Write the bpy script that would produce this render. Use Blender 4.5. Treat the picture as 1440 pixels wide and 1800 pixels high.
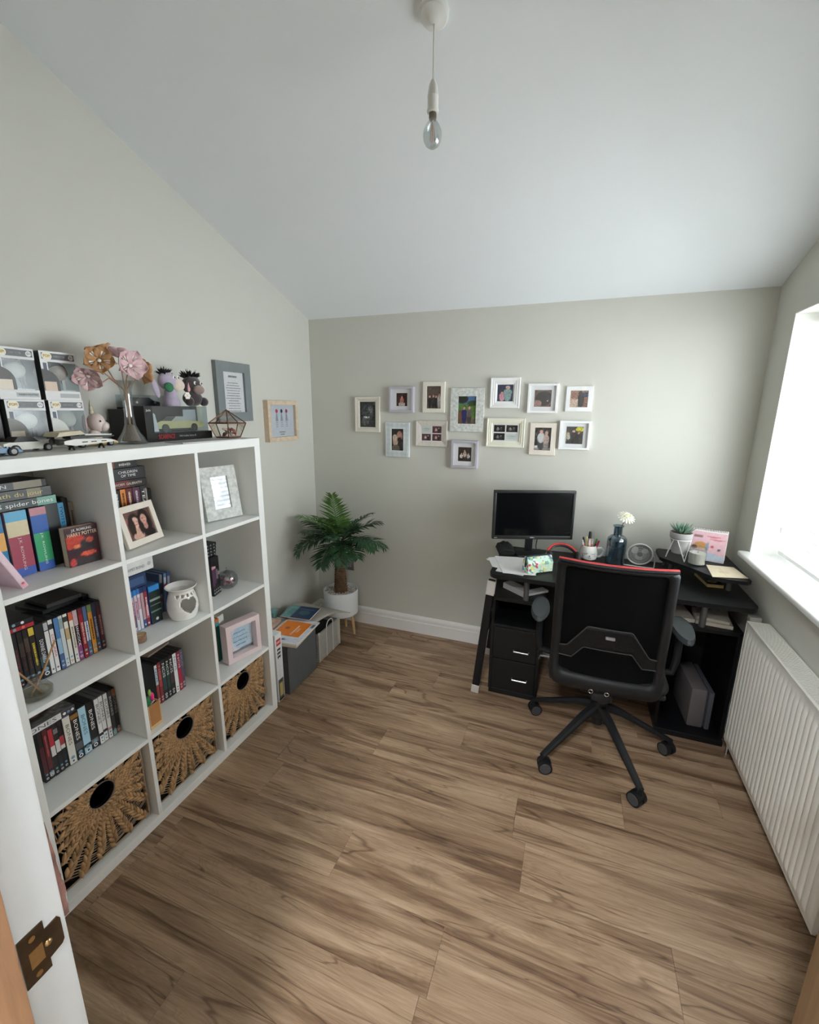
import bpy, bmesh, math, random
from math import sin, cos, pi, radians, sqrt, atan2
from mathutils import Vector, Matrix

for o in list(bpy.data.objects):
    bpy.data.objects.remove(o, do_unlink=True)
scene = bpy.context.scene
COL = scene.collection

# ------------------------------------------------------------------ camera
CAM = Vector((1.7955, -1.7333, 1.6024))
YAW, PITCH, ROLL, FPX = .3548, -.2294, .0079, 774.63
fw = Vector((-sin(YAW)*cos(PITCH), cos(YAW)*cos(PITCH), sin(PITCH)))
rt0 = Vector((cos(YAW), sin(YAW), 0)); up0 = rt0.cross(fw)
rt = rt0*cos(ROLL) + up0*sin(ROLL); up = -rt0*sin(ROLL) + up0*cos(ROLL)
cd = bpy.data.cameras.new('camera'); cam = bpy.data.objects.new('camera', cd); COL.objects.link(cam)
cam.matrix_world = Matrix(((rt.x, up.x, -fw.x, CAM.x), (rt.y, up.y, -fw.y, CAM.y), (rt.z, up.z, -fw.z, CAM.z), (0, 0, 0, 1)))
cd.sensor_fit = 'HORIZONTAL'; cd.sensor_width = 36; cd.lens = FPX*36/1440; cd.clip_start = .02
scene.camera = cam

# ------------------------------------------------------------------ light
W_ROOM, Y_BACK, H_BACK, SLOPE, Y_FRONT = 2.668, 1.075, 2.196, .3414, -1.51
WIN_Y0, WIN_Y1, WIN_Z0, WIN_Z1 = -.62, .849, .914, 2.033
world = bpy.data.worlds.new('overcast_sky'); scene.world = world; world.use_nodes = True
bg = world.node_tree.nodes['Background']
bg.inputs[0].default_value = (.93, .97, 1.0, 1); bg.inputs[1].default_value = 11.0
pd = bpy.data.lights.new('window_portal', 'AREA'); pd.shape = 'RECTANGLE'
pd.size = WIN_Z1-WIN_Z0; pd.size_y = WIN_Y1-WIN_Y0; pd.cycles.is_portal = True
po = bpy.data.objects.new('window_portal', pd); COL.objects.link(po)
po.location = (2.985, (WIN_Y0+WIN_Y1)/2, (WIN_Z0+WIN_Z1)/2); po.rotation_euler = (0, radians(90), 0)
vs = scene.view_settings
vs.view_transform = 'Standard'; vs.look = 'None'; vs.gamma = 1.0; vs.exposure = 0.6; vs.use_curve_mapping = False
scene.cycles.use_denoising = True
scene.cycles.max_bounces = 12; scene.cycles.diffuse_bounces = 7; scene.cycles.transparent_max_bounces = 16; scene.cycles.adaptive_threshold = .02
scene.cycles.sample_clamp_indirect = 8.0
scene.cycles.caustics_reflective = False; scene.cycles.caustics_refractive = False

# ------------------------------------------------------------------ helpers
def lin(c):
    r = []
    for v in c[:3]:
        v = v/255.0
        r.append(v/12.92 if v <= .04045 else ((v+.055)/1.055)**2.4)
    return (r[0], r[1], r[2], 1)

MATS = {}
def mat(name, col=(128, 128, 128), rough=.6, metal=0.0, var=.06, vscale=18.0, bump=0.0, bscale=200.0, trans=0.0, ior=1.45,
        coat=0.0, spec=.5, emit=0.0, alpha=1.0, sheen=0.0, stretch=None):
    if name in MATS: return MATS[name]
    m = bpy.data.materials.new(name); m.use_nodes = True; nt = m.node_tree; N = nt.nodes; L = nt.links
    b = N['Principled BSDF']; c = lin(col)
    b.inputs['Roughness'].default_value = rough; b.inputs['Metallic'].default_value = metal
    b.inputs['Transmission Weight'].default_value = trans; b.inputs['IOR'].default_value = ior
    b.inputs['Coat Weight'].default_value = coat; b.inputs['Specular IOR Level'].default_value = spec
    b.inputs['Alpha'].default_value = alpha; b.inputs['Sheen Weight'].default_value = sheen
    b.inputs['Base Color'].default_value = c
    if emit > 0:
        b.inputs['Emission Color'].default_value = c; b.inputs['Emission Strength'].default_value = emit
    tc = None
    if var > 0 or bump > 0:
        tc = N.new('ShaderNodeTexCoord'); src = tc.outputs['Object']
        if stretch:
            mp = N.new('ShaderNodeMapping'); mp.inputs['Scale'].default_value = stretch; L.new(src, mp.inputs['Vector']); src = mp.outputs['Vector']
    if var > 0:
        n = N.new('ShaderNodeTexNoise'); n.inputs['Scale'].default_value = vscale; n.inputs['Detail'].default_value = 4
        L.new(src, n.inputs['Vector'])
        r = N.new('ShaderNodeValToRGB'); r.color_ramp.elements[0].position = .3; r.color_ramp.elements[1].position = .7
        r.color_ramp.elements[0].color = tuple(max(0, v*(1-var)) for v in c[:3])+(1,)
        r.color_ramp.elements[1].color = tuple(min(1, v*(1+var)) for v in c[:3])+(1,)
        L.new(n.outputs['Fac'], r.inputs['Fac']); L.new(r.outputs['Color'], b.inputs['Base Color'])
    if bump > 0:
        n2 = N.new('ShaderNodeTexNoise'); n2.inputs['Scale'].default_value = bscale; n2.inputs['Detail'].default_value = 3
        L.new(src, n2.inputs['Vector'])
        bm_ = N.new('ShaderNodeBump'); bm_.inputs['Strength'].default_value = bump; bm_.inputs['Distance'].default_value = .002
        L.new(n2.outputs['Fac'], bm_.inputs['Height']); L.new(bm_.outputs['Normal'], b.inputs['Normal'])
    MATS[name] = m; return m

def thin_glass(name, tint=(250, 252, 252), refl=.06, rough=.0, edge=.5):
    if name in MATS: return MATS[name]
    m = bpy.data.materials.new(name); m.use_nodes = True; nt = m.node_tree; N = nt.nodes; L = nt.links
    N.remove(N['Principled BSDF']); out = N['Material Output']
    t = N.new('ShaderNodeBsdfTransparent'); t.inputs[0].default_value = lin(tint)
    g = N.new('ShaderNodeBsdfGlossy'); g.inputs['Roughness'].default_value = rough
    lw = N.new('ShaderNodeLayerWeight'); lw.inputs['Blend'].default_value = .35
    mr = N.new('ShaderNodeMapRange'); mr.inputs['To Min'].default_value = refl; mr.inputs['To Max'].default_value = edge
    L.new(lw.outputs['Facing'], mr.inputs['Value'])
    x = N.new('ShaderNodeMixShader'); L.new(mr.outputs['Result'], x.inputs[0]); L.new(t.outputs[0], x.inputs[1]); L.new(g.outputs[0], x.inputs[2])
    L.new(x.outputs[0], out.inputs['Surface']); MATS[name] = m; return m

def print_mat(name='printed_ink', rough=.35):
    if name in MATS: return MATS[name]
    m = bpy.data.materials.new(name); m.use_nodes = True; nt = m.node_tree; N = nt.nodes; L = nt.links
    b = N['Principled BSDF']; b.inputs['Roughness'].default_value = rough
    a = N.new('ShaderNodeAttribute'); a.attribute_name = 'Col'
    tc = N.new('ShaderNodeTexCoord'); n = N.new('ShaderNodeTexNoise'); n.inputs['Scale'].default_value = 90
    L.new(tc.outputs['Object'], n.inputs['Vector'])
    mx = N.new('ShaderNodeMix'); mx.data_type = 'RGBA'; mx.blend_type = 'MULTIPLY'; mx.inputs['Factor'].default_value = .12
    L.new(a.outputs['Color'], mx.inputs['A']); L.new(n.outputs['Fac'], mx.inputs['B']); L.new(mx.outputs['Result'], b.inputs['Base Color'])
    MATS[name] = m; return m

class MB:
    def __init__(s): s.v = []; s.f = []; s.c = []; s.mi = []
    def add(s, verts, faces, col=None, M=None, mi=0):
        o = len(s.v)
        for p in verts:
            p = Vector(p)
            s.v.append(tuple(M @ p) if M is not None else tuple(p))
        for f in faces:
            s.f.append(tuple(i+o for i in f)); s.c.append(col); s.mi.append(mi)
        return s
    def box(s, x0, x1, y0, y1, z0, z1, col=None, M=None, mi=0):
        return s.add([(x0, y0, z0), (x1, y0, z0), (x1, y1, z0), (x0, y1, z0), (x0, y0, z1), (x1, y0, z1), (x1, y1, z1), (x0, y1, z1)],
                     [(0, 3, 2, 1), (4, 5, 6, 7), (0, 1, 5, 4), (1, 2, 6, 5), (2, 3, 7, 6), (3, 0, 4, 7)], col, M, mi)
    def rbox(s, x0, x1, y0, y1, z0, z1, r=.003, seg=2, col=None, M=None, mi=0):
        b = bmesh.new(); bmesh.ops.create_cube(b, size=1)
        for v in b.verts:
            v.co = Vector(((x0+x1)/2+v.co.x*(x1-x0), (y0+y1)/2+v.co.y*(y1-y0), (z0+z1)/2+v.co.z*(z1-z0)))
        r = min(r, .49*min(x1-x0, y1-y0, z1-z0))
        bmesh.ops.bevel(b, geom=list(b.edges), offset=r, segments=seg, affect='EDGES', profile=.5)
        b.verts.index_update()
        s.add([v.co.copy() for v in b.verts], [[v.index for v in f.verts] for f in b.faces], col, M, mi); b.free(); return s
    def cyl(s, p0, p1, r0, r1=None, n=16, caps=True, col=None, M=None, mi=0):
        r1 = r0 if r1 is None else r1; p0 = Vector(p0); p1 = Vector(p1); d = (p1-p0).normalized()
        a = d.orthogonal().normalized(); b = d.cross(a); V = []; F = []
        for k in range(n):
            t = 2*pi*k/n; e = a*cos(t)+b*sin(t); V.append(p0+e*r0); V.append(p1+e*r1)
        for k in range(n):
            j = (k+1) % n; F.append((2*k, 2*j, 2*j+1, 2*k+1))
        if caps: F.append(tuple(2*k for k in range(n-1, -1, -1))); F.append(tuple(2*k+1 for k in range(n)))
        return s.add(V, F, col, M, mi)
    def tube(s, pts, r, n=8, closed=False, col=None, M=None, mi=0):
        pts = [Vector(p) for p in pts]; m = len(pts); V = []; F = []; prev = None
        for i, p in enumerate(pts):
            if closed: d = (pts[(i+1) % m]-pts[i-1]).normalized()
            else: d = (pts[min(i+1, m-1)]-pts[max(i-1, 0)]).normalized()
            if prev is None: a = d.orthogonal().normalized()
            else:
                a = prev-d*prev.dot(d); a = a.normalized() if a.length > 1e-6 else d.orthogonal().normalized()
            prev = a; b = d.cross(a); rr = r[i] if isinstance(r, (list, tuple)) else r
            for k in range(n):
                t = 2*pi*k/n; V.append(p+(a*cos(t)+b*sin(t))*rr)
        for i in range(m if closed else m-1):
            i2 = (i+1) % m
            for k in range(n):
                j = (k+1) % n; F.append((i*n+k, i*n+j, i2*n+j, i2*n+k))
        if not closed: F.append(tuple(range(n-1, -1, -1))); F.append(tuple((m-1)*n+k for k in range(n)))
        return s.add(V, F, col, M, mi)
    def lathe(s, prof, n=24, col=None, M=None, mi=0, close=False):
        V = []; F = []; m = len(prof)
        for r, z in prof:
            for k in range(n):
                t = 2*pi*k/n; V.append((max(r, 1e-5)*cos(t), max(r, 1e-5)*sin(t), z))
        for i in range(m-1 if not close else m):
            i2 = (i+1) % m
            for k in range(n):
                j = (k+1) % n; F.append((i*n+k, i*n+j, i2*n+j, i2*n+k))
        return s.add(V, F, col, M, mi)
    def ell(s, c, r, nu=12, nv=8, col=None, M=None, mi=0):
        V = [(c[0], c[1], c[2]-r[2])]; F = []
        for i in range(1, nv):
            a = -pi/2+pi*i/nv
            for k in range(nu):
                t = 2*pi*k/nu; V.append((c[0]+r[0]*cos(a)*cos(t), c[1]+r[1]*cos(a)*sin(t), c[2]+r[2]*sin(a)))
        V.append((c[0], c[1], c[2]+r[2]))
        for k in range(nu): F.append((0, 1+(k+1) % nu, 1+k))
        for i in range(nv-2):
            for k in range(nu):
                j = (k+1) % nu; F.append((1+i*nu+k, 1+i*nu+j, 1+(i+1)*nu+j, 1+(i+1)*nu+k))
        l = len(V)-1; b0 = 1+(nv-2)*nu
        for k in range(nu): F.append((b0+k, b0+(k+1) % nu, l))
        return s.add(V, F, col, M, mi)
    def prism(s, poly, z0, z1, col=None, M=None, mi=0):
        n = len(poly); V = [(x, y, z0) for x, y in poly]+[(x, y, z1) for x, y in poly]
        F = [tuple(range(n-1, -1, -1)), tuple(range(n, 2*n))]+[(k, (k+1) % n, n+(k+1) % n, n+k) for k in range(n)]
        return s.add(V, F, col, M, mi)
    def quad(s, a, b, c, d, col=None, M=None, mi=0): return s.add([a, b, c, d], [(0, 1, 2, 3)], col, M, mi)
    def disc(s, c, r, M=None, n=14, col=None, mi=0):
        return s.add([(c[0]+r*cos(2*pi*k/n), c[1]+r*sin(2*pi*k/n), c[2]) for k in range(n)], [tuple(range(n))], col, M, mi)
    def mesh(s, name, mats, smooth=True, ang=35):
        me = bpy.data.meshes.new(name); me.from_pydata(s.v, [], s.f)
        if not isinstance(mats, (list, tuple)): mats = [mats]
        for m in mats: me.materials.append(m)
        if len(mats) > 1:
            for p, i in zip(me.polygons, s.mi): p.material_index = i
        if any(c is not None for c in s.c):
            at = me.color_attributes.new('Col', 'FLOAT_COLOR', 'CORNER')
            for p, c in zip(me.polygons, s.c):
                if c is None: c = (1, 1, 1, 1)
                multi = isinstance(c, list)
                for q, li in enumerate(p.loop_indices): at.data[li].color = c[q] if multi else c
        if smooth:
            for p in me.polygons: p.use_smooth = True
            me.set_sharp_from_angle(angle=radians(ang))
        return me
    def build(s, name, mats, parent=None, smooth=True, label=None, ang=35, M=None):
        o = bpy.data.objects.new(name, s.mesh(name, mats, smooth, ang)); COL.objects.link(o); o.parent = parent
        if M is not None: o.matrix_local = M
        if label: o['label'] = label
        return o

def tag(o, label, cat=None, group=None, kind=None):
    o['label'] = label
    if cat: o['category'] = cat
    if group: o['group'] = group
    if kind: o['kind'] = kind
    return o
def thing(name, label, cat, loc=(0, 0, 0), rz=0.0, group=None, rot=None):
    o = bpy.data.objects.new(name, None); COL.objects.link(o); o.location = loc
    o.rotation_euler = rot if rot else (0, 0, rz); o.empty_display_size = .05
    return tag(o, label, cat, group)
def dup(o, parent=None):
    c = o.copy(); COL.objects.link(c); c.parent = parent
    for ch in list(o.children): dup(ch, c)
    return c
def basis(x, y, loc=(0, 0, 0)):
    x = Vector(x).normalized(); y = Vector(y).normalized(); z = x.cross(y); l = loc
    return Matrix(((x.x, y.x, z.x, l[0]), (x.y, y.y, z.y, l[1]), (x.z, y.z, z.z, l[2]), (0, 0, 0, 1)))
def face_x(loc): return basis((0, 1, 0), (0, 0, 1), loc)        # reads upright on a surface that faces +x
def down_x(loc): return basis((0, 0, -1), (0, 1, 0), loc)       # reads downwards on a surface that faces +x
def face_my(loc): return basis((1, 0, 0), (0, 0, 1), loc)       # upright on a surface that faces -y
def text(s, size, m, parent, M, name='lettering', width=None, align='CENTER', bold=0.0):
    cu = bpy.data.curves.new(name, 'FONT'); cu.body = s; cu.size = size; cu.align_x = align; cu.align_y = 'CENTER'
    cu.resolution_u = 2; cu.offset = bold; cu.materials.append(m)
    o = bpy.data.objects.new(name, cu); COL.objects.link(o); o.parent = parent
    if width: o['fit'] = width
    o.matrix_local = M; return o

def paint(bgc, ops, noise=.08, seed=1, grad=None):
    """returns f(u,v)->linear colour for a small flat print"""
    def smooth(x): return 0 if x <= 0 else (1 if x >= 1 else x*x*(3-2*x))
    rnd = random.Random(seed); tab = [[rnd.random() for _ in range(40)] for _ in range(40)]
    def f(u, v):
        if grad: c = [a+(b-a)*v for a, b in zip(bgc, grad)]
        else: c = list(bgc)
        for o in ops:
            if o[0] == 'e':
                d = sqrt(((u-o[1])/o[3])**2+((v-o[2])/o[4])**2); k = smooth((1.12-d)/.24); col = o[5]
            else:
                k = smooth(min(u-o[1], o[3]-u, v-o[2], o[4]-v)/.03+.5); col = o[5]
            c = [a+(b-a)*k for a, b in zip(c, col)]
        g = 1+(tab[int(u*36) % 40][int(v*36) % 40]-.5)*2*noise
        return lin([max(0, min(255, a*g)) for a in c])
    return f
def print_grid(w, h, f, nx=24, ny=30, M=None, mb=None):
    """w x h print centred on the origin in local XY, facing +Z"""
    mb = mb or MB()
    C = [[f(i/nx, j/ny) for i in range(nx+1)] for j in range(ny+1)]
    V = [((i/nx-.5)*w, (j/ny-.5)*h, 0) for j in range(ny+1) for i in range(nx+1)]
    o = len(mb.v)
    for p in V: mb.v.append(tuple(M @ Vector(p)) if M is not None else p)
    for j in range(ny):
        for i in range(nx):
            a = o+j*(nx+1)+i; mb.f.append((a, a+1, a+nx+2, a+nx+1)); mb.mi.append(0)
            mb.c.append([C[j][i], C[j][i+1], C[j+1][i+1], C[j+1][i]])
    return mb
INK = print_mat()
GLOSS = print_mat('photo_print', .25)
ordn = ['first', 'second', 'third', 'fourth', 'fifth', 'sixth', 'seventh', 'eighth', 'ninth', 'tenth', 'eleventh', 'twelfth', 'thirteenth',
        'fourteenth', 'fifteenth', 'sixteenth', 'seventeenth', 'eighteenth']
# ------------------------------------------------------------------ room shell
def ceil(y): return H_BACK+SLOPE*(Y_BACK-y)
YF, YO, TH = Y_FRONT, Y_FRONT-.15, .12
m_wall = mat('greige_wall_paint', (203, 202, 194), .85, var=.012, vscale=3, bump=.12, bscale=260, spec=.25)
m_ceil = mat('white_ceiling_paint', (236, 240, 244), .9, var=.01, vscale=2, bump=.1, bscale=260, spec=.2)
m_trim = mat('white_gloss_paint', (236, 234, 232), .35, var=.015, vscale=8)
m_reveal = mat('white_reveal_paint', (240, 240, 236), .8, var=.01)
m_upvc = mat('white_upvc', (244, 244, 244), .3, var=.01)
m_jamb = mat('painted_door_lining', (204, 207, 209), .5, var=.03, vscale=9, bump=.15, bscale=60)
m_brick = mat('pink_bare_plaster', (132, 96, 88), .95, var=.3, vscale=60, bump=.6, bscale=120)

def wood_floor():
    m = bpy.data.materials.new('oak_effect_plank'); m.use_nodes = True; nt = m.node_tree; N = nt.nodes; L = nt.links
    b = N['Principled BSDF']; b.inputs['Roughness'].default_value = .42; b.inputs['Specular IOR Level'].default_value = .4
    tc = N.new('ShaderNodeTexCoord'); oi = N.new('ShaderNodeObjectInfo')
    sc = N.new('ShaderNodeVectorMath'); sc.operation = 'SCALE'; sc.inputs[0].default_value = (37, 23, 11); L.new(oi.outputs['Random'], sc.inputs['Scale'])
    ad = N.new('ShaderNodeVectorMath'); ad.operation = 'ADD'; L.new(tc.outputs['Object'], ad.inputs[0]); L.new(sc.outputs['Vector'], ad.inputs[1])
    def noise(scale, detail, dist=0.0, rough=.5, stretch=(1, 1, 1), src=None):
        mp = N.new('ShaderNodeMapping'); mp.inputs['Scale'].default_value = stretch; L.new(src or ad.outputs['Vector'], mp.inputs['Vector'])
        n = N.new('ShaderNodeTexNoise'); n.inputs['Scale'].default_value = scale; n.inputs['Detail'].default_value = detail
        n.inputs['Distortion'].default_value = dist; n.inputs['Roughness'].default_value = rough
        L.new(mp.outputs['Vector'], n.inputs['Vector']); return n.outputs['Fac']
    def ramp(fac, stops):
        r = N.new('ShaderNodeValToRGB'); e = r.color_ramp.elements
        while len(e) < len(stops): e.new(.5)
        for k, (p, c) in enumerate(stops): e[k].position = p; e[k].color = c if len(c) == 4 else lin(c)
        L.new(fac, r.inputs['Fac']); return r.outputs['Color']
    def mix(kind, fac, a, bb):
        x = N.new('ShaderNodeMix'); x.data_type = 'RGBA'; x.blend_type = kind
        if isinstance(fac, float): x.inputs['Factor'].default_value = fac
        else: L.new(fac, x.inputs['Factor'])
        L.new(a, x.inputs['A']); L.new(bb, x.inputs['B']); return x.outputs['Result']
    base = ramp(noise(1.5, 6, 1.6, .6, (.55, 4.2, 1)), [(.25, (126, 102, 80)), (.42, (160, 133, 107)), (.58, (184, 157, 129)), (.75, (198, 174, 146))])
    grain = ramp(noise(34, 8, .6, .7, (.16, 5.0, 1)), [(.28, (.58, .54, .5, 1)), (.62, (1.08, 1.08, 1.08, 1))])
    c = mix('MULTIPLY', .75, base, grain)
    ring = ramp(noise(2.2, 1, 4.5, .4, (.45, 3.2, 1)), [(.40, (1, 1, 1, 1)), (.45, (.8, .76, .72, 1)), (.475, (1, 1, 1, 1)), (.52, (.82, .78, .74, 1)), (.55, (1, 1, 1, 1)), (.6, (.84, .8, .76, 1)), (.63, (1, 1, 1, 1))])
    c = mix('MULTIPLY', .7, c, ring)
    dark = ramp(noise(1.15, 5, 1.6, .55, (.42, 6.0, 1)), [(.0, (1, 1, 1, 1)), (.53, (1, 1, 1, 1)), (.6, (.46, .39, .34, 1)), (.68, (.82, .79, .77, 1))])
    c = mix('MULTIPLY', .85, c, dark)
    crack = ramp(noise(1.0, 3, 1.4, .5, (.55, 7.0, 1)), [(.0, (1, 1, 1, 1)), (.478, (1, 1, 1, 1)), (.49, (.3, .22, .17, 1)), (.502, (1, 1, 1, 1))])
    c = mix('MULTIPLY', .75, c, crack)
    knot = ramp(noise(3.2, 1, 0, .4, (1.0, 2.6, 1)), [(.0, (1, 1, 1, 1)), (.735, (1, 1, 1, 1)), (.79, (.35, .28, .23, 1))])
    c = mix('MULTIPLY', .8, c, knot)
    tone = ramp(oi.outputs['Random'], [(0, (.86, .84, .83, 1)), (1, (1.0, 1.0, 1.0, 1))])
    c = mix('MULTIPLY', 1.0, c, tone)
    L.new(c, b.inputs['Base Color'])
    bp = N.new('ShaderNodeBump'); bp.inputs['Strength'].default_value = .12; bp.inputs['Distance'].default_value = .001
    L.new(noise(60, 4, .3, .6, (.3, 6, 1)), bp.inputs['Height']); L.new(bp.outputs['Normal'], b.inputs['Normal'])
    return m
m_plank = wood_floor()
m_sub = mat('dark_underlay', (70, 58, 48), .9)
floor = MB().box(-.1, 3.0, YO, Y_BACK+TH, -.06, -.008).build('floor', m_sub, smooth=False)
tag(floor, 'oak effect laminate plank floor of the study', 'floor', kind='structure')
def plank(x0, x1, y0, y1):
    g = .00025
    MB().rbox(-(x1-x0)/2+g, (x1-x0)/2-g, -(y1-y0)/2+g, (y1-y0)/2-g, -.008, 0, .0006, 1).build('plank', m_plank, floor, M=Matrix.Translation(((x0+x1)/2, (y0+y1)/2, 0)))
random.seed(11)
PW, PL = .19, 1.09
known = {-4: .862, -1: 1.116, 1: 1.699, 5: 1.13, 0: .66, 2: 1.02, -2: .45, -3: 1.52, 3: .31, 4: 2.0, 6: .6, 7: 1.75, -5: 1.4, -6: .5}
for row in range(-6, 9):
    y0, y1 = -.5+row*PW, -.5+(row+1)*PW
    y0 = max(y0, YO); y1 = min(y1, Y_BACK)
    if y1-y0 < .01: continue
    x = known.get(row, random.uniform(.2, 1.2))
    while x > 0: x -= PL
    while x < W_ROOM:
        a, c = max(x, 0), min(x+PL, W_ROOM)
        if c-a > .005: plank(a, c, y0, y1)
        x += PL

AX = face_x((0, 0, 0))   # local (y, z, x)
def wallpoly(y0, y1, z0=0): return [(y0, z0), (y1, z0), (y1, ceil(y1)), (y0, ceil(y0))]
o = MB().prism(wallpoly(YO, Y_BACK+TH), -TH, 0, M=AX).build('wall_left', m_wall, smooth=False); tag(o, 'greige painted wall behind the white cube shelving', 'wall', kind='structure')
o = MB().box(0, W_ROOM, Y_BACK, Y_BACK+TH, 0, H_BACK+.0).build('wall_back', m_wall, smooth=False); tag(o, 'greige painted wall carrying the photo frame gallery', 'wall', kind='structure')
b = MB(); XW, XE = W_ROOM, W_ROOM+.33
b.prism([(YO, 0), (Y_BACK+TH, 0), (Y_BACK+TH, WIN_Z0-.024), (YO, WIN_Z0-.024)], XW, XE, M=AX)
b.prism([(WIN_Y1, WIN_Z0-.024), (Y_BACK+TH, WIN_Z0-.024), (Y_BACK+TH, ceil(Y_BACK+TH)), (WIN_Y1, ceil(WIN_Y1))], XW, XE, M=AX)
b.prism([(YO, WIN_Z0-.024), (WIN_Y0, WIN_Z0-.024), (WIN_Y0, ceil(WIN_Y0)), (YO, ceil(YO))], XW, XE, M=AX)
b.prism([(WIN_Y0, WIN_Z1), (WIN_Y1, WIN_Z1), (WIN_Y1, ceil(WIN_Y1)), (WIN_Y0, ceil(WIN_Y0))], XW, XE, M=AX)
wr = b.build('wall_right', m_wall, smooth=False); tag(wr, 'greige painted wall with the window recess and radiator', 'wall', kind='structure')
b = MB(); t = .003
b.box(XW+.0005, XE-.09, WIN_Y1-t, WIN_Y1, WIN_Z0, WIN_Z1); b.build('reveal', m_reveal, wr, smooth=False)
MB().box(XW+.0005, XE-.09, WIN_Y0, WIN_Y0+t, WIN_Z0, WIN_Z1).build('reveal', m_reveal, wr, smooth=False)
MB().box(XW+.0005, XE-.09, WIN_Y0+t, WIN_Y1-t, WIN_Z1-t, WIN_Z1).build('reveal', m_reveal, wr, smooth=False)
o = MB().prism([(YO, ceil(YO)), (Y_BACK+TH, ceil(Y_BACK+TH)), (Y_BACK+TH, ceil(Y_BACK+TH)+.1), (YO, ceil(YO)+.1)], -TH, XE, M=AX).build('ceiling', m_ceil, smooth=False)
tag(o, 'white sloping ceiling rising towards the doorway', 'ceiling', kind='structure')
# front wall with the doorway
DX0, DX1, DZ = 1.27, 2.12, 2.06
b = MB(); FX = face_my((0, 0, 0))
b.box(0, DX0, YO, YF, 0, ceil(YF)); b.box(DX1, W_ROOM, YO, YF, 0, ceil(YF)); b.box(DX0, DX1, YO, YF, DZ, ceil(YF))
tag(b.build('wall_front', m_wall, smooth=False), 'greige wall holding the doorway opening', 'wall', kind='structure')
# door lining with stop and strike plate
lin_root = thing('trim_1', 'white painted door lining with a brass strike plate', 'door frame'); lin_root['kind'] = 'structure'
JX = 1.30
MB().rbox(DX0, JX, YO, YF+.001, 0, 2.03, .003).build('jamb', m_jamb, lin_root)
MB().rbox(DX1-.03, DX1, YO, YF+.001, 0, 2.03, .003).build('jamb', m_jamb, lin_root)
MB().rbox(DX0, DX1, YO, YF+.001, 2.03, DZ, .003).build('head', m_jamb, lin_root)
m_bareoak = mat('bare_oak_stop', (168, 128, 96), .6, var=.25, vscale=40, stretch=(1, 1, .12), bump=.3, bscale=90)
MB().rbox(JX, JX+.014, YF-.09, YF-.049, 0, 2.03, .003).build('door_stop', m_bareoak, lin_root)
b = MB(); random.seed(4)
zs = [1.036+.0055*k for k in range(25)]
pts = [(YF+.001+(.006 if z < 1.075 else .006*max(0, (1.17-z)/.095))*random.uniform(.75, 1.1)+.0004, z) for z in zs]
poly = [(YF+.0005, zs[0])]+pts+[(YF+.0005, zs[-1])]
b.prism(poly, JX-.012, JX-.003, M=AX); b.build('bare_plaster_edge', m_brick, lin_root, smooth=False)
m_brass = mat('aged_brass', (92, 80, 66), .35, metal=.9, var=.25, vscale=50)
m_brass2 = mat('bright_brass', (190, 160, 110), .3, metal=.9, var=.2, vscale=60)
PY = YF-.0035
b = MB(); b.prism([(PY-.041, 1.062), (PY-.017, 1.062), (PY-.017, 1.049), (PY-.004, 1.0505), (PY-.0015, 1.046), (PY-.0015, 1.016), (PY-.004, 1.012), (PY-.017, 1.009), (PY-.017, .997), (PY-.041, .997)], JX, JX+.0016, M=AX)
sp = b.build('strike_plate', m_brass, lin_root, smooth=False)
MB().box(JX+.0012, JX+.002, PY-.034, PY-.021, 1.016, 1.038).build('latch_hole', m_brass2, sp, smooth=False)
for z in (1.053, 1.005): MB().cyl((JX+.0014, PY-.029, z), (JX+.0026, PY-.029, z), .0032, n=12).build('screw', m_brass2, sp)
MB().ell((JX+.001, PY-.016, 1.03), (.0025, .004, .004)).build('screw', m_brass2, sp)
# oak door standing open on the right
m_oak = mat('oak_veneer', (178, 144, 106), .5, var=.16, vscale=30, stretch=(1, 1, .06), bump=.15, bscale=120)
m_dkmet = mat('dark_metal', (40, 40, 42), .35, metal=.8, var=.1)
h0, h1 = Vector((2.08, -1.5, 0)), Vector((2.338, -.816, 0)); dv = (h1-h0).normalized(); nv = Vector((-dv.y, dv.x, 0))
door = thing('door_1', 'oak panel door standing open beside the radiator', 'door', h0, atan2(dv.y, dv.x)); door['kind'] = 'structure'
dl = (h1-h0).length
MB().rbox(0, dl, -.035, 0, .008, 1.98, .002).build('door_leaf', m_oak, door)
for x0, x1 in ((.1, .33), (.43, .64)):
    for z0, z1 in ((.2, .85), (1.05, 1.85)):
        MB().rbox(x0, x1, -.001, .004, z0, z1, .003).build('door_panel', m_oak, door)
MB().cyl((dl-.06, 0, .965), (dl-.06, .05, .965), .009, n=12).tube([(dl-.06, .05, .965), (dl-.1, .052, .965), (dl-.17, .05, .963)], .009, 10).build('handle', m_dkmet, door)
MB().rbox(dl-.085, dl-.035, 0, .008, .9, 1.04, .003).build('handle_plate', m_dkmet, door)
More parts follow.
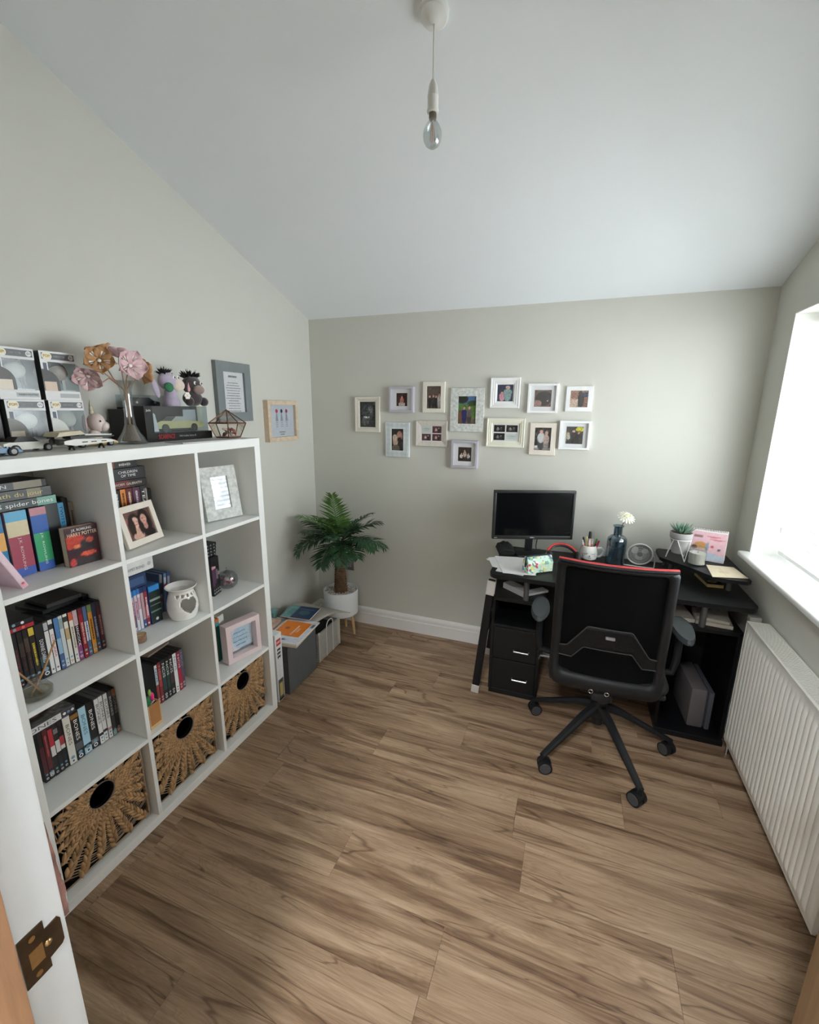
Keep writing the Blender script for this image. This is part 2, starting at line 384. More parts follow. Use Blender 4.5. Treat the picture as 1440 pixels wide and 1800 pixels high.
# hallway behind the camera
m_hall = mat('hall_wall_paint', (214, 212, 206), .85, var=.01)
hy = -3.0
o = MB().box(-.1, 3.0, hy, YO, -.06, 0).build('floor_hall', mat('hall_floor_oak', (150, 116, 86), .5, var=.15, vscale=12, stretch=(.2, 3, 1)), smooth=False); tag(o, 'oak floor of the hallway outside the door', 'floor', kind='structure')
o = MB().box(-.1, 3.0, hy-.1, hy, 0, 2.5).build('wall_hall_back', m_hall, smooth=False); tag(o, 'hallway wall opposite the study door', 'wall', kind='structure')
o = MB().box(-.2, -.1, hy, YO, 0, 2.5).build('wall_hall_left', m_hall, smooth=False); tag(o, 'hallway end wall beyond the bookshelf side', 'wall', kind='structure')
o = MB().box(3.0, 3.1, hy, YO, 0, 2.5).build('wall_hall_right', m_hall, smooth=False); tag(o, 'hallway end wall beyond the radiator side', 'wall', kind='structure')
o = MB().box(-.2, 3.1, hy-.1, YO, 2.5, 2.6).build('ceiling_hall', m_ceil, smooth=False); tag(o, 'flat hallway ceiling outside the study', 'ceiling', kind='structure')
hl = thing('hall_fill_light', 'unseen round fill light added on the hallway ceiling', 'light', (1.6, -2.4, 2.5))  # unseen lamp added behind the camera to brighten the room
MB().lathe([(0, -.06), (.1, -.055), (.14, -.03), (.15, 0), (0, 0)], 24).build('diffuser', mat('fill_emitter', (246, 250, 255), .5, var=0, emit=190.0), hl)
# skirting
prof = [(0, 0), (.018, 0), (.018, .082), (.0135, .087), (.0125, .096), (.0175, .1), (.018, .113), (.014, .122), (.007, .129), (0, .13)]
o = MB().prism(prof, -W_ROOM+.002, -.002, M=basis((0, -1, 0), (0, 0, 1), (0, Y_BACK, 0))).build('baseboard_back', m_trim); tag(o, 'white moulded skirting along the gallery wall', 'skirting', kind='structure')
o = MB().prism(prof, -(Y_BACK-.02), -.03, M=basis((1, 0, 0), (0, 0, 1), (0, 0, 0))).build('baseboard_left', m_trim); tag(o, 'white moulded skirting behind the grey box and palm', 'skirting', kind='structure')
o = MB().prism(prof, YF, Y_BACK-.02, M=basis((-1, 0, 0), (0, 0, 1), (W_ROOM, 0, 0))).build('baseboard_right', m_trim); tag(o, 'white moulded skirting under the radiator', 'skirting', kind='structure')
# window, sill
win = thing('window_1', 'white framed window behind the venetian blind', 'window', (0, 0, 0)); win['kind'] = 'structure'
xf0, xf1 = XE-.09, XE-.02
for (a, c) in ((WIN_Y0, WIN_Y0+.06), (.08, .15), (WIN_Y1-.06, WIN_Y1)): MB().rbox(xf0, xf1, a, c, WIN_Z0, WIN_Z1, .006).build('window_frame', m_upvc, win)
for (a, c) in ((WIN_Z0, WIN_Z0+.06), (WIN_Z1-.06, WIN_Z1)):
    for (p, q) in ((WIN_Y0+.06, .08), (.15, WIN_Y1-.06)): MB().rbox(xf0, xf1, p, q, a, c, .006).build('window_frame', m_upvc, win)
m_pane = thin_glass('window_glass', (250, 252, 252), .03, 0, .25)
for (p, q) in ((WIN_Y0+.06, .08), (.15, WIN_Y1-.06)): MB().box(xf0+.03, xf0+.034, p, q, WIN_Z0+.06, WIN_Z1-.06).build('pane', m_pane, win, smooth=False)
o = MB().rbox(2.622, xf0, WIN_Y0-.03, WIN_Y1+.022, WIN_Z0-.026, WIN_Z0, .008, 3).build('trim_2', m_upvc); tag(o, 'white window sill board with rounded nose', 'window sill', kind='structure')
# blind
bl = thing('venetian_blind', 'white venetian blind with wide slats in the window recess', 'blind', (2.80, 0, 0))
y0, y1 = WIN_Y0+.02, WIN_Y1-.018
m_slat = mat('white_blind_slat', (246, 246, 244), .45, var=.01)
b = MB(); TL = radians(7); pr = []
for k in range(7):
    s_ = -.025+.05*k/6; cz = .0025*(1-(s_/.025)**2)
    pr.append((s_, cz))
prp = pr+[(s_, c-.003) for s_, c in reversed(pr)]
rotp = [(x*cos(TL)+z*sin(TL), -x*sin(TL)+z*cos(TL)) for x, z in prp]
b.prism(rotp, -(y1), -(y0), M=basis((1, 0, 0), (0, 0, 1), (0, 0, 0)))
sm = b.mesh('slat', m_slat)
z = .972
while z < WIN_Z1-.06:
    o = bpy.data.objects.new('slat', sm); COL.objects.link(o); o.parent = bl; o.location = (0, 0, z); z += .0435
MB().rbox(-.026, .026, y0, y1, WIN_Z0+.012, WIN_Z0+.03, .004).build('bottom_rail', m_slat, bl)
MB().rbox(-.028, .028, y0, y1, WIN_Z1-.05, WIN_Z1-.004, .003).build('head_rail', m_slat, bl)
m_cord = mat('white_cord', (225, 225, 222), .8)
for yy in (y1-.06, .45, .05, -.35, y0+.06):
    for xx in (-.027, .027): MB().tube([(xx, yy, WIN_Z0+.03), (xx, yy, WIN_Z1-.05)], .0009, 6).build('ladder_cord', m_cord, bl)
MB().tube([(-.032, y1-.015, 1.9), (-.033, y1-.016, 1.3), (-.034, y1-.014, 1.06)], .0012, 6).lathe([(0, .0), (.004, .004), (.005, .025), (.002, .034), (0, .034)], 10, M=Matrix.Translation((-.034, y1-.014, 1.03))).build('pull_cord', m_cord, bl)
# radiator
rad = thing('radiator', 'white ribbed panel radiator under the window', 'radiator', (0, 0, 0))
m_rad = mat('radiator_enamel', (232, 230, 224), .35, var=.015)
RX, RY0, RY1, RZ0, RZ1 = 2.578, -.388, .465, .092, .70
b = MB(); nr = 26; per = (RY1-RY0-.03)/nr
ys = [RY0+.015+per*(k/8) for k in range(nr*8+1)]; zz = [RZ0, RZ0+.018, RZ0+.022, RZ0+.028, RZ0+.036, RZ0+.05, RZ0+.2, RZ0+.4, RZ1-.062, RZ1-.05, RZ1-.042, RZ1-.036, RZ1-.02, RZ1-.004]
V = []; F = []
for z in zz:
    e = min(1, max(0, (z-(RZ0+.018))/.03), 1); e2 = min(1, max(0, ((RZ1-.034)-z)/.028)); e = max(0, min(e, e2))
    for y in [RY0]+ys+[RY1]:
        ph = ((y-RY0-.015)/per) % 1; r_ = max(0, sin(pi*ph))**.6 if RY0+.015 < y < RY1-.015 else 0
        V.append((RX-.0075*r_*e**.5, y, z))
n = len(ys)+2
for j in range(len(zz)-1):
    for i in range(n-1): F.append((j*n+i, (j+1)*n+i, (j+1)*n+i+1, j*n+i+1))
b.add(V, F); b.build('front_panel', m_rad, rad, ang=60)
MB().rbox(RX+.0005, RX+.012, RY0, RY1, RZ0, RZ1-.002, .003).build('front_plate', m_rad, rad)
MB().rbox(RX+.07, RX+.083, RY0, RY1, RZ0, RZ1-.002, .003).build('rear_panel', m_rad, rad)
for (a, c) in ((RY0-.002, RY0+.002), (RY1-.002, RY1+.002)): MB().rbox(RX-.002, RX+.083, a, c, RZ0+.01, RZ1+.002, .0015).build('side_cover', m_rad, rad)
for (a, c) in ((RX-.002, RX+.009), (RX+.077, RX+.084)): MB().rbox(a, c, RY0+.002, RY1-.002, RZ1-.006, RZ1+.003, .002).build('top_rail', m_rad, rad)
b = MB(); y = RY0+.006
while y < RY1-.006: b.box(RX+.009, RX+.077, y, y+.006, RZ1-.004, RZ1+.001); y += .0115
g = b.build('top_grille', m_rad, rad, smooth=False); g['kind'] = 'stuff'
m_fin = mat('convector_fin_darkened', (96, 95, 92), .6, var=.05)  # fin colour darkened so the grille gaps look shaded
b = MB(); y = RY0+.02
while y < RY1-.02: b.box(RX+.012, RX+.07, y, y+.001, RZ0+.03, RZ1-.03); y += .02
g = b.build('convector_fins', m_fin, rad, smooth=False); g['kind'] = 'stuff'
m_chrome = mat('chrome', (200, 200, 202), .15, metal=1.0, var=.02)
MB().tube([(RX+.03, RY1+.03, 0), (RX+.03, RY1+.03, .12), (RX+.03, RY1, .125)], .0075, 8).build('pipe', m_chrome, rad)
MB().tube([(RX+.03, RY0-.03, 0), (RX+.03, RY0-.03, .12), (RX+.03, RY0, .125)], .0075, 8).build('pipe', m_chrome, rad)
for yy in (RY0+.12, RY1-.12): MB().box(RX+.083, W_ROOM-.001, yy-.02, yy+.02, .2, .6).build('wall_bracket', m_rad, rad, smooth=False)
# wall socket
so = thing('wall_socket', 'brushed steel wall socket behind the palm trunk', 'socket', (.238, Y_BACK, .452))
MB().rbox(-.073, .073, -.007, 0, -.043, .043, .004).build('face_plate', mat('brushed_steel', (150, 148, 144), .35, metal=.85, var=.06), so)
for cx in (-.036, .036):
    for (x, z, w, h) in ((cx, .012, .003, .006), (cx-.011, -.012, .0045, .0025), (cx+.011, -.012, .0045, .0025)):
        MB().box(x-w, x+w, -.0078, -.0068, z-h, z+h).build('pin_hole', m_trim, so, smooth=False)
for cx in (-.014, .014): MB().rbox(cx-.006, cx+.006, -.011, -.006, .016, .032, .002).build('rocker_switch', m_trim, so)
# pendant bulb
PX, PY_ = 1.331, -.313; zc = ceil(PY_)
pe = thing('pendant_light', 'bare clear bulb hanging from a white ceiling rose', 'light', (PX, PY_, 0))
tilt = Matrix.Translation((0, 0, zc)) @ Matrix.Rotation(-math.atan(SLOPE), 4, 'X')
m_wpl = mat('white_plastic', (226, 226, 222), .4, var=.02)
MB().lathe([(0, -.03), (.012, -.03), (.018, -.026), (.036, -.02), (.041, -.012), (.041, 0), (0, 0)], 28, M=tilt).build('ceiling_rose', m_wpl, pe)
MB().tube([(0, 0, zc-.02), (0, 0, 2.51)], .0028, 8).build('flex', m_wpl, pe)
MB().lathe([(0, 2.512), (.006, 2.51), (.0125, 2.495), (.0155, 2.475), (.0165, 2.47), (.0155, 2.468), (.0155, 2.44), (.017, 2.438), (.0165, 2.432), (.012, 2.43), (0, 2.43)], 20).build('lamp_holder', m_wpl, pe)
MB().lathe([(0, 2.432), (.011, 2.432), (.011, 2.418), (.009, 2.413), (0, 2.413)], 18).build('bulb_cap', mat('dull_cap_metal', (140, 132, 120), .4, metal=.8), pe)
gl = [(.010, 2.417), (.012, 2.411), (.0195, 2.401), (.0255, 2.389), (.0275, 2.376), (.0255, 2.362), (.0195, 2.351), (.01, 2.344), (.0, 2.342)]
MB().lathe(gl+[(max(0, r-.0008), z+.0004) for r, z in reversed(gl)], 28).build('glass_bulb', thin_glass('clear_bulb_glass', (246, 248, 248), .06, 0, .45), pe)
b = MB()
for k in range(4):
    a = pi*k/2+.4; b.tube([(.003*cos(a), .003*sin(a), 2.405), (.006*cos(a), .006*sin(a), 2.36)], .0011, 6)
b.build('filament', mat('salmon_filament', (220, 160, 140), .6), pe)
MB().lathe([(0, 2.41), (.0035, 2.412), (.003, 2.4), (.001, 2.38), (0, 2.38)], 10).build('glass_stem', mat('stem_glass', (210, 210, 205), .3, var=0), pe)
# ------------------------------------------------------------------ cube shelving
A_, B_, CH, KD, KW = .038, .016, .335, .39, 1.12
CW = (KW-2*A_-2*B_)/3; KH = 2*A_+3*B_+4*CH
R = [A_, A_+CH+B_, A_+2*(CH+B_), A_+3*(CH+B_)]          # shelf surfaces from the bottom row up
cy0 = [-KW+A_, -KW+A_+CW+B_, -KW+A_+2*(CW+B_)]           # near edge of each column
m_lam = mat('white_laminate', (238, 239, 237), .42, var=.012, vscale=5)
kx = thing('cube_bookcase', 'white cube shelving unit standing against the greige wall', 'bookcase', (0, 0, 0))
MB().rbox(.003, KD, -KW, 0, KH-A_, KH, .0012, 1).build('top_panel', m_lam, kx)
MB().rbox(.003, KD, -KW, 0, 0, A_, .0012, 1).build('bottom_panel', m_lam, kx)
for y in (-KW, -A_): MB().rbox(.003, KD, y, y+A_, A_, KH-A_, .0012, 1).build('side_panel', m_lam, kx)
for y in (cy0[1]-B_, cy0[2]-B_): MB().rbox(.003, KD-.001, y, y+B_, A_, KH-A_, .0008, 1).build('divider', m_lam, kx)
for c in range(3):
    for r_ in (1, 2, 3): MB().rbox(.003, KD-.001, cy0[c], cy0[c]+CW, R[r_]-B_, R[r_], .0008, 1).build('shelf', m_lam, kx)

R = [r_+.0006 for r_ in R]                               # things rest a hair above the boards
# ------------------------------------------------------------------ seagrass baskets
m_grass = mat('woven_seagrass', (176, 140, 100), .75, var=.38, vscale=38, bump=.35, bscale=260)
m_reed = mat('pale_seagrass_reed', (170, 148, 124), .8, var=.25, vscale=70)
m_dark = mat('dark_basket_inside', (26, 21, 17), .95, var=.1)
m_ring = mat('grey_ring', (120, 112, 104), .5, var=.1)
BWH, BZ0, BZ1 = .157, .004, .312
def leafbead(L, Wd, Tk):
    V = []; F = []; n = 6
    for i, (x, s) in enumerate(((-1, .12), (-.6, .72), (-.1, 1), (.45, .8), (1, .1))):
        for k in range(n): t_ = 2*pi*k/n; V.append((x*L, s*Wd*cos(t_), s*Tk*sin(t_)))
    for i in range(4):
        for k in range(n): F.append((i*n+k, i*n+(k+1) % n, (i+1)*n+(k+1) % n, (i+1)*n+k))
    F += [tuple(range(n-1, -1, -1)), tuple(4*n+k for k in range(n))]; return V, F
def bead(mb, p, ax, side, n, L, Wd, Tk):
    M = basis(ax, side, p); mb.ell((0, 0, 0), (L, Wd, Tk), 8, 6, M=M @ Matrix.Rotation(pi/2, 4, 'Y')) if False else mb.add(*leafbead(L, Wd, Tk), M=M)
def make_basket(label):
    t = thing('seagrass_basket', label, 'basket', (0, 0, 0), group='woven baskets in the bottom cubes')
    rnd = random.Random(5); hz = .249; hr = .045
    b = MB(); d = .33
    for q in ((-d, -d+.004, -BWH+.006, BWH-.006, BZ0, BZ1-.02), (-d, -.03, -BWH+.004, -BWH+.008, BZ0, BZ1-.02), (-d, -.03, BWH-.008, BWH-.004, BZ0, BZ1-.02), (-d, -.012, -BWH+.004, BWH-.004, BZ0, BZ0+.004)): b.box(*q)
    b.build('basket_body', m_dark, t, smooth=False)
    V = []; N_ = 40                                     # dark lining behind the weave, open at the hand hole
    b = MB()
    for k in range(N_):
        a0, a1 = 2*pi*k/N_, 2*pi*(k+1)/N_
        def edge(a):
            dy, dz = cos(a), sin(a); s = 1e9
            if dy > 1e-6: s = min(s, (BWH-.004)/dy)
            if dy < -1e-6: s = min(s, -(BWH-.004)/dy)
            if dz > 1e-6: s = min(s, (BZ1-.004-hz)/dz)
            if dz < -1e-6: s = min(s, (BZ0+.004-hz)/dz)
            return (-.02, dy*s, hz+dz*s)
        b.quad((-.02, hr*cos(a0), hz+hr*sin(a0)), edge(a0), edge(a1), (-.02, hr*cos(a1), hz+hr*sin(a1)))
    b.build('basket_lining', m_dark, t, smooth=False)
    b = MB(); b.tube([(-.002, hr*cos(2*pi*k/28), hz+hr*sin(2*pi*k/28)) for k in range(28)], .0026, 7, closed=True); b.build('hole_ring', m_ring, t)
    nb = 27; ends = []
    reeds = MB()
    for k in range(nb):
        a = 2*pi*(k+.5)/nb+rnd.uniform(-.02, .02); dy, dz = cos(a), sin(a); s = 1e9
        if dy > 1e-6: s = min(s, BWH/dy)
        if dy < -1e-6: s = min(s, -BWH/dy)
        if dz > 1e-6: s = min(s, (BZ1-.003-hz)/dz)
        if dz < -1e-6: s = min(s, (BZ0+.006-hz)/dz)
        ends.append((a, s)); mb = MB(); r0 = hr+.009; i = 0
        while r0 < max(s-.006, hr+.012):
            gr = 1+.55*min(1, (r0-hr)/.2)
            for sd in (-1, 1):
                rr = r0+(.0075*gr if sd > 0 else 0)
                p = Vector((rnd.uniform(-.001, .0015)-.002, dy*rr-dz*sd*.0048*gr, hz+dz*rr+dy*sd*.0048*gr))
                ax = Vector((rnd.uniform(-.05, .05), dy, dz)).normalized()
                perp = Vector((0, -dz, dy)); ax = (ax-perp*sd*rnd.uniform(.4, .62)).normalized(); sidev = Vector((1, 0, 0)).cross(ax).normalized()
                L_ = .0128*gr*rnd.uniform(.9, 1.15)
                far = Vector((0, p.y+ax.y*L_, p.z+ax.z*L_))
                if abs(far.y) > BWH+.002 or far.z > BZ1 or far.z < BZ0: continue
                bead(mb, p, ax, sidev, None, L_, .0052*gr*rnd.uniform(.85, 1.12), .0055*gr)
            r0 += .0155*gr; i += 1
        if mb.v: mb.build('braid', m_grass, t, ang=80)
    for k in range(nb):
        (a0, s0), (a1, s1) = ends[k], ends[(k+1) % nb]; rr = hr+.055
        while rr < min(s0, s1)-.004:
            j = rnd.uniform(-.0015, .0015)
            reeds.tube([(-.007, cos(a0)*rr, hz+sin(a0)*rr), (-.005+j, cos(a1)*(rr+j), hz+sin(a1)*(rr+j))], .0017, 5); rr += .0088
    for (p, q) in (((-BWH, BZ0+.003), (BWH, BZ0+.003)), ((-BWH, BZ1-.002), (BWH, BZ1-.002)), ((-BWH, BZ0), (-BWH, BZ1)), ((BWH, BZ0), (BWH, BZ1))):
        reeds.tube([(-.008, p[0], p[1]), (-.008, q[0], q[1])], .003, 6)
    g = reeds.build('reed_weave', m_reed, t); g['kind'] = 'stuff'
    b = MB()
    for yy in (-BWH, BWH):
        for z in [BZ0+.01+.016*i for i in range(19)]: b.tube([(-.01, yy, z), (-.16, yy+rnd.uniform(-.002, .002), z+rnd.uniform(-.003, .003)), (-.33, yy, z)], .005, 5)
    g = b.build('side_weave', m_grass, t); g['kind'] = 'stuff'
    return t
bk = make_basket('seagrass storage basket in the bottom cube nearest the doorway')
bk.location = (.36, cy0[0]+CW/2, R[0])
for c, lb in ((1, 'seagrass storage basket in the middle bottom cube'), (2, 'seagrass storage basket in the bottom cube nearest the grey box')):
    k = dup(bk); k.location = (.36, cy0[c]+CW/2, R[0]); k['label'] = lb

# ------------------------------------------------------------------ books and discs
m_page = mat('paper_pages', (214, 200, 176), .9, var=.12, vscale=120, stretch=(30, .3, .3))
m_case = mat('black_disc_case', (30, 30, 32), .35, var=.05)
m_casew = mat('grey_disc_case', (92, 92, 94), .4, var=.05)
TXT = {}
def tm(c):
    if c not in TXT: TXT[c] = mat('ink_%d_%d_%d' % c, c, .5, var=.02)
    return TXT[c]
WHITE, BLACK = (238, 238, 236), (22, 22, 24)
def spine(mb, y0, y1, z0, z1, x, bands, badges=()):
    h = z1-z0
    for i, (a, c, col) in enumerate(bands):
        xi = x+.00012*i; mb.quad((xi, y0, z0+a*h), (xi, y1, z0+a*h), (xi, y1, z0+c*h), (xi, y0, z0+c*h), col=lin(col))
    cy = (y0+y1)/2; w = (y1-y0)
    for (v, rr, c1, c2) in badges:
        M = face_x((x+.0005, cy, z0+v*h)); mb.disc((0, 0, 0), w*rr, M=M, col=lin(c1))
        if c2: mb.disc((0, 0, .0003), w*rr*.55, M=M, col=lin(c2))
def dashes(mb, x, cy, cz, length, width, col, down=True, seed=0):
    """an unreadable printed title: short strokes in a line"""
    rn = random.Random(seed); p = -length/2
    while p < length/2-.002:
        l = rn.uniform(.0025, .006); q = min(p+l, length/2); w = width*rn.uniform(.6, 1)/2
        if down: mb.quad((x, cy-w, cz-q), (x, cy+w, cz-q), (x, cy+w, cz-p), (x, cy-w, cz-p), col=lin(col))
        else: mb.quad((x, cy+p, cz-w), (x, cy+q, cz-w), (x, cy+q, cz+w), (x, cy+p, cz+w), col=lin(col))
        p = q+rn.uniform(.001, .0022)
def disc_case(label, x, y, z, w, h=.19, d=.135, bands=None, badges=(), title=None, tcol=WHITE, tv=.55, tlen=.4, tsize=.75, case=None, group=None, lean=0.0, cat='DVD'):
    """spine faces +x, near-bottom spine corner at (x, y, z)"""
    t = thing('dvd_case', label, cat, (x, y, z), group=group); t.rotation_euler = (lean, 0, 0)
    MB().rbox(-d, 0, .0004, w-.0004, 0, h, .0016, 1).build('case', case or m_case, t)
    sp = MB(); spine(sp, .0012, w-.0012, .003, h-.003, .0004, bands or [(0, 1, (40, 40, 44))], badges)
    if title and title[0] == '~': dashes(sp, .0016, w/2, h*tv, h*tlen, w*.42, tcol, True, int(w*1e5+h*1e4)+len(label)); title = None
    sp.build('spine_print', INK, t, smooth=False)
    if title: text(title, w*tsize, tm(tcol), t, down_x((.0012, w/2, h*tv)), width=h*tlen)
    return t
def book(label, x, y, z, w, h, d, cover, bands=None, title=None, tcol=WHITE, tv=.5, tlen=.5, tsize=.6, lean=0.0, group=None, name='book', cat='book'):
    t = thing(name, label, cat, (x, y, z), group=group); t.rotation_euler = (lean, 0, 0)
    b = MB(); b.box(-d, -.003, 0, .002, 0, h).box(-d, -.003, w-.002, w, 0, h).rbox(-.004, 0, 0, w, 0, h, .0015, 1)
    b.build('cover', cover, t, smooth=False)
    MB().box(-d+.004, -.003, .002, w-.002, .003, h-.003).build('page_block', m_page, t, smooth=False)
    if bands or (title and title[0] == '~'):
        sp = MB(); spine(sp, .001, w-.001, .001, h-.001, .0005, bands or [])
        if title and title[0] == '~': dashes(sp, .0016, w/2, h*tv, h*tlen, w*.4, tcol, True, len(label)); title = None
        sp.build('spine_print', INK, t, smooth=False)
    if title: text(title, w*tsize, tm(tcol), t, down_x((.0013, w/2, h*tv)), width=h*tlen)
    return t
def flat_book(label, x, y0, z, L, h, d, cover, title=None, tcol=WHITE, tsize=.55, tw=.7, bands=None, name='book', cat='book', rz=0.0, tpos=.5, group=None):
    """lies on its side, spine towards +x, runs from y0 to y0+L"""
    t = thing(name, label, cat, (x, y0, z), rz=rz, group=group)
    b = MB(); b.box(-d, -.003, 0, L, 0, .002).box(-d, -.003, 0, L, h-.002, h).rbox(-.004, 0, 0, L, 0, h, .0015, 1)
    b.build('cover', cover, t, smooth=False)
    MB().box(-d+.004, -.003, .003, L-.003, .002, h-.002).build('page_block', m_page, t, smooth=False)
    if bands:
        sp = MB()
        for i, (a, c, col) in enumerate(bands):
            xi = .0005+.00012*i; sp.quad((xi, a*L, .001), (xi, c*L, .001), (xi, c*L, h-.001), (xi, a*L, h-.001), col=lin(col))
        if title and title[0] == '~': dashes(sp, .0016, L*tpos, h/2, L*tw*.5, h*.4, tcol, False, len(label)); title = None
        sp.build('spine_print', INK, t, smooth=False)
    if title: text(title, h*tsize, tm(tcol), t, face_x((.0013, L*tpos, h/2)), width=L*tw)
    return t
def cov(c, r=.45): return mat('cover_%d_%d_%d' % c, c, r, var=.08, vscale=30)
GB = 'books in the top cube nearest the doorway'
# --- top row, near column
z = R[3]; FX_ = .243
book('orange and blue hardback cut off by the door lining', FX_, -1.025, z, .047, .205, .15, cov((60, 130, 190)), [(0, .1, (40, 90, 160)), (.1, .45, (30, 130, 180)), (.45, .72, (236, 176, 92)), (.72, 1, (40, 120, 170))], group=GB)
book('thick red and cream hardback with blue foot', FX_, -.972, z, .058, .205, .155, cov((150, 120, 120)), [(0, .13, (58, 92, 176)), (.13, .62, (168, 62, 84)), (.62, .85, (222, 208, 170)), (.85, 1, (92, 176, 214))], 'J.K. ROWLING', (225, 205, 205), .35, .5, .18, group=GB)
book('green and blue hardback with pink top band', FX_, -.907, z, .047, .205, .155, cov((50, 60, 90)), [(0, .14, (52, 96, 180)), (.14, .6, (52, 168, 112)), (.6, .88, (34, 92, 176)), (.88, 1, (196, 132, 142))], 'J.K. ROWLING', (215, 235, 225), .35, .5, .18, group=GB)
book('black hardback between the green and pale blue books', .225, -.855, z, .042, .207, .16, cov((46, 52, 54)), [(0, 1, (48, 54, 56))], group=GB)
book('pale blue paperback titled TWITS in blue', .215, -.8105, z, .021, .2, .13, cov((98, 176, 222)), [(0, 1, (98, 178, 224))], 'TWITS', (30, 60, 120), .8, .3, .6, group=GB)
book('tall thin black book behind the pale blue paperback', .205, -.7885, z, .012, .215, .15, cov((30, 28, 30)), group=GB)
book('thin black book touching the tan paperback', .2, -.7755, z, .01, .21, .15, cov((40, 34, 34)), group=GB)
book('tan paperback with faint dark title', .195, -.764, z, .017, .192, .13, cov((176, 162, 142)), [(0, 1, (178, 164, 144))], '~', (70, 60, 50), .7, .3, .55, group=GB)
t = thing('book', 'dark red illustrated paperback facing forward on the shelf', 'book', (.297, -.851, z), rz=-.1, group=GB)
MB().box(-.032, -.03, 0, .098, 0, .13).box(-.002, 0, 0, .098, 0, .13).rbox(-.032, 0, .094, .098, 0, .13, .001, 1).build('cover', cov((96, 42, 46)), t, smooth=False)
MB().box(-.03, -.002, .001, .094, .002, .128).build('page_block', m_page, t, smooth=False)
f = paint((70, 30, 36), [('e', .25, .62, .35, .2, (196, 62, 46)), ('e', .62, .5, .24, .16, (44, 36, 42)), ('e', .72, .62, .12, .07, (210, 84, 62)), ('e', .35, .38, .4, .1, (60, 34, 42)), ('e', .62, .27, .26, .06, (226, 92, 70)), ('e', .3, .5, .12, .05, (240, 130, 90)), ('r', 0, 0, 1, .14, (46, 40, 44)), ('e', .12, .1, .1, .1, (200, 60, 60))], .16, 3)
print_grid(.096, .128, f, 26, 32, M=face_x((.0006, .049, .065))).build('cover_print', GLOSS, t, smooth=False)
text('J.K. ROWLING', .012, tm(WHITE), t, face_x((.0014, .049, .12)), width=.06); text('HARRY POTTER', .017, tm((236, 206, 176)), t, face_x((.0014, .05, .105)), width=.088)
t = thing('book', 'pink paperback leaning in the front corner of the cube', 'book', (.352, -1.014, z), group=GB, rot=(.4, 0, .08))
MB().box(-.105, 0, 0, .0015, 0, .15).box(-.105, 0, .0155, .017, 0, .15).rbox(-.003, 0, 0, .017, 0, .15, .001, 1).build('cover', cov((234, 204, 216)), t, smooth=False)
MB().box(-.103, -.002, .0015, .0155, .001, .149).build('page_block', m_page, t, smooth=False)
sp = MB(); spine(sp, .002, .015, .002, .148, .0006, [(0, .12, (236, 180, 192)), (.12, 1, (238, 212, 222))], [(.1, .3, (214, 96, 110), None)]); sp.build('spine_print', INK, t, smooth=False)
zt = z+.2075
for (lb, dy, hh, col, ti, tc_, tp, L_, pr_) in (('dark teal paperback lying lowest on the upright books', .0, .028, (44, 66, 66), 'S spider bones', WHITE, .66, .245, [(.78, 1, (110, 168, 150)), (0, .78, (38, 52, 52))]),
        ('black and gold paperback, middle of the lying pile', -.005, .03, (36, 36, 34), 'death du jour', (206, 190, 130), .6, .24, [(0, 1, (44, 44, 42)), (.72, .88, (120, 112, 84))]),
        ('black paperback with white letters on top of the lying pile', -.009, .024, (30, 28, 28), 'SON', WHITE, .44, .235, [(0, .62, (26, 26, 26)), (.62, .94, (120, 108, 82))])):
    flat_book(lb, .243, -1.07+dy, zt, L_, hh, .13, cov(col), ti, tc_, .62, .2 if ti == 'SON' else .6, pr_, tpos=tp, group=GB); zt += hh+.0006
# --- top row, middle column
GM = 'books in the top middle cube'
y = cy0[1]+.003; xs = .175
for (lb, w, h, col, bands, ti, tc_) in (
        ('grey hardback hidden deepest behind the divider', .06, .205, (90, 88, 86), None, None, None),
        ('dark blue hardback hidden behind the divider', .058, .205, (40, 46, 66), None, None, None),
        ('black paperback touching the orange one', .028, .205, (26, 24, 26), None, '~', WHITE),
        ('orange spined paperback with dark lettering', .023, .205, (36, 26, 24), [(0, .08, (30, 24, 24)), (.08, 1, (226, 138, 52))], '~', (50, 22, 18)),
        ('red spined paperback with cream lettering', .026, .205, (150, 36, 34), [(0, .7, (166, 42, 40)), (.7, 1, (96, 26, 30))], '~', (240, 214, 190)),
        ('plum coloured paperback beside the red one', .032, .205, (66, 36, 54), [(0, .5, (60, 34, 50)), (.5, 1, (84, 44, 66))], '~', (214, 190, 210)),
        ('dark paperback with large white letters', .023, .207, (40, 30, 40), [(0, 1, (44, 34, 44))], 'TEAR', WHITE),
        ('tall pale jacketed hardback with a dark portrait', .022, .19, (190, 188, 180), [(0, .3, (60, 56, 56)), (.3, .75, (196, 190, 182)), (.75, 1, (176, 170, 162))], None, None),
        ('black hardback at the end of the upright row', .017, .185, (30, 30, 32), [(0, 1, (34, 34, 36))], None, None)):
    book(lb, xs+(.02 if 'black hardback' not in lb and 'tall' not in lb else .0), y, R[3], w, h, .13, cov(col), bands, ti, tc_ or WHITE, .72, .42, .7, group=GM); y += w+.001
zt = R[3]+.2078; y = cy0[1]+.004
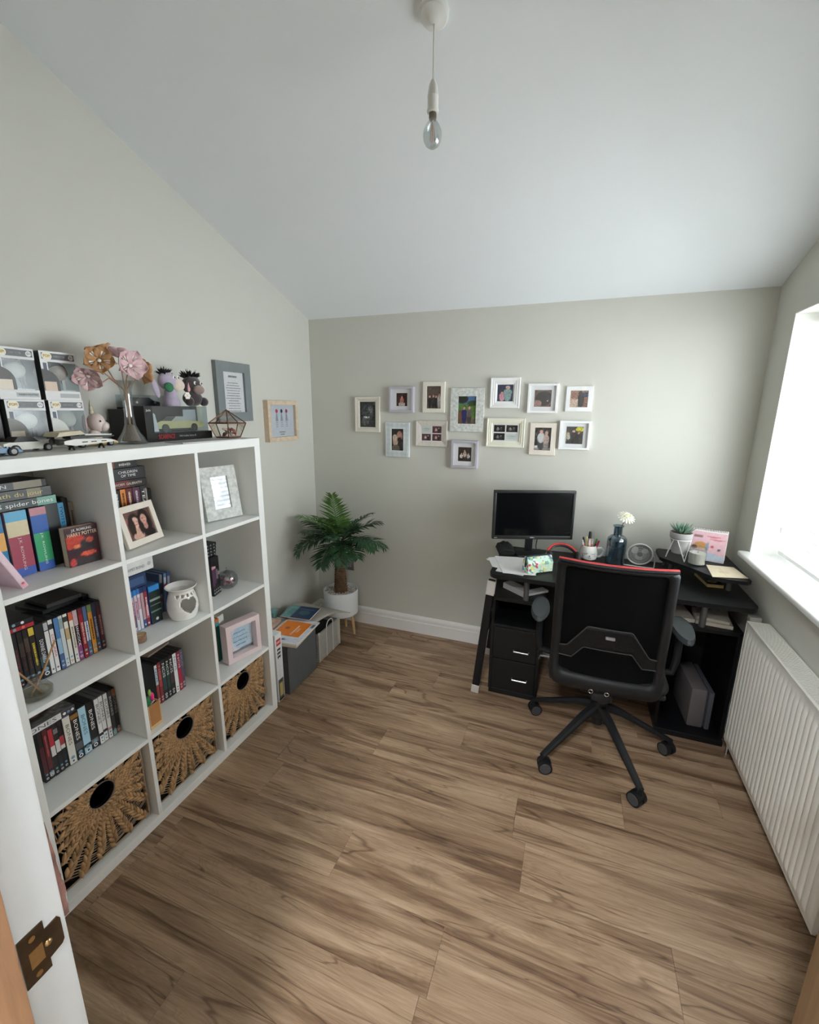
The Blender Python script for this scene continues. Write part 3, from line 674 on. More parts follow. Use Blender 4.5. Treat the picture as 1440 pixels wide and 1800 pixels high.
for (lb, hh, col, ti, tc_, L_, bands, tp) in (('dark maroon paperback lying on the upright books', .03, (70, 34, 38), 'WORM  GALBRAITH', (226, 206, 190), .262, [(0, .72, (104, 42, 46)), (.72, 1, (38, 34, 36))], .7),
        ('black science fiction paperback lying above the maroon one', .046, (38, 40, 42), 'CHILDREN\nOF TIME', WHITE, .26, [(0, .45, (112, 158, 112)), (.45, 1, (38, 40, 42))], .72),
        ('thin black paperback touching the cube ceiling', .026, (30, 28, 28), '~', (190, 186, 180), .23, [(0, .6, (126, 60, 44)), (.6, 1, (34, 32, 32))], .78)):
    flat_book(lb, .2, y, zt, L_, hh, .12, cov(col), ti, tc_, .3 if '\n' in ti else .45, .3 if '\n' in ti else .42, bands, tpos=tp, group=GM); zt += hh+.0006
# --- photo frames on shelves
m_cream = mat('cream_frame_paint', (226, 216, 204), .5, var=.05)
m_dist = mat('distressed_grey_white_wood', (206, 208, 204), .7, var=.22, vscale=60, stretch=(1, 1, 3), bump=.3, bscale=120)
def frame_mesh(w, h, bw, th, depth_in=.004, bev=.0):
    """frame ring in local XY facing +Z, back at z=0"""
    b = MB(); o = [(-w/2, -h/2), (w/2, -h/2), (w/2, h/2), (-w/2, h/2)]
    i = [(-w/2+bw, -h/2+bw), (w/2-bw, -h/2+bw), (w/2-bw, h/2-bw), (-w/2+bw, h/2-bw)]
    e = .0015
    oo = [(x*(1-2*e/w), y*(1-2*e/h)) for x, y in o]; V = [(x, y, 0) for x, y in o]+[(x, y, th-e) for x, y in o]+[(x, y, th) for x, y in oo]
    it = bev if bev > 0 else th
    V += [(x, y, it) for x, y in i]+[(x, y, depth_in) for x, y in i]
    F = [(3, 2, 1, 0)]
    for lv in range(4):
        for k in range(4):
            j = (k+1) % 4; F.append((lv*4+k, lv*4+j, lv*4+4+j, lv*4+4+k))
    F.append((16, 17, 18, 19)); b.add(V, F); return b
def photo_frame(label, M, w, h, bw, th, m_fr, f=None, mount=None, pw=None, ph=None, group=None, bev=0, panels=None, name='photo_frame', glass=True, shadow=None, nx=26, ny=32):
    t = thing(name, label, 'photo frame', (0, 0, 0), group=group); t.matrix_world = M
    d = shadow if shadow is not None else max(.003, th*.45)
    frame_mesh(w, h, bw, th, d, bev).build('frame', m_fr, t, smooth=False)
    iw, ih = w-2*bw, h-2*bw; zz = d+.0006
    if mount:
        MB().box(-iw/2, iw/2, -ih/2, ih/2, d-.001, zz).build('mount', mount, t, smooth=False); zz += .0006
    if panels:
        for (px, py, qw, qh, g) in panels: print_grid(qw, qh, g, 16, 16, M=Matrix.Translation((px, py, zz))).build('photo_print', GLOSS, t, smooth=False)
    else:
        print_grid(pw or iw, ph or ih, f, nx, ny, M=Matrix.Translation((0, 0, zz))).build('photo_print', GLOSS, t, smooth=False)
    if glass: MB().box(-iw/2, iw/2, -ih/2, ih/2, zz+.0015, zz+.0022).build('glass', GLZ, t, smooth=False)
    return t
GLZ = thin_glass('frame_glazing', (252, 252, 252), .012, .03, .12)
def lean_x(loc, back, yaw=0.0):
    """stands on loc (bottom centre), faces +x, leans back by angle, turned by yaw"""
    return Matrix.Translation(loc) @ Matrix.Rotation(yaw, 4, 'Z') @ Matrix.Rotation(-back, 4, 'Y') @ basis((0, 1, 0), (0, 0, 1))
SK = (214, 168, 150)
f2 = paint((104, 76, 70), [('e', .1, .5, .12, .3, (150, 96, 92)), ('e', .36, .42, .27, .5, (46, 30, 27)), ('e', .72, .5, .24, .5, (38, 26, 26)), ('e', .37, .3, .09, .16, (206, 160, 142)), ('e', .36, .1, .2, .15, (214, 168, 150)), ('e', .38, .58, .125, .2, (226, 182, 164)), ('e', .71, .4, .08, .14, (190, 140, 126)), ('e', .7, .64, .11, .18, (210, 160, 144)), ('e', .27, .5, .06, .3, (46, 30, 27)), ('e', .52, .45, .05, .34, (46, 30, 27)), ('e', .33, .62, .022, .016, (60, 40, 38)), ('e', .43, .62, .022, .016, (60, 40, 38)), ('e', .38, .5, .05, .016, (196, 90, 92)), ('e', .66, .67, .02, .015, (56, 38, 36)), ('e', .75, .67, .02, .015, (56, 38, 36)), ('e', .7, .55, .045, .015, (186, 86, 88)), ('e', .8, .12, .2, .14, (34, 26, 30))], .06, 7)
photo_frame('cream frame with a photo of two smiling women', lean_x((.268, -.576, R[3]+.0775), .25, .2), .18, .155, .024, .014, m_cream, f2, group='frames standing on the shelves', glass=False, nx=40, ny=36)
f3 = paint((226, 230, 236), [('r', .05, .1, .5, .9, (240, 242, 246)), ('e', .7, .35, .25, .2, (170, 178, 196)), ('e', .7, .75, .2, .15, (200, 206, 214)), ('e', .4, .2, .3, .12, (190, 198, 212))], .14, 9)
photo_frame('distressed pale frame with a reflective picture in the top cube', lean_x((.262, -.146, R[3]+.124), .17, -.257), .18, .245, .048, .014, m_dist, f3, group='frames standing on the shelves')
# --- second row, near column: discs
random.seed(3)
DV = [  # width, bands, title, title colour, label bits
    (.015, [(0, .3, (50, 34, 36)), (.3, 1, (34, 34, 36))], '~', (120, 60, 60), 'black DVD with maroon lettering'),
    (.015, [(0, 1, (30, 30, 32)), (.55, .8, (70, 60, 58))], '~', (90, 52, 52), 'black DVD with a pale portrait'),
    (.015, [(0, 1, (32, 30, 30)), (.6, .85, (84, 70, 64))], '~', (96, 60, 56), 'black DVD with a face on top'),
    (.017, [(0, .86, (36, 34, 30)), (.86, 1, (214, 190, 70))], '~', (226, 200, 60), 'black DVD with a yellow top'),
    (.026, [(0, 1, (34, 36, 38)), (.2, .4, (60, 82, 84))], 'DONNIE DARKO', WHITE, 'wide black DVD with white script'),
    (.0145, [(0, 1, (232, 230, 228)), (.82, 1, (70, 70, 72)), (.84, .98, (190, 190, 190))], None, None, 'white DVD with a black head panel'),
    (.0145, [(0, 1, (236, 234, 232)), (.82, .92, (60, 60, 64))], 'DISTURBIA', (196, 40, 60), 'white DVD with red lettering'),
    (.0155, [(0, .3, (74, 96, 146)), (.3, .6, (150, 186, 212)), (.6, 1, (86, 130, 186))], None, None, 'sky blue DVD'),
    (.0145, [(0, 1, (206, 212, 212)), (.75, .95, (150, 170, 170))], None, None, 'pale grey DVD'),
    (.015, [(0, 1, (230, 226, 214)), (.5, .72, (196, 168, 120)), (.85, .95, (60, 56, 52))], None, None, 'cream DVD with a tan panel'),
    (.0145, [(0, 1, (226, 220, 206)), (.84, 1, (210, 96, 66))], '~', (150, 140, 120), 'cream DVD with an orange top'),
    (.0165, [(0, .32, (150, 66, 124)), (.32, .7, (60, 34, 44)), (.7, 1, (200, 170, 176))], 'HANCOCK', WHITE, 'purple footed DVD with white letters'),
    (.0165, [(0, 1, (150, 30, 40)), (.88, 1, (110, 22, 34))], '~', (226, 180, 170), 'crimson DVD'),
    (.0145, [(0, .3, (84, 108, 140)), (.3, .7, (236, 236, 236)), (.7, 1, (84, 112, 156))], '~', (60, 96, 160), 'blue and white DVD'),
    (.0165, [(0, 1, (220, 150, 54)), (.85, 1, (120, 140, 80))], '~', (90, 60, 30), 'mustard yellow DVD'),
    (.0155, [(0, .25, (70, 82, 104)), (.25, 1, (54, 56, 84))], '~', (170, 170, 196), 'slate blue DVD'),
    (.0155, [(0, 1, (98, 44, 52)), (.88, 1, (70, 60, 64))], '~', (190, 130, 126), 'maroon DVD closing the row')]
tot = sum(d[0] for d in DV); y = -.7485-tot
G2 = 'films on the second shelf nearest the doorway'
for k, (w, bands, ti, tc_, lb) in enumerate(DV):
    lt = sum(c for c in bands[0][2]) > 500
    bd = [(.07, .3, (200, 60, 60) if k % 3 == 0 else (230, 230, 230), (240, 240, 240) if k % 3 == 0 else (60, 60, 70)), (.15, .3, (130, 170, 190), None)] if k not in (5, 6) else [(.08, .28, (120, 120, 124), None)]
    disc_case(lb+', '+ordn[k]+' from the door on the second shelf', .249+random.uniform(-.002, .002), y, R[2], w, .19, .135, bands, bd, ti, tc_ or WHITE, .5, .42, .62, group=G2); y += w
m_redc = cov((170, 40, 52), .35)
yb = -.7485-tot
for i, (col, lb) in enumerate((((170, 44, 54), 'red DVD lying flat on top of the film row'), ((36, 36, 40), 'black DVD lying on the red one under the shelf'))):
    t = thing('dvd_case', lb, 'DVD', (.249, yb-.048, R[2]+.1905+i*.0155), group=G2)
    MB().rbox(-.135, 0, 0, .115, 0, .0148, .0015, 1).build('case', m_case, t)
    sp = MB().quad((.0004, .001, .001), (.0004, .114, .001), (.0004, .114, .014), (.0004, .001, .014), col=lin(col))
    for q, cc in ((.04, (240, 240, 240)), (.062, (130, 170, 180)), (.085, (230, 120, 110) if i == 0 else (236, 236, 236))): sp.disc((0, 0, 0), .0045, M=face_x((.0008, q, .0074)), col=lin(cc))
    sp.build('spine_print', INK, t, smooth=False)
# films lying flat behind, seen above the upright row
for i, (yy, zz, ln, rz_, mm) in enumerate(((-.9, 0, .12, .06, m_case), (-.885, .0155, .11, -.05, cov((52, 50, 52))), (-.772, 0, .022, 0, m_case))):
    t = thing('dvd_case', ['dark DVD lying across the upright film row', 'charcoal DVD on top of the dark lying one', 'thin black DVD resting over the far end films'][i], 'DVD', (.2, yy, R[2]+.1905+zz), rz=rz_, group=G2)
    MB().rbox(-.13, 0, 0, ln, .0, .0145, .0015, 1).build('case', mm, t)
# reed diffuser
m_gl = thin_glass('clear_glass', (246, 248, 248), .07, .0, .42)
t = thing('reed_diffuser', 'clear glass bottle with wooden reeds by the film row', 'diffuser', (.325, -1.022, R[2]))
pr_ = [(.0, .001), (.034, .001), (.042, .008), (.044, .022), (.036, .036), (.018, .046), (.013, .052), (.013, .062), (.017, .066)]
MB().lathe(pr_+[(max(0, r-.0022), z_+.0022) for r, z_ in reversed(pr_)], 28).build('glass_bottle', m_gl, t)
MB().lathe([(0, .004), (.038, .004), (.0405, .012), (.0405, .018), (0, .018)], 24).build('scented_oil', thin_glass('pale_oil', (226, 218, 196), .05, 0, .2), t)
m_reedw = mat('reed_stick', (190, 146, 100), .8, var=.15)
MB().tube([(-.005, -.012, .006), (.004, .03, .075), (.01, .07, .155)], .0028, 7).build('reed', m_reedw, t)
MB().tube([(.0, .016, .006), (-.004, -.018, .075), (-.006, -.045, .13)], .0028, 7).build('reed', m_reedw, t)
# --- third row, near column: box sets
DB = [(.015, [(0, 1, (40, 30, 34)), (.15, .7, (84, 40, 46))], None, None, 'black and maroon DVD'), (.0155, [(0, .2, (34, 34, 36)), (.2, 1, (98, 40, 46)), (.05, .14, (190, 190, 180))], '~', (190, 90, 90), 'maroon DVD'),
      (.0155, [(0, 1, (38, 34, 36)), (.55, .95, (190, 52, 60)), (.4, .6, (214, 206, 204))], None, None, 'black DVD with red and white panels'), (.0155, [(0, 1, (36, 36, 38)), (.42, .66, (214, 212, 210)), (.8, .9, (130, 130, 130))], None, None, 'black DVD with a white panel'),
      (.0155, [(0, 1, (34, 34, 36)), (.5, .68, (170, 60, 62)), (.42, .5, (220, 218, 214))], None, None, 'black DVD with a small red panel'),
      (.025, [(0, 1, (226, 222, 212))], 'BONES', (110, 104, 96), 'wide ivory DVD box set'), (.027, [(0, 1, (30, 30, 32)), (.87, .96, (150, 106, 50)), (.2, .35, (90, 92, 94))], 'BONES', WHITE, 'wide black gold tabbed DVD set'),
      (.027, [(0, 1, (174, 214, 232)), (.14, .2, (40, 44, 50))], 'BONES', (90, 130, 150), 'pale blue DVD box set'), (.027, [(0, 1, (26, 26, 28)), (.1, .2, (120, 116, 112))], 'BONES', WHITE, 'wide black DVD set'),
      (.0165, [(0, 1, (232, 232, 230)), (.18, .24, (40, 40, 40))], 'BONES', (70, 70, 70), 'white DVD'), (.0165, [(0, 1, (234, 234, 232)), (.2, .26, (60, 50, 50))], 'BONES', (80, 80, 80), 'white DVD'),
      (.0165, [(0, 1, (234, 234, 232)), (.18, .24, (200, 150, 150))], 'BONES', (76, 76, 76), 'white DVD'), (.015, [(0, 1, (64, 62, 64)), (0, .12, (150, 190, 196))], 'BONES', (190, 190, 190), 'charcoal DVD'),
      (.0165, [(0, 1, (40, 36, 36)), (.86, 1, (150, 86, 54)), (0, .12, (170, 110, 80))], 'BONES', (150, 140, 132), 'black DVD with a copper top')]
tot = sum(d[0] for d in DB); y = -.749-tot; G3 = 'box sets on the third shelf nearest the doorway'
for k, (w, bands, ti, tc_, lb) in enumerate(DB):
    bd = [(.06, .3, (236, 236, 234), (60, 60, 66)), (.135, .28, (120, 160, 180), None)]
    disc_case(lb+', '+ordn[k]+' from the door on the third shelf', .255+random.uniform(-.002, .003), y, R[1], w, .19, .135, bands, bd, ti, tc_ or WHITE, .62 if w > .02 else .66, .42, .62 if w > .02 else .7, case=m_casew if 'white' in lb or 'ivory' in lb else m_case, group=G3); y += w
t = thing('dvd_case', 'white box set lying flat on the maroon discs', 'DVD', (.258, -1.075, R[1]+.1905), group=G3)
MB().rbox(-.135, 0, 0, .185, 0, .024, .0015, 1).build('case', m_casew, t)
sp = MB().quad((.0005, .001, .001), (.0005, .184, .001), (.0005, .184, .023), (.0005, .001, .023), col=lin((226, 226, 226))); sp.quad((.0008, .14, .001), (.0008, .184, .001), (.0008, .184, .023), (.0008, .14, .023), col=lin((60, 62, 74)))
for q, cc in ((.15, (240, 240, 240)), (.163, (110, 150, 180)), (.176, (230, 230, 230))): sp.disc((0, 0, 0), .005, M=face_x((.0011, q, .012)), col=lin(cc))
sp.build('spine_print', INK, t, smooth=False); text('BONES', .019, tm((90, 90, 92)), t, face_x((.0014, .075, .012)), width=.1)
print_grid(.133, .183, paint((120, 118, 116), [('e', .5, .45, .3, .3, (70, 60, 56)), ('e', .45, .5, .16, .18, (150, 130, 120)), ('e', .6, .3, .12, .1, (40, 36, 36))], .2, 5), 18, 24, M=Matrix.Translation((-.0675, .0925, .0246))).build('cover_print', GLOSS, t, smooth=False)
# --- second row, middle column
G4 = 'films in the second middle cube'
t = thing('box_set', 'white film box set standing on edge under the shelf', 'box set', (.238, -.7, R[2]+.228), group=G4)
MB().rbox(-.17, 0, 0, .19, 0, .052, .0015, 1).build('slipcase', cov((222, 222, 220)), t)
text('JAMES BOND', .016, tm((130, 130, 132)), t, face_x((.0008, .112, .022)), width=.075)
MB().disc((0, 0, 0), .008, M=face_x((.0008, .17, .026)), col=lin((190, 190, 190))).build('badge', INK, t, smooth=False)
y = -.688; t = thing('box_set', 'dark blue film box set lying under the white one', 'box set', (.242, -.702, R[2]+.1735), group=G4)
MB().rbox(-.17, 0, 0, .15, 0, .053, .0015, 1).build('slipcase', cov((40, 60, 96)), t)
MB().quad((.0006, .05, .01), (.0006, .14, .01), (.0006, .14, .04), (.0006, .05, .04), col=lin((70, 96, 140))).build('slipcase_print', INK, t, smooth=False)
for k, (w, h, bands, ti, tc_, lb, cs) in enumerate((
        (.014, .172, [(0, 1, (60, 50, 56)), (.86, 1, (50, 110, 180))], None, None, 'dark blu-ray against the divider', (40, 90, 150)),
        (.014, .172, [(0, 1, (200, 180, 186)), (.86, 1, (50, 116, 190)), (.1, .4, (120, 110, 120))], '~', (170, 60, 90), 'pink and white blu-ray', (50, 110, 180)),
        (.014, .172, [(0, 1, (214, 200, 206)), (.88, 1, (60, 130, 200)), (0, .3, (226, 226, 226))], '~', (190, 50, 100), 'white blu-ray with magenta lettering', (60, 130, 200)),
        (.014, .172, [(0, 1, (226, 222, 226)), (.88, 1, (60, 120, 190)), (.5, .8, (210, 170, 180))], None, None, 'white blu-ray with soft pink print', (60, 130, 200)),
        (.014, .172, [(0, .2, (70, 90, 150)), (.2, 1, (196, 160, 160)), (.88, 1, (40, 60, 110))], None, None, 'rose coloured blu-ray', (50, 70, 120)),
        (.016, .172, [(0, 1, (150, 50, 66)), (.2, .5, (196, 110, 120)), (.88, 1, (50, 60, 100))], '~', WHITE, 'red blu-ray', (50, 70, 120)))):
    disc_case(lb+' in the middle cube', .247, y+.04, R[2], w, h, .13, bands, [(.07, .3, (230, 230, 230), None)], ti, tc_ or WHITE, .5, .45, .6, case=cov(cs, .3), group=G4); y += w
disc_case('wide dark green blu-ray set with a bright blue top', .252, y+.042, R[2], .05, .165, .14, [(0, 1, (34, 48, 42)), (.86, 1, (50, 140, 214)), (.6, .66, (150, 170, 160)), (.3, .34, (120, 150, 140)), (.48, .5, (130, 150, 140))], [(.1, .14, (220, 220, 220), None)], None, case=cov((44, 90, 150), .3), group=G4)
for k, (lb, yy, bands) in enumerate((('leaning dark blu-ray behind the oil burner', -.478, [(0, 1, (110, 112, 114)), (.5, .8, (60, 60, 64)), (.3, .4, (150, 50, 56))]), ('pale blue blu-ray behind the oil burner', -.458, [(0, 1, (120, 150, 190)), (.6, .9, (214, 220, 228)), (.65, .72, (190, 60, 60))]), ('blue blu-ray leaning last in its row', -.44, [(0, 1, (70, 96, 150)), (.5, .9, (170, 180, 200))]))):
    disc_case(lb, .2, yy+.0, R[2]+.002, .014, .172, .13, bands, (), None, case=cov((90, 110, 140), .3), lean=-.1, group=G4)
# oil burner
m_cer = mat('white_glazed_ceramic', (236, 234, 230), .18, var=.012, coat=.3)
t = thing('oil_burner', 'white ceramic oil burner with a heart shaped opening', 'oil burner', (.307, -.455, R[2]), rz=-.25)
prof = [(.046, 0), (.05, .003), (.056, .02), (.061, .045), (.06, .07), (.052, .1), (.047, .115), (.047, .122), (.053, .13), (.06, .136), (.061, .139)]
NU = 72; hw = lambda u, v: (u*u+v*v-1)**3-u*u*v**3
def prof_r(z_):
    for (r0, z0), (r1, z1) in zip(prof, prof[1:]):
        if z0 <= z_ <= z1: return r0+(r1-r0)*(z_-z0)/(z1-z0)
    return prof[-1][0]
rings = [i*.139/56 for i in range(57)]
V = []; F = []
for z_ in rings:
    for k in range(NU):
        a = 2*pi*k/NU; V.append((prof_r(z_)*cos(a), prof_r(z_)*sin(a), z_))
def hole(a, z_):
    a = (a+pi) % (2*pi)-pi; arc = a*.058
    if hw(arc/.031, (z_-.059)/.031) < 0: return True
    for j in range(-2, 3):
        if hw((arc-j*.024)/.0062, (z_-.106)/.0062) < 0: return True
    return False
for i in range(56):
    for k in range(NU):
        a = 2*pi*(k+.5)/NU
        if hole(a, (rings[i]+rings[i+1])/2): continue
        F.append((i*NU+k, i*NU+(k+1) % NU, (i+1)*NU+(k+1) % NU, (i+1)*NU+k))
ob = MB().add(V, F).build('burner_body', m_cer, t, ang=80)
md = ob.modifiers.new('wall', 'SOLIDIFY'); md.thickness = .0045; md.offset = -1
MB().lathe([(.061, .139), (.057, .135), (.045, .122), (.025, .116), (0, .115)], 40).build('oil_dish', m_cer, t)
MB().lathe([(.046, 0), (.044, .001), (0, .001), (0, .004), (.05, .004)], 32).build('burner_base', m_cer, t)
ob2 = MB().lathe([(0, .004), (.018, .004), (.018, .017), (.0, .017)], 20).build('tealight', mat('tealight_wax', (226, 220, 206), .5), t)
# tealight holder
t = thing('candle_holder', 'small gold rimmed glass tealight holder by the divider', 'candle holder', (.328, -.672, R[2]))
MB().lathe([(0, .001), (.017, .001), (.02, .006), (.019, .03), (.0175, .03), (.018, .007), (0, .006)], 24).build('glass_cup', thin_glass('amber_cut_glass', (236, 214, 180), .15, .05, .7), t)
MB().lathe([(.0195, .029), (.0205, .0305), (.0185, .0315), (.0175, .03)], 24, close=True).build('rim', mat('gold_rim', (196, 160, 110), .3, metal=.8), t)
MB().lathe([(0, .006), (.0165, .006), (.016, .022), (0, .022)], 20).build('wax', mat('cream_wax', (236, 222, 200), .5), t)
# --- second row, far column
G5 = 'films in the second far cube'; y = -.256
for k, (w, h, bands, lb) in enumerate(((.015, .19, [(0, 1, (34, 30, 34)), (.25, .75, (92, 60, 84)), (.7, .78, (200, 150, 170))], 'black DVD with a plum figure'), (.015, .19, [(0, 1, (32, 30, 32)), (.3, .7, (80, 50, 74)), (.7, .76, (210, 170, 170))], 'black DVD with a purple dress print'),
        (.015, .19, [(0, 1, (30, 30, 32)), (.4, .66, (120, 110, 112))], 'black DVD with a grey figure'), (.015, .185, [(0, 1, (28, 28, 30)), (.5, .6, (150, 130, 130))], 'plain black DVD before the glass bowl'))):
    disc_case(lb+', '+ordn[k]+' from the divider', .278-.004*k, y, R[2], w, h, .135, bands, [(.06, .3, (220, 220, 220), (40, 40, 44)), (.14, .28, (150, 150, 154), None)], None, group=G5); y += w
for k in range(4):
    t = thing('dvd_case', ['black DVD lying flat under the far shelf', 'second black DVD down in the flat pile', 'third black DVD down in the flat pile', 'lowest black DVD resting on the upright discs'][k], 'DVD', (.262, -.262, R[2]+.1905+.0152*(3-k)), group=G5)
    MB().rbox(-.135, 0, 0, .066-.002*k, 0, .0145, .0015, 1).build('case', m_case, t)
    sp = MB()
    for q in (.012, .03, .05): sp.disc((0, 0, 0), .004, M=face_x((.0006, q, .007)), col=lin((150, 150, 152)))
    sp.build('spine_print', INK, t, smooth=False)
t = thing('glass_bowl', 'round glass bowl filled with red and white petals', 'bowl', (.25, -.135, R[2]))
pr_ = [(0, .001), (.03, .001), (.044, .014), (.05, .035), (.047, .056), (.036, .072), (.024, .078)]
MB().lathe(pr_+[(max(0, r-.002), z_+.001) for r, z_ in reversed(pr_)], 28).build('bowl', thin_glass('smoky_glass', (236, 238, 240), .08, .0, .35), t)
random.seed(8)
for k in range(16):
    a, rr = random.uniform(0, 2*pi), random.uniform(0, .03); c = [(200, 60, 76), (226, 214, 210), (226, 150, 160), (170, 164, 160)][k % 4]
    MB().ell((0, 0, 0), (.013, .01, .005), 8, 5, M=Matrix.Translation((rr*cos(a), rr*sin(a), .014+.0025*k)) @ Matrix.Rotation(random.uniform(0, 3), 4, 'X') @ Matrix.Rotation(random.uniform(0, 3), 4, 'Y')).build('petal', mat('petal_%d_%d_%d' % c, c, .7, var=.1), t)
MB().lathe([(.02, 0), (.0, .012), (.003, .02), (0, .024)], 12, M=Matrix.Translation((0, 0, .078))).build('lid_knob', mat('silver_knob', (150, 148, 146), .3, metal=.8), t)
# --- third row, middle column
DN = [(.014, [(0, 1, (150, 60, 60)), (.5, 1, (196, 214, 230)), (.9, 1, (236, 236, 236))], 'NCIS', (40, 60, 96), 'pale blue and red DVD'), (.0165, [(0, 1, (140, 40, 46)), (.4, .8, (170, 70, 70))], 'NCIS', (210, 130, 120), 'dark red DVD'),
      (.0205, [(0, 1, (52, 70, 74)), (0, .25, (34, 36, 38)), (.85, 1, (34, 38, 40))], 'NCIS', WHITE, 'slate green DVD'), (.0165, [(0, 1, (36, 72, 60)), (0, .25, (30, 32, 32)), (.8, 1, (28, 36, 34))], 'NCIS', WHITE, 'dark green DVD'),
      (.0195, [(0, 1, (30, 30, 32)), (.3, .6, (70, 50, 56))], 'NCIS', WHITE, 'black DVD with big white letters'), (.02, [(0, 1, (234, 234, 232))], 'NCIS', (110, 140, 180), 'white DVD with blue letters'),
      (.0175, [(0, 1, (180, 36, 62)), (.55, 1, (150, 30, 60))], 'NCIS', (240, 210, 216), 'crimson DVD'), (.0165, [(0, 1, (92, 84, 104)), (0, .3, (110, 70, 84))], 'NCIS', (150, 146, 164), 'mauve DVD')]
tot = sum(d[0] for d in DN); y = -.449-tot; G6 = 'box sets in the third middle cube'
for k, (w, bands, ti, tc_, lb) in enumerate(DN):
    disc_case(lb+', '+ordn[k]+' in the row above the middle basket', .264+random.uniform(-.001, .002), y, R[1], w, .19 if k > 0 else .186, .135, bands, [(.07, .28, (236, 236, 234), (50, 50, 56)), (.14, .3, (230, 230, 230), (60, 60, 60))], ti, tc_, .74, .34, .8, group=G6); y += w
t = thing('paperback', 'grey magazine lying on top of the middle box sets', 'magazine', (.2, -.56, R[1]+.1905), rz=.15, group=G6)
MB().rbox(-.15, 0, 0, .12, 0, .008, .001, 1).build('cover', cov((150, 130, 122)), t)
t = thing('planter', 'small wooden box planter with tiny cacti', 'planter', (.362, -.682, R[1]), rz=.0)
m_ply = mat('pale_plywood', (214, 176, 122), .6, var=.08, vscale=30)
m_plyd = mat('copper_card', (176, 124, 78), .6, var=.06)
b = MB(); b.rbox(-.05, 0, -.026, .026, 0, .012, .001, 1); b.rbox(-.05, 0, .022, .026, .012, .1, .001, 1).rbox(-.05, 0, -.026, -.022, .012, .1, .001, 1).rbox(-.05, -.046, -.022, .022, .012, .1, .001, 1); b.build('box', m_ply, t)
MB().box(-.004, -.001, -.022, .022, .012, .1).build('front_board', m_plyd, t, smooth=False)
MB().box(-.046, -.004, -.022, .022, .012, .092).build('soil', mat('dark_soil', (60, 46, 38), .95, var=.3, vscale=200), t, smooth=False)
m_cac = mat('cactus_green', (30, 110, 66), .5, var=.15, bump=.4, bscale=300)
MB().ell((-.022, -.008, .108), (.012, .012, .022), 12, 8).build('cactus', m_cac, t)
MB().ell((-.012, -.014, .1), (.009, .009, .013), 12, 8).build('cactus', m_cac, t)
MB().ell((-.03, .016, .112), (.009, .01, .02), 10, 8).build('flower', mat('hot_pink_petal', (226, 50, 130), .5, var=.1), t)
MB().ell((-.03, .01, .132), (.006, .006, .016), 10, 8).build('leaf', mat('lime_leaf', (150, 196, 96), .5), t)
for q in range(5): MB().ell((-.008-.004*q, -.018+.009*q, .094), (.004, .004, .003), 8, 5).build('pebble', m_cer, t)
# --- third row, far column
G7 = 'books in the third far cube'; y = -.263
book('teal hardback beside the pink box frame', .252, y, R[1], .018, .215, .16, cov((26, 96, 96)), [(0, .3, (90, 140, 160)), (.3, 1, (24, 92, 92)), (.55, .7, (30, 40, 44))], '~', WHITE, .55, .2, .6, group=G7); y += .019
book('teal and orange paperback with a turquoise spine', .255, y, R[1], .024, .222, .16, cov((214, 118, 62)), [(0, .84, (24, 100, 98)), (.84, .93, (60, 170, 180)), (.93, 1, (222, 120, 66))], None, group=G7); y += .025
for k in range(3): book('white paperback, %s after the orange one' % ordn[k], .248-.006*k, y, R[1], .016, .225-.002*k, .15, cov((216, 214, 208)), [(0, 1, (222, 220, 214)), (.75, .85, (150, 140, 130))], None, group=G7); y += .017
m_pinkw = mat('pale_pink_paint', (232, 212, 214), .5, var=.03)
fp = paint((196, 216, 230), [('e', .2, .5, .2, .5, (226, 222, 232)), ('e', .5, .5, .3, .4, (186, 214, 232)), ('r', 0, 0, 1, .1, (120, 128, 134)), ('e', .3, .12, .2, .04, (226, 226, 230))], .05, 4)
pf = photo_frame('pale pink box frame with a blue script print', lean_x((.30, -.148, R[1]+.0985), .02, -.257), .188, .194, .024, .05, m_pinkw, fp, shadow=.012, glass=False, group='frames standing on the shelves')
for k, s_ in enumerate(('because someone we love', 'is in heaven', 'there is a little bit', 'of family')):
    pass
b = MB()
for (v, u0, u1) in ((.03, -.035, .03), (.008, -.045, .045), (-.014, -.04, .04), (-.036, -.025, .028)):
    b.tube([(u0+(u1-u0)*i/22, v+.0045*sin(i*1.9+v*90)*(.4+.6*abs(sin(i*.7))), .0145) for i in range(23)], .0008, 4)
b.build('script_lettering', tm((110, 130, 156)), pf)

# ------------------------------------------------------------------ things on top of the bookcase
TZ = KH+.0006
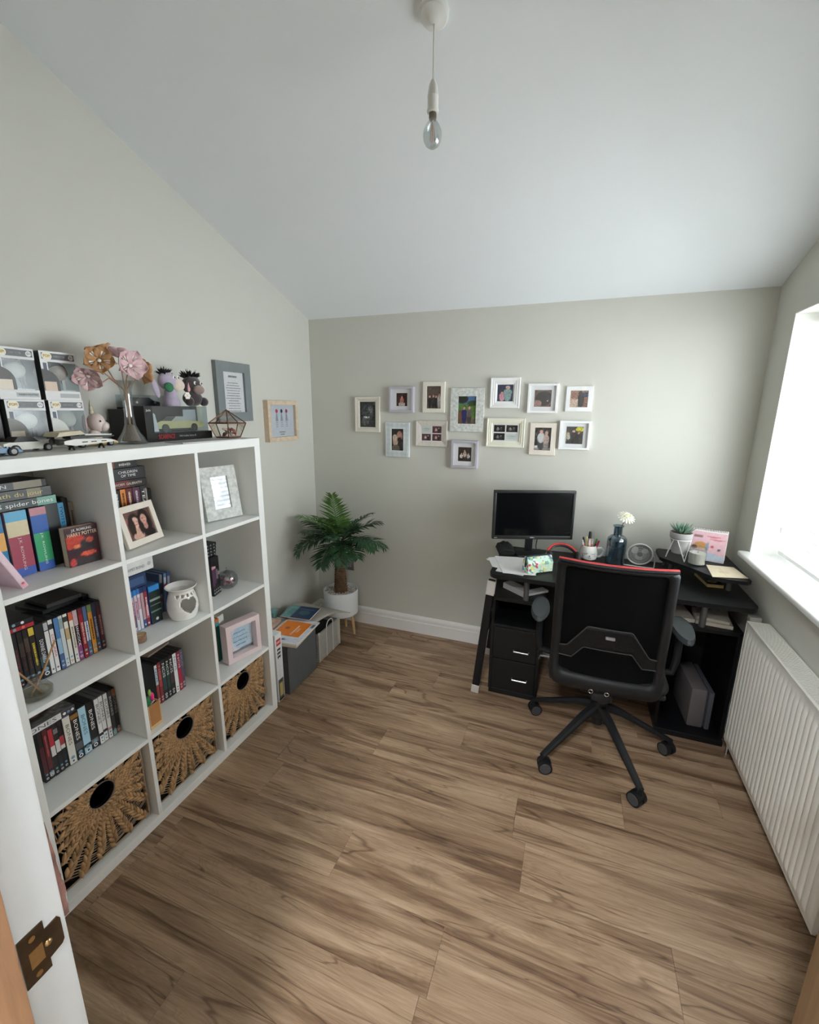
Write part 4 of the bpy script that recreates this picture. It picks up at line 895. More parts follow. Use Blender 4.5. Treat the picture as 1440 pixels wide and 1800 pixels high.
# boxed collectable figures
m_card = mat('white_box_card', (226, 226, 226), .5, var=.03)
m_cardd = mat('charcoal_box_card', (70, 70, 74), .5, var=.06)
m_film = thin_glass('clear_box_film', (236, 240, 242), .035, .2, .25)
def figure_box(label, y0, z0, num, hair, body, skin=(206, 190, 172)):
    t = thing('figure_box', label, 'toy box', (.125, y0, z0), group='boxed figures on top of the bookcase')
    w, h, d = .113, .158, .088; e = .0012
    MB().box(-d, 0, 0, w, 0, e).box(-d, 0, 0, w, h-e, h).build('carton', m_card, t, smooth=False)
    MB().box(-d, -d+e, 0, w, e, h-e).box(-d, -e, 0, e, e, h-e).build('carton_sides', m_cardd, t, smooth=False)
    MB().box(-e, 0, 0, w, h-.034, h-e).box(-e, 0, 0, .022, e, h-.034).box(-e, 0, .022, w, e, .03).build('front_card', m_card, t, smooth=False)
    pr = MB()
    pr.quad((.0004, .006, h-.026), (.0004, w-.004, h-.026), (.0004, w-.004, h-.006), (.0004, .006, h-.006), col=lin((96, 96, 100)))
    pr.quad((.0004, .007, .09), (.0004, .018, .09), (.0004, .018, .12), (.0004, .007, .12), col=lin((70, 78, 96)))
    pr.quad((.0004, .045, .008), (.0004, w-.004, .008), (.0004, w-.004, .022), (.0004, .045, .022), col=lin((176, 178, 180)))
    for (cy, rr, c) in ((.022, .0135, (236, 232, 220)), (w-.015, .0085, (236, 236, 236))):
        M = face_x((.0007, cy, h-.016)) @ Matrix.Diagonal((1.15 if cy < .05 else 1, 1, 1, 1)); pr.disc((0, 0, 0), rr, M=M, col=lin(c), n=18)
    # plain rounded colour panel where the carton has its printed artwork
    dome = [(.0012, .0, .03)]+[(.0012, .05*sin(q*pi/16), .055+.045*cos(q*pi/16)) for q in range(0, 9)]+[(.0012, .05, .03)]
    pr.add(dome, [tuple(range(len(dome)))], col=lin(hair)); pr.quad((.0016, .002, .03), (.0016, .04, .03), (.0016, .04, .06), (.0016, .002, .06), col=lin(skin))
    pr.build('carton_print', INK, t, smooth=False)
    text('POP!', .013, tm((206, 170, 60)), t, face_x((.0016, .022, h-.016)), width=.022, bold=.0004); text(num, .011, tm((60, 60, 62)), t, face_x((.0016, w-.015, h-.016)), width=.011)
    text('HARRY POTTER', .008, tm((170, 170, 172)), t, face_x((.0016, .06, h-.016)), width=.034)
    if num == '01': text('HARRY POTTER', .009, tm((90, 92, 94)), t, face_x((.0016, .078, .015)), width=.055)
    MB().box(-.0008, -.0004, .022, w-.001, .03, h-.034).box(-.07, -.001, w-.0008, w-.0003, .012, h-.03).build('window_film', m_film, t, smooth=False)
    g = MB(); g.ell((-.036, .068, .092), (.027, .032, .027), 18, 12); fg = g.build('figure_head', mat('figure_%d_%d_%d' % skin, skin, .5, var=.05), t)
    MB().ell((-.047, .068, .1), (.029, .036, .03), 18, 10).build('figure_hair', mat('figure_%d_%d_%d' % hair, hair, .5, var=.1), t)
    MB().lathe([(0, .034), (.018, .034), (.017, .05), (.012, .07), (.008, .074), (0, .074)], 16, M=Matrix.Translation((-.045, .066, 0))).build('figure_body', mat('figure_%d_%d_%d' % body, body, .5, var=.1), t)
    MB().box(-.075, -.012, .034, w-.006, .03, .034).build('figure_tray', m_card, t, smooth=False)
    return t
yA, yB = -.852, -.727
figure_box('boxed toy figure numbered 05 under the box numbered 01', yA, TZ, '05', (120, 116, 110), (150, 146, 150), (222, 210, 190))
figure_box('boxed toy figure numbered 14 beside the vase', yB, TZ, '14', (206, 206, 200), (170, 168, 164), (220, 214, 198))
figure_box('boxed toy figure numbered 01 on the upper left', yA-.008, TZ+.1585, '01', (70, 66, 62), (120, 122, 124), (220, 206, 188))
figure_box('boxed toy figure numbered 31 on the upper right', yB-.004, TZ+.1585, '31', (62, 60, 60), (130, 132, 134), (214, 188, 168))
t = thing('figure_box', 'dark toy box cut off beside box number 05', 'toy box', (.11, -.985, TZ), group='boxed figures on top of the bookcase')
MB().rbox(-.09, 0, 0, .125, 0, .158, .001, 1).build('carton', cov((42, 34, 34)), t)
print_grid(.12, .15, paint((46, 38, 38), [('e', .6, .6, .3, .25, (84, 72, 70)), ('e', .5, .25, .4, .15, (30, 26, 26))], .2, 3), 14, 16, M=face_x((.0006, .0625, .079))).build('carton_print', INK, t, smooth=False)
t = thing('figure_box', 'dark toy box stacked above the cut off one', 'toy box', (.11, -.99, TZ+.1585), group='boxed figures on top of the bookcase')
MB().rbox(-.09, 0, 0, .118, 0, .158, .001, 1).build('carton', cov((48, 42, 42)), t)
# brick built cars
def wheel(mb, x, y, z, r, w, M=None):
    mb.cyl((x-w/2, y, z), (x+w/2, y, z), r, n=18)
def toy_car(label, loc, rz, L, body, cabin, low=False, accent=None, wing=True):
    t = thing('toy_car', label, 'toy car', loc, rz=rz, group='toy vehicles on top of the bookcase')
    W2 = .026; k = L/.15; mb = cov(body, .3); m2 = cov(cabin, .25); mt = mat('rubber_tyre', (34, 34, 36), .7); mh = mat('silver_hub', (150, 150, 152), .5, metal=.1)
    h = .022 if low else .03
    side = [(-.075*k, .008), (.075*k, .008), (.075*k, .012), (.066*k, h-.004), (.03*k, h), (-.06*k, h+.001), (-.075*k, h-.002)]
    MB().prism(side, -W2, W2, M=basis((0, 1, 0), (0, 0, 1))).build('body', mb, t, ang=20)
    top = [(-.045*k, h), (.028*k, h), (.008*k, h+.016), (-.03*k, h+.016)]
    MB().prism(top, -W2*.8, W2*.8, M=basis((0, 1, 0), (0, 0, 1))).build('cabin', m2, t, ang=20)
    for yy in (-.046*k, .046*k):
        for sx in (-1, 1):
            b = MB(); wheel(b, sx*W2, yy, .0115, .0115, .012); w_ = b.build('wheel', mt, t)
            b = MB(); b.cyl((sx*(W2+.005), yy, .0115), (sx*(W2+.0072), yy, .0115), .0072, n=14); b.build('hub', mh, w_)
    if accent: MB().box(-W2-.0005, W2+.0005, -.07*k, .07*k, .0085, .0125).build('side_stripe', cov(accent, .35), t, smooth=False)
    MB().box(W2*-.8, W2*.8, .0735*k, .0762*k, .013, .017).build('front_lights', cov((60, 60, 62)), t, smooth=False)
    for sx in (-.6, 0, .6): MB().cyl((sx*W2, .045*k, h-.002), (sx*W2, .045*k, h+.002), .0024, n=10).build('brick_stud', mb, t)
    if wing:
        MB().rbox(-W2, W2, -.079*k, -.062*k, h+.018, h+.021, .001, 1).box(-W2*.7, -W2*.7+.003, -.073*k, -.067*k, h, h+.018).box(W2*.7-.003, W2*.7, -.073*k, -.067*k, h, h+.018).build('rear_wing', m2, t)
    return t
toy_car('blue toy car cut off at the near end of the bookcase', (.27, -.985, TZ), 0, .13, (60, 112, 150), (44, 60, 76), True, None, False)
toy_car('white brick built toy car behind the blue one', (.19, -.853, TZ), .08, .15, (222, 220, 212), (52, 50, 48), False, None, False)
toy_car('yellow and white low racing car by the vase', (.18, -.645, TZ), .05, .17, (222, 212, 190), (214, 206, 184), True, (214, 166, 62), True)
t = thing('toy_ship', 'white and black brick built spaceship among the cars', 'toy ship', (.262, -.715, TZ), rz=.03, group='toy vehicles on top of the bookcase')
m_tan = cov((196, 184, 158), .4); m_bw = cov((218, 216, 210), .35); m_bk = cov((44, 42, 42), .4)
MB().prism([(-.085, .02), (-.05, .014), (.075, .02), (.085, .025), (.06, .031), (-.05, .036), (-.085, .03)], -.024, .024, M=basis((0, 1, 0), (0, 0, 1))).build('hull', m_bw, t, ang=20)
MB().prism([(-.06, .036), (.085, .037), (.09, .041), (-.06, .045)], -.018, .018, M=basis((0, 1, 0), (0, 0, 1))).build('upper_deck', m_bk, t, ang=20)
MB().prism([(-.01, .045), (.08, .042), (.085, .046), (-.01, .05)], -.014, .014, M=basis((0, 1, 0), (0, 0, 1))).build('top_plate', m_bw, t, ang=20)
for sx in (-.014, .014): MB().cyl((sx, -.1, .028), (sx, -.08, .028), .01, .008, n=14).build('engine', m_bk, t)
for yy in (-.03, .0, .035): MB().box(.0242, .0248, yy, yy+.018, .023, .026).build('panel_line', m_bk, t, smooth=False)
for yy in (-.05, .05): MB().tube([(0, yy, .02), (.012, yy, .0)], .003, 6).tube([(0, yy, .02), (-.012, yy, .0)], .003, 6).build('landing_leg', m_bk, t)
MB().ell((.0, -.035, .05), (.012, .018, .009), 12, 8).build('cockpit', thin_glass('smoked_canopy', (120, 116, 110), .15, .02, .6), t)
MB().prism([(-.11, .045), (-.02, .05), (-.035, .062), (-.1, .058)], -.032, .032, M=basis((0, 1, 0), (0, 0, 1))).build('tail_fin', m_tan, t, ang=20)
# unicorn style figurine
t = thing('figurine', 'small pearl pink horned figurine beside the vase', 'figurine', (.12, -.585, TZ), rz=.3); t.scale = (1.3, 1.3, 1.3)
m_pearl = mat('pearl_pink', (222, 204, 198), .35, var=.06)
MB().lathe([(0, 0), (.016, 0), (.018, .01), (.016, .03), (.011, .04), (0, .042)], 18).build('body', m_pearl, t)
MB().ell((.006, .004, .062), (.024, .02, .027), 16, 12).ell((.022, .01, .052), (.015, .013, .014), 12, 8).build('head', m_pearl, t, ang=80)
MB().lathe([(.007, .085), (.0055, .095), (.0062, .096), (.004, .107), (.0046, .108), (.002, .12), (0, .126)], 12).build('horn', mat('pearl_gold', (206, 196, 172), .35, metal=.3), t)
for (x, y) in ((.027, -.006), (.03, .016)): MB().ell((x, y, .066), (.0022, .0026, .0026), 8, 6).build('eye', tm(BLACK), t)
MB().ell((-.012, -.016, .06), (.007, .006, .024), 10, 8).build('mane', mat('rose_mane', (196, 168, 166), .5), t)
# glass vase with paper flowers
VX, VY = .2, -.5
t = thing('flower_vase', 'tall slim glass vase on the bookcase', 'vase', (VX, VY, TZ))
pr_ = [(.0, .001), (.05, .001), (.052, .006), (.046, .02), (.032, .042), (.02, .07), (.0165, .11), (.017, .16), (.021, .2), (.028, .222), (.033, .232)]
MB().lathe(pr_+[(max(0, r-.002), z_+.002) for r, z_ in reversed(pr_)], 32).build('glass', m_gl, t)
MB().lathe([(0, .012), (.03, .012), (.02, .04), (.012, .07), (.0, .075)], 20).build('sand', mat('brown_grey_sand', (128, 112, 98), .9, var=.2, vscale=200), t)
m_pk = mat('pink_paper', (218, 184, 188), .7, var=.1, vscale=60); m_br = mat('kraft_paper', (184, 140, 98), .75, var=.12, vscale=60); m_wp = mat('ivory_paper', (232, 222, 212), .7, var=.05); m_pearlb = mat('pearl_bead', (236, 230, 220), .25)
def paper_flower(label, c, nrm, rad, m_out):
    f_ = thing('paper_flower', label, 'paper flower', (0, 0, 0), group='folded paper flowers in the vase')
    n = Vector(nrm).normalized(); a = n.orthogonal().normalized(); f_.matrix_world = basis(a, n.cross(a), c)
    for k in range(5):
        an = 2*pi*k/5+.3; M = Matrix.Rotation(an, 4, 'Z')
        V = []; F = []
        for i in range(7):
            s = i/6; w = rad*.5*sin(pi*(.12+.88*s)*.92)**.9*(1 if s < .98 else .0)
            xx = rad*(.06+.98*s); zz = rad*(.42*s-.05)
            for q in (-1, -.5, 0, .5, 1): V.append((xx-rad*.12*abs(q)*s, w*q, zz+rad*.3*(abs(q)**1.5)*(1-.55*s)))
        for i in range(6):
            for q in range(4): F.append((i*5+q, (i+1)*5+q, (i+1)*5+q+1, i*5+q+1))
        p = MB().add(V, F, M=M).build('petal', m_out, f_); md_ = p.modifiers.new('paper', 'SOLIDIFY'); md_.thickness = .0006
        for sd in (-1, 1):
            MB().add([(rad*.08, 0, .002), (rad*.62, sd*rad*.03, rad*.3), (rad*.6, sd*rad*.13, rad*.36), (rad*.1, sd*rad*.04, rad*.06)], [(0, 1, 2, 3)], M=M).build('inner_fold', m_wp, f_, smooth=False)
    MB().ell((0, 0, rad*.1), (rad*.13, rad*.13, rad*.1), 12, 8).build('bead', m_pearlb, f_)
    MB().tube([(0, 0, 0), (0, 0, -.03)], .0012, 6).build('stem_stub', m_br, f_)
    return f_
zt = TZ+.285
paper_flower('pink folded paper flower facing the room', (VX+.035, VY+.0, zt), (1, -.15, .15), .058, m_pk)
paper_flower('kraft paper flower turned towards the figure boxes', (VX+.0, VY-.085, zt+.01), (.85, -.6, .2), .052, m_br)
paper_flower('pink paper flower drooping low beside the vase rim', (VX-.045, VY-.1, zt-.04), (.5, -.6, -.55), .052, m_pk)
paper_flower('kraft paper flower pointing towards the plush toys', (VX-.0, VY+.07, zt-.015), (.2, 1, .1), .052, m_br)
paper_flower('pink paper flower upright at the back', (VX-.04, VY+.02, zt+.035), (-.2, .3, 1), .046, m_pk)
paper_flower('kraft paper flower upright beside the pink one', (VX-.03, VY-.06, zt+.045), (-.1, -.3, 1), .044, m_br)
b = MB()
for (x, y, z_) in ((.02, 0, .26), (-.01, -.08, .27), (-.028, -.076, .222), (0, .06, .26), (-.035, .02, .3), (-.03, -.05, .3)): b.tube([(0, 0, .03), (x*.1, y*.06, .2), (x*.6, y*.6, .24), (x, y, z_-.005)], .0022, 6)
b.build('flower_stems', mat('copper_stem', (176, 140, 116), .5), t)
# boxed model cars
m_blk = cov((28, 27, 28), .3)
t = thing('model_car_box', 'black box with a window behind the glass vase', 'box', (.097, -.445, TZ), group='boxed model cars')
MB().rbox(-.085, 0, 0, .235, 0, .128, .001, 1).build('carton', m_blk, t)
MB().box(0, .0006, .05, .15, .035, .1).build('window', mat('dim_window', (64, 66, 66), .15, var=.1), t, smooth=False)
t = thing('model_car_box', 'long black film car box with red lettering', 'box', (.2, -.435, TZ), rz=-.0, group='boxed model cars')
L_, H_, D_ = .34, .142, .1
b = MB(); b.box(-D_, 0, 0, L_, 0, .034); b.box(-D_, 0, 0, .036, .034, H_); b.box(-D_, -D_+.002, .036, L_, .034, H_); b.build('carton', m_blk, t, smooth=False)
MB().box(-.001, 0, .036, L_-.02, .034, H_).box(-D_, 0, .036, L_-.02, H_-.001, H_).box(-D_, 0, L_-.021, L_-.02, .034, H_).build('window_film', m_film, t, smooth=False)
MB().box(.0002, .0008, .05, .135, .004, .032).build('title_panel', cov((30, 10, 12)), t, smooth=False)
text('SCARFACE', .026, tm((206, 30, 44)), t, face_x((.0014, .092, .018)), width=.08); text('1963 Cadillac Series 62', .01, tm((190, 190, 190)), t, face_x((.0008, .2, .018)), width=.09)
text('Jada', .012, tm((210, 210, 210)), t, face_x((.0008, .018, .125)), width=.022)
b = MB(); m_yel = cov((222, 210, 150), .25)
b.prism([(.05, .05), (.3, .05), (.31, .06), (.3, .075), (.22, .08), (.08, .082), (.05, .07)], -.085, -.012, M=basis((0, 1, 0), (0, 0, 1))); mc = b.build('model_car', m_yel, t, ang=25)
MB().prism([(.14, .08), (.24, .08), (.215, .098), (.165, .1)], -.075, -.02, M=basis((0, 1, 0), (0, 0, 1))).build('car_cabin', cov((200, 196, 186)), mc, ang=25)
for yy in (.1, .25): MB().cyl((-.012, yy, .052), (-.008, yy, .052), .017, n=18).build('car_wheel', m_bk, mc)
MB().prism([(.04, .04), (.062, .04), (.05, .11), (.042, .115)], -.006, -.004, M=basis((0, 1, 0), (0, 0, 1))).build('figure_card', m_card, t, smooth=False)
MB().prism([(.24, .075), (.31, .075), (.31, .128), (.24, .128)], -.06, -.058, M=basis((0, 1, 0), (0, 0, 1))).build('backing_card', cov((190, 192, 194)), t, smooth=False)
MB().box(-D_+.003, -.06, L_-.019, L_+.012, .07, .15).build('end_card', cov((226, 222, 196)), t, smooth=False)
t = thing('display_case', 'clear display case with a black model car', 'display case', (.092, -.405, TZ+.1285), group='boxed model cars')
MB().rbox(-.08, 0, 0, .165, 0, .008, .001, 1).build('base', m_blk, t)
mcb = MB().prism([(.015, .014), (.15, .014), (.15, .03), (.12, .036), (.1, .048), (.05, .048), (.035, .034), (.015, .03)], -.065, -.012, M=basis((0, 1, 0), (0, 0, 1))).build('model_car', m_bk, t, ang=25)
for yy in (.04, .125): MB().ell((-.011, yy, .028), (.003, .006, .006), 10, 8).build('headlight', mat('lamp_chrome', (210, 210, 206), .2, metal=.7), mcb)
c_ = MB(); c_.box(-.08, 0, 0, .165, .008, .058); c_.build('clear_cover', m_film, t, smooth=False)
# plush toys (plain stuffed animals)
m_fl = mat('lilac_plush', (176, 164, 184), .95, var=.1, vscale=60, bump=.5, bscale=320, sheen=.6); m_fm = mat('pale_plush', (224, 206, 194), .95, var=.06, bump=.5, bscale=320, sheen=.5)
m_fd = mat('charcoal_plush', (66, 56, 58), .95, var=.2, vscale=60, bump=.6, bscale=320, sheen=.6); m_pke = mat('pink_plush', (214, 156, 160), .95, var=.08, bump=.4, bscale=320, sheen=.5); m_gr = mat('green_scarf', (60, 120, 84), .9, var=.2)
m_hair = mat('black_plush_hair', (34, 30, 32), .95, var=.2)
def tuft(mb, c, n, L, rnd, spread=1.0, r=.003):
    for _ in range(n):
        d = Vector((rnd.uniform(-1, 1)*spread, rnd.uniform(-1, 1)*spread, rnd.uniform(.3, 1))).normalized()
        p = Vector(c)+Vector((d.x*.012, d.y*.02, d.z*.01)); mb.cyl(p, p+d*L*rnd.uniform(.7, 1.1), r, .0004, n=5)
PZ = TZ+.143
t = thing('plush_toy', 'lilac plush animal with a pale muzzle leaning sideways', 'plush toy', (.155, -.262, PZ), rz=.2, group='plush toys on the boxed cars'); t.scale = (1.12, 1.12, 1.12)
MB().lathe([(0, .0), (.03, .0), (.032, .012), (.024, .035), (.02, .06), (0, .065)], 18).build('body', m_fl, t)
MB().ell((0, -.012, .092), (.027, .038, .034), 18, 12).build('head', m_fl, t)
MB().ell((.01, .03, .078), (.024, .032, .024), 16, 10).build('muzzle', m_fm, t)
MB().ell((.0, -.05, .085), (.006, .014, .036), 12, 8, M=Matrix.Rotation(.35, 4, 'X')).build('ear', m_fl, t)
MB().ell((.02, -.03, .068), (.01, .022, .018), 12, 8).build('scarf', m_gr, t)
b = MB(); tuft(b, (0, -.022, .112), 45, .022, random.Random(2), .8); b.build('mane', m_hair, t)
for yy in (-.004, .018): e_ = MB().ell((.024, yy, .106), (.004, .006, .0075), 10, 8).build('eye', m_cer, t); MB().ell((.0275, yy+.001, .105), (.0016, .003, .004), 8, 6).build('pupil', tm(BLACK), e_)
t = thing('plush_toy', 'charcoal plush animal with wild black hair', 'plush toy', (.15, -.14, PZ), rz=-.05, group='plush toys on the boxed cars'); t.scale = (1.12, 1.12, 1.12)
MB().ell((0, 0, .03), (.034, .04, .03), 18, 12).ell((.02, -.034, .018), (.02, .016, .018), 12, 8).ell((.02, .036, .018), (.02, .016, .018), 12, 8).build('body', m_fd, t, ang=80)
MB().ell((0, 0, .082), (.034, .038, .036), 18, 12).build('head', m_fd, t)
MB().ell((.03, .006, .064), (.018, .025, .018), 16, 10).build('muzzle', mat('taupe_plush', (150, 130, 122), .95, var=.08, bump=.5, bscale=320, sheen=.5), t)
for sd in (-1, 1):
    e_ = MB().ell((.012, sd*.046, .072), (.007, .015, .034), 12, 8, M=Matrix.Rotation(sd*.3, 4, 'X')).build('ear', m_fd, t); MB().ell((.0185, sd*.047, .068), (.003, .009, .024), 12, 8, M=Matrix.Rotation(sd*.3, 4, 'X')).build('ear_lining', m_pke, e_)
    q = MB().ell((.032, sd*.014+.004, .09), (.004, .006, .007), 10, 8).build('eye', m_cer, t); MB().ell((.0355, sd*.014+.005, .089), (.0014, .003, .004), 8, 6).build('pupil', tm(BLACK), q)
b = MB(); tuft(b, (-.004, 0, .106), 130, .03, random.Random(6), 1.0, .0035); b.build('hair_tuft', m_hair, t)
b = MB(); 
for k in range(6): b.ell((.03, -.05+.009*cos(k*pi/3), .04+.009*sin(k*pi/3)), (.004, .006, .006), 8, 6)
b.ell((.033, -.05, .04), (.004, .005, .005), 8, 6); b.build('flower_badge', m_pearlb, t)
# geometric terrarium
t = thing('terrarium', 'copper framed geometric glass terrarium near the corner', 'terrarium', (.255, -.052, TZ), rz=.45)
m_cop = mat('copper_bar', (120, 84, 64), .4, metal=.7, var=.15)
n6 = 5; r0, r1, zb, zm, zt_ = .056, .085, .004, .068, .128
bot = [(r0*cos(2*pi*k/n6), r0*sin(2*pi*k/n6), zb) for k in range(n6)]; mid = [(r1*cos(2*pi*k/n6), r1*sin(2*pi*k/n6), zm) for k in range(n6)]; apex = (0, 0, zt_)
for k in range(n6):
    j = (k+1) % n6
    for p, q in ((bot[k], bot[j]), (bot[k], mid[k]), (mid[k], mid[j]), (mid[k], apex)): MB().tube([p, q], .0026, 6).build('frame_bar', m_cop, t)
    if k != 1: MB().quad(bot[k], bot[j], mid[j], mid[k]).build('pane', thin_glass('terrarium_glass', (240, 236, 230), .06, .01, .5), t, smooth=False)
    if k % 2: MB().add([mid[k], mid[j], apex], [(0, 1, 2)]).build('pane', thin_glass('terrarium_glass'), t, smooth=False)
MB().prism([(p[0], p[1]) for p in bot], .002, .006).build('base_plate', mat('copper_mirror', (190, 140, 96), .3, metal=.6), t, smooth=False)
rnd = random.Random(12)
for k in range(14):
    a, rr = rnd.uniform(0, 6.28), rnd.uniform(0, .032); c = [(150, 40, 40), (226, 210, 204), (90, 50, 46), (200, 120, 110)][k % 4]
    MB().ell((0, 0, 0), (.014, .008, .006), 8, 5, M=Matrix.Translation((rr*cos(a), rr*sin(a), .014+.002*k)) @ Matrix.Rotation(rnd.uniform(0, 3), 4, 'Y') @ Matrix.Rotation(rnd.uniform(0, 3), 4, 'Z')).build('dried_petal', mat('petal_%d_%d_%d' % c, c, .8, var=.1), t)
t = thing('magazine', 'thin grey booklet lying in front of the film car box', 'booklet', (.26, -.43, TZ), rz=-.12)
MB().box(0, .11, .02, .3, 0, .003).build('pages', mat('booklet_paper', (206, 204, 206), .6, var=.05), t, smooth=False)
MB().box(-.0005, .1105, .02, .3005, .003, .0036).build('cover', mat('booklet_cover', (176, 172, 178), .4, var=.06), t, smooth=False)
# ------------------------------------------------------------------ picture wall
m_crb = mat('ivory_bevel_wood', (224, 219, 207), .5, var=.06, vscale=40, stretch=(4, 4, 1)); m_lil = mat('lilac_grey_paint', (184, 180, 190), .5, var=.04); m_whf = mat('white_frame_paint', (238, 238, 238), .4, var=.02)
m_bge = mat('beige_frame_wood', (208, 201, 193), .6, var=.08, vscale=30, stretch=(6, 1, 1)); m_mnt = mat('white_mount_card', (236, 236, 238), .8, var=.01)
def person(x, h, top, bot, skin=SK, hair=(50, 38, 32), w=.11):
    return [('e', x, h*.36, w, h*.36, bot), ('e', x, h*.58, w*1.15, h*.24, top), ('e', x, h*.9, w*.62, h*.1, hair), ('e', x, h*.86, w*.5, h*.09, skin)]
def P_(bgc, *ppl, seed=1, noise=.18, extra=(), grad=None): return paint(bgc, list(extra)+[o for p_ in ppl for o in p_], noise, seed, grad)
BK = (40, 38, 38); GP = 'photo frames in the gallery on the back wall'
def wallM(x, z, y=Y_BACK): return face_my((x, y, z))
bwp = lambda s: P_((30, 30, 32), person(.35, .7, (150, 146, 144), (60, 60, 62), (200, 190, 184)), person(.65, .72, (70, 68, 68), (40, 40, 42), (196, 184, 176)), seed=s, noise=.35)
col2 = lambda s: P_((96, 60, 62), person(.4, .75, (214, 190, 186), (120, 60, 70)), person(.7, .8, (60, 40, 50), (50, 34, 40)), seed=s, noise=.25)
script = paint((226, 232, 228), [('e', .5, .6, .4, .1, (190, 204, 200)), ('e', .45, .35, .3, .06, (200, 212, 208))], .04, 2)
FR = [
 (.448, 1.564, .182, .235, .033, .022, m_crb, P_((44, 46, 46), extra=[('e', .5, .6, .4, .3, (66, 68, 68)), ('e', .35, .25, .25, .2, (80, 82, 82)), ('r', .25, .36, .6, .42, (210, 212, 210)), ('e', .7, .7, .15, .12, (104, 104, 104))], seed=4, noise=.5), None, None, None, .012, 'ivory moulded frame with a dark photo, leftmost on the wall'),
 (.701, 1.663, .172, .163, .013, .034, m_lil, P_((60, 34, 34), person(.5, .8, (206, 120, 100), (196, 180, 170), w=.16), seed=5, noise=.3, extra=[('r', .2, 0, .8, .25, (214, 206, 200))]), m_mnt, .076, .083, 0, 'lilac grey box frame beside the ivory portrait frames, upper row'),
 (.92, 1.677, .147, .191, .026, .018, m_crb, P_((104, 88, 80), person(.2, .62, (50, 44, 44), (40, 36, 36)), person(.45, .64, (70, 60, 60), (50, 44, 44)), person(.65, .62, (56, 50, 50), (44, 40, 40)), person(.87, .72, (220, 212, 206), (210, 202, 198)), seed=6), None, None, None, 0, 'narrow ivory frame with a wedding group photo'),
 (1.14, 1.599, .215, .269, .05, .016, m_dist, P_((96, 140, 60), person(.35, .66, (44, 46, 110), (40, 42, 104), w=.13), person(.63, .68, (110, 100, 96), (74, 68, 66), w=.13), seed=7, noise=.15, extra=[('r', 0, .72, 1, 1, (92, 130, 190)), ('e', .2, .9, .35, .16, (40, 50, 36)), ('e', .8, .75, .3, .1, (60, 84, 50)), ('r', 0, 0, .3, .5, (120, 84, 66)), ('r', .3, 0, 1, .2, (120, 100, 84))]), None, None, None, 0, 'large distressed grey frame with a couple outdoors'),
 (.668, 1.4, .172, .229, .042, .016, mat('white_trellis_wood', (216, 222, 224), .5, var=.05), P_((44, 34, 34), seed=8, noise=.15, extra=[('e', .32, .45, .22, .26, (206, 172, 158)), ('e', .28, .6, .2, .14, (214, 196, 176)), ('e', .66, .66, .24, .24, (196, 146, 126)), ('e', .66, .5, .18, .12, (70, 50, 44)), ('e', .35, .1, .35, .16, (110, 100, 84)), ('e', .82, .25, .2, .2, (26, 26, 26))]), None, None, None, 0, 'white trellis patterned frame with a close up couple'),
 (.909, 1.447, .211, .165, .032, .02, m_bge, None, m_mnt, None, None, .012, 'beige landscape frame holding four small photos'),
 (1.137, 1.322, .172, .176, .014, .034, m_lil, P_((64, 46, 42), person(.25, .6, (196, 184, 180), (60, 40, 40)), person(.5, .85, (214, 190, 176), (90, 60, 50)), person(.78, .62, (200, 196, 196), (60, 60, 64)), seed=9, noise=.45), m_mnt, .086, .09, 0, 'lilac grey box frame hanging lowest of all'),
 (1.373, 1.702, .175, .178, .04, .024, m_whf, P_((70, 72, 96), person(.3, .6, (222, 150, 164), (226, 170, 180), w=.16), person(.65, .92, (150, 176, 176), (150, 176, 176), hair=(214, 208, 202), w=.24), seed=10), None, None, None, .014, 'white moulded frame with grandmother and child photo, topmost'),
 (1.595, 1.67, .172, .168, .012, .026, m_whf, P_((104, 78, 72), seed=11, noise=.2, extra=[('e', .55, .5, .45, .42, (20, 17, 17)), ('e', .8, .35, .04, .04, (226, 226, 226)), ('e', .2, .2, .25, .2, (150, 116, 108))]), m_mnt, .096, .096, 0, 'white box frame with a black cat close up'),
 (1.796, 1.667, .144, .141, .024, .014, mat('white_carved_wood', (236, 236, 236), .5, var=.05, bump=.9, bscale=90), P_((150, 110, 96), seed=12, noise=.3, extra=[('e', .6, .45, .18, .45, (26, 24, 26)), ('e', .55, .85, .1, .1, (24, 24, 28)), ('r', 0, 0, .45, .5, (196, 170, 150)), ('r', .7, .6, 1, .9, (50, 70, 90))]), None, None, None, 0, 'small white carved frame with a sitting black cat'),
 (1.388, 1.465, .229, .175, .036, .024, mat('ivory_stepped_wood', (234, 232, 218), .45, var=.02), None, m_mnt, None, None, .012, 'ivory stepped landscape frame holding four small photos'),
 (1.611, 1.433, .151, .191, .028, .018, m_cream, P_((34, 30, 30), person(.4, .95, (214, 214, 216), (50, 54, 60), hair=(60, 50, 46), w=.2), person(.72, .86, (190, 164, 156), (150, 142, 140), hair=(190, 170, 150), w=.17), seed=13, noise=.15, extra=[('r', 0, 0, 1, .12, (150, 140, 136)), ('r', 0, .1, .2, .2, (220, 220, 220))]), None, None, None, 0, 'cream portrait frame with an elderly couple photo'),
 (1.789, 1.46, .171, .166, .012, .028, m_whf, P_((50, 48, 46), person(.15, .7, (196, 190, 186), (40, 40, 44), w=.09), person(.45, .85, (34, 34, 38), (30, 30, 34), w=.16), person(.75, .75, (40, 40, 44), (34, 34, 36), w=.12), seed=14, noise=.3, extra=[('e', .8, .85, .25, .14, (196, 190, 60)), ('e', .1, .4, .1, .3, (170, 160, 60))]), m_mnt, .093, .1, 0, 'white box frame with a graduation photo, rightmost lower'),
]
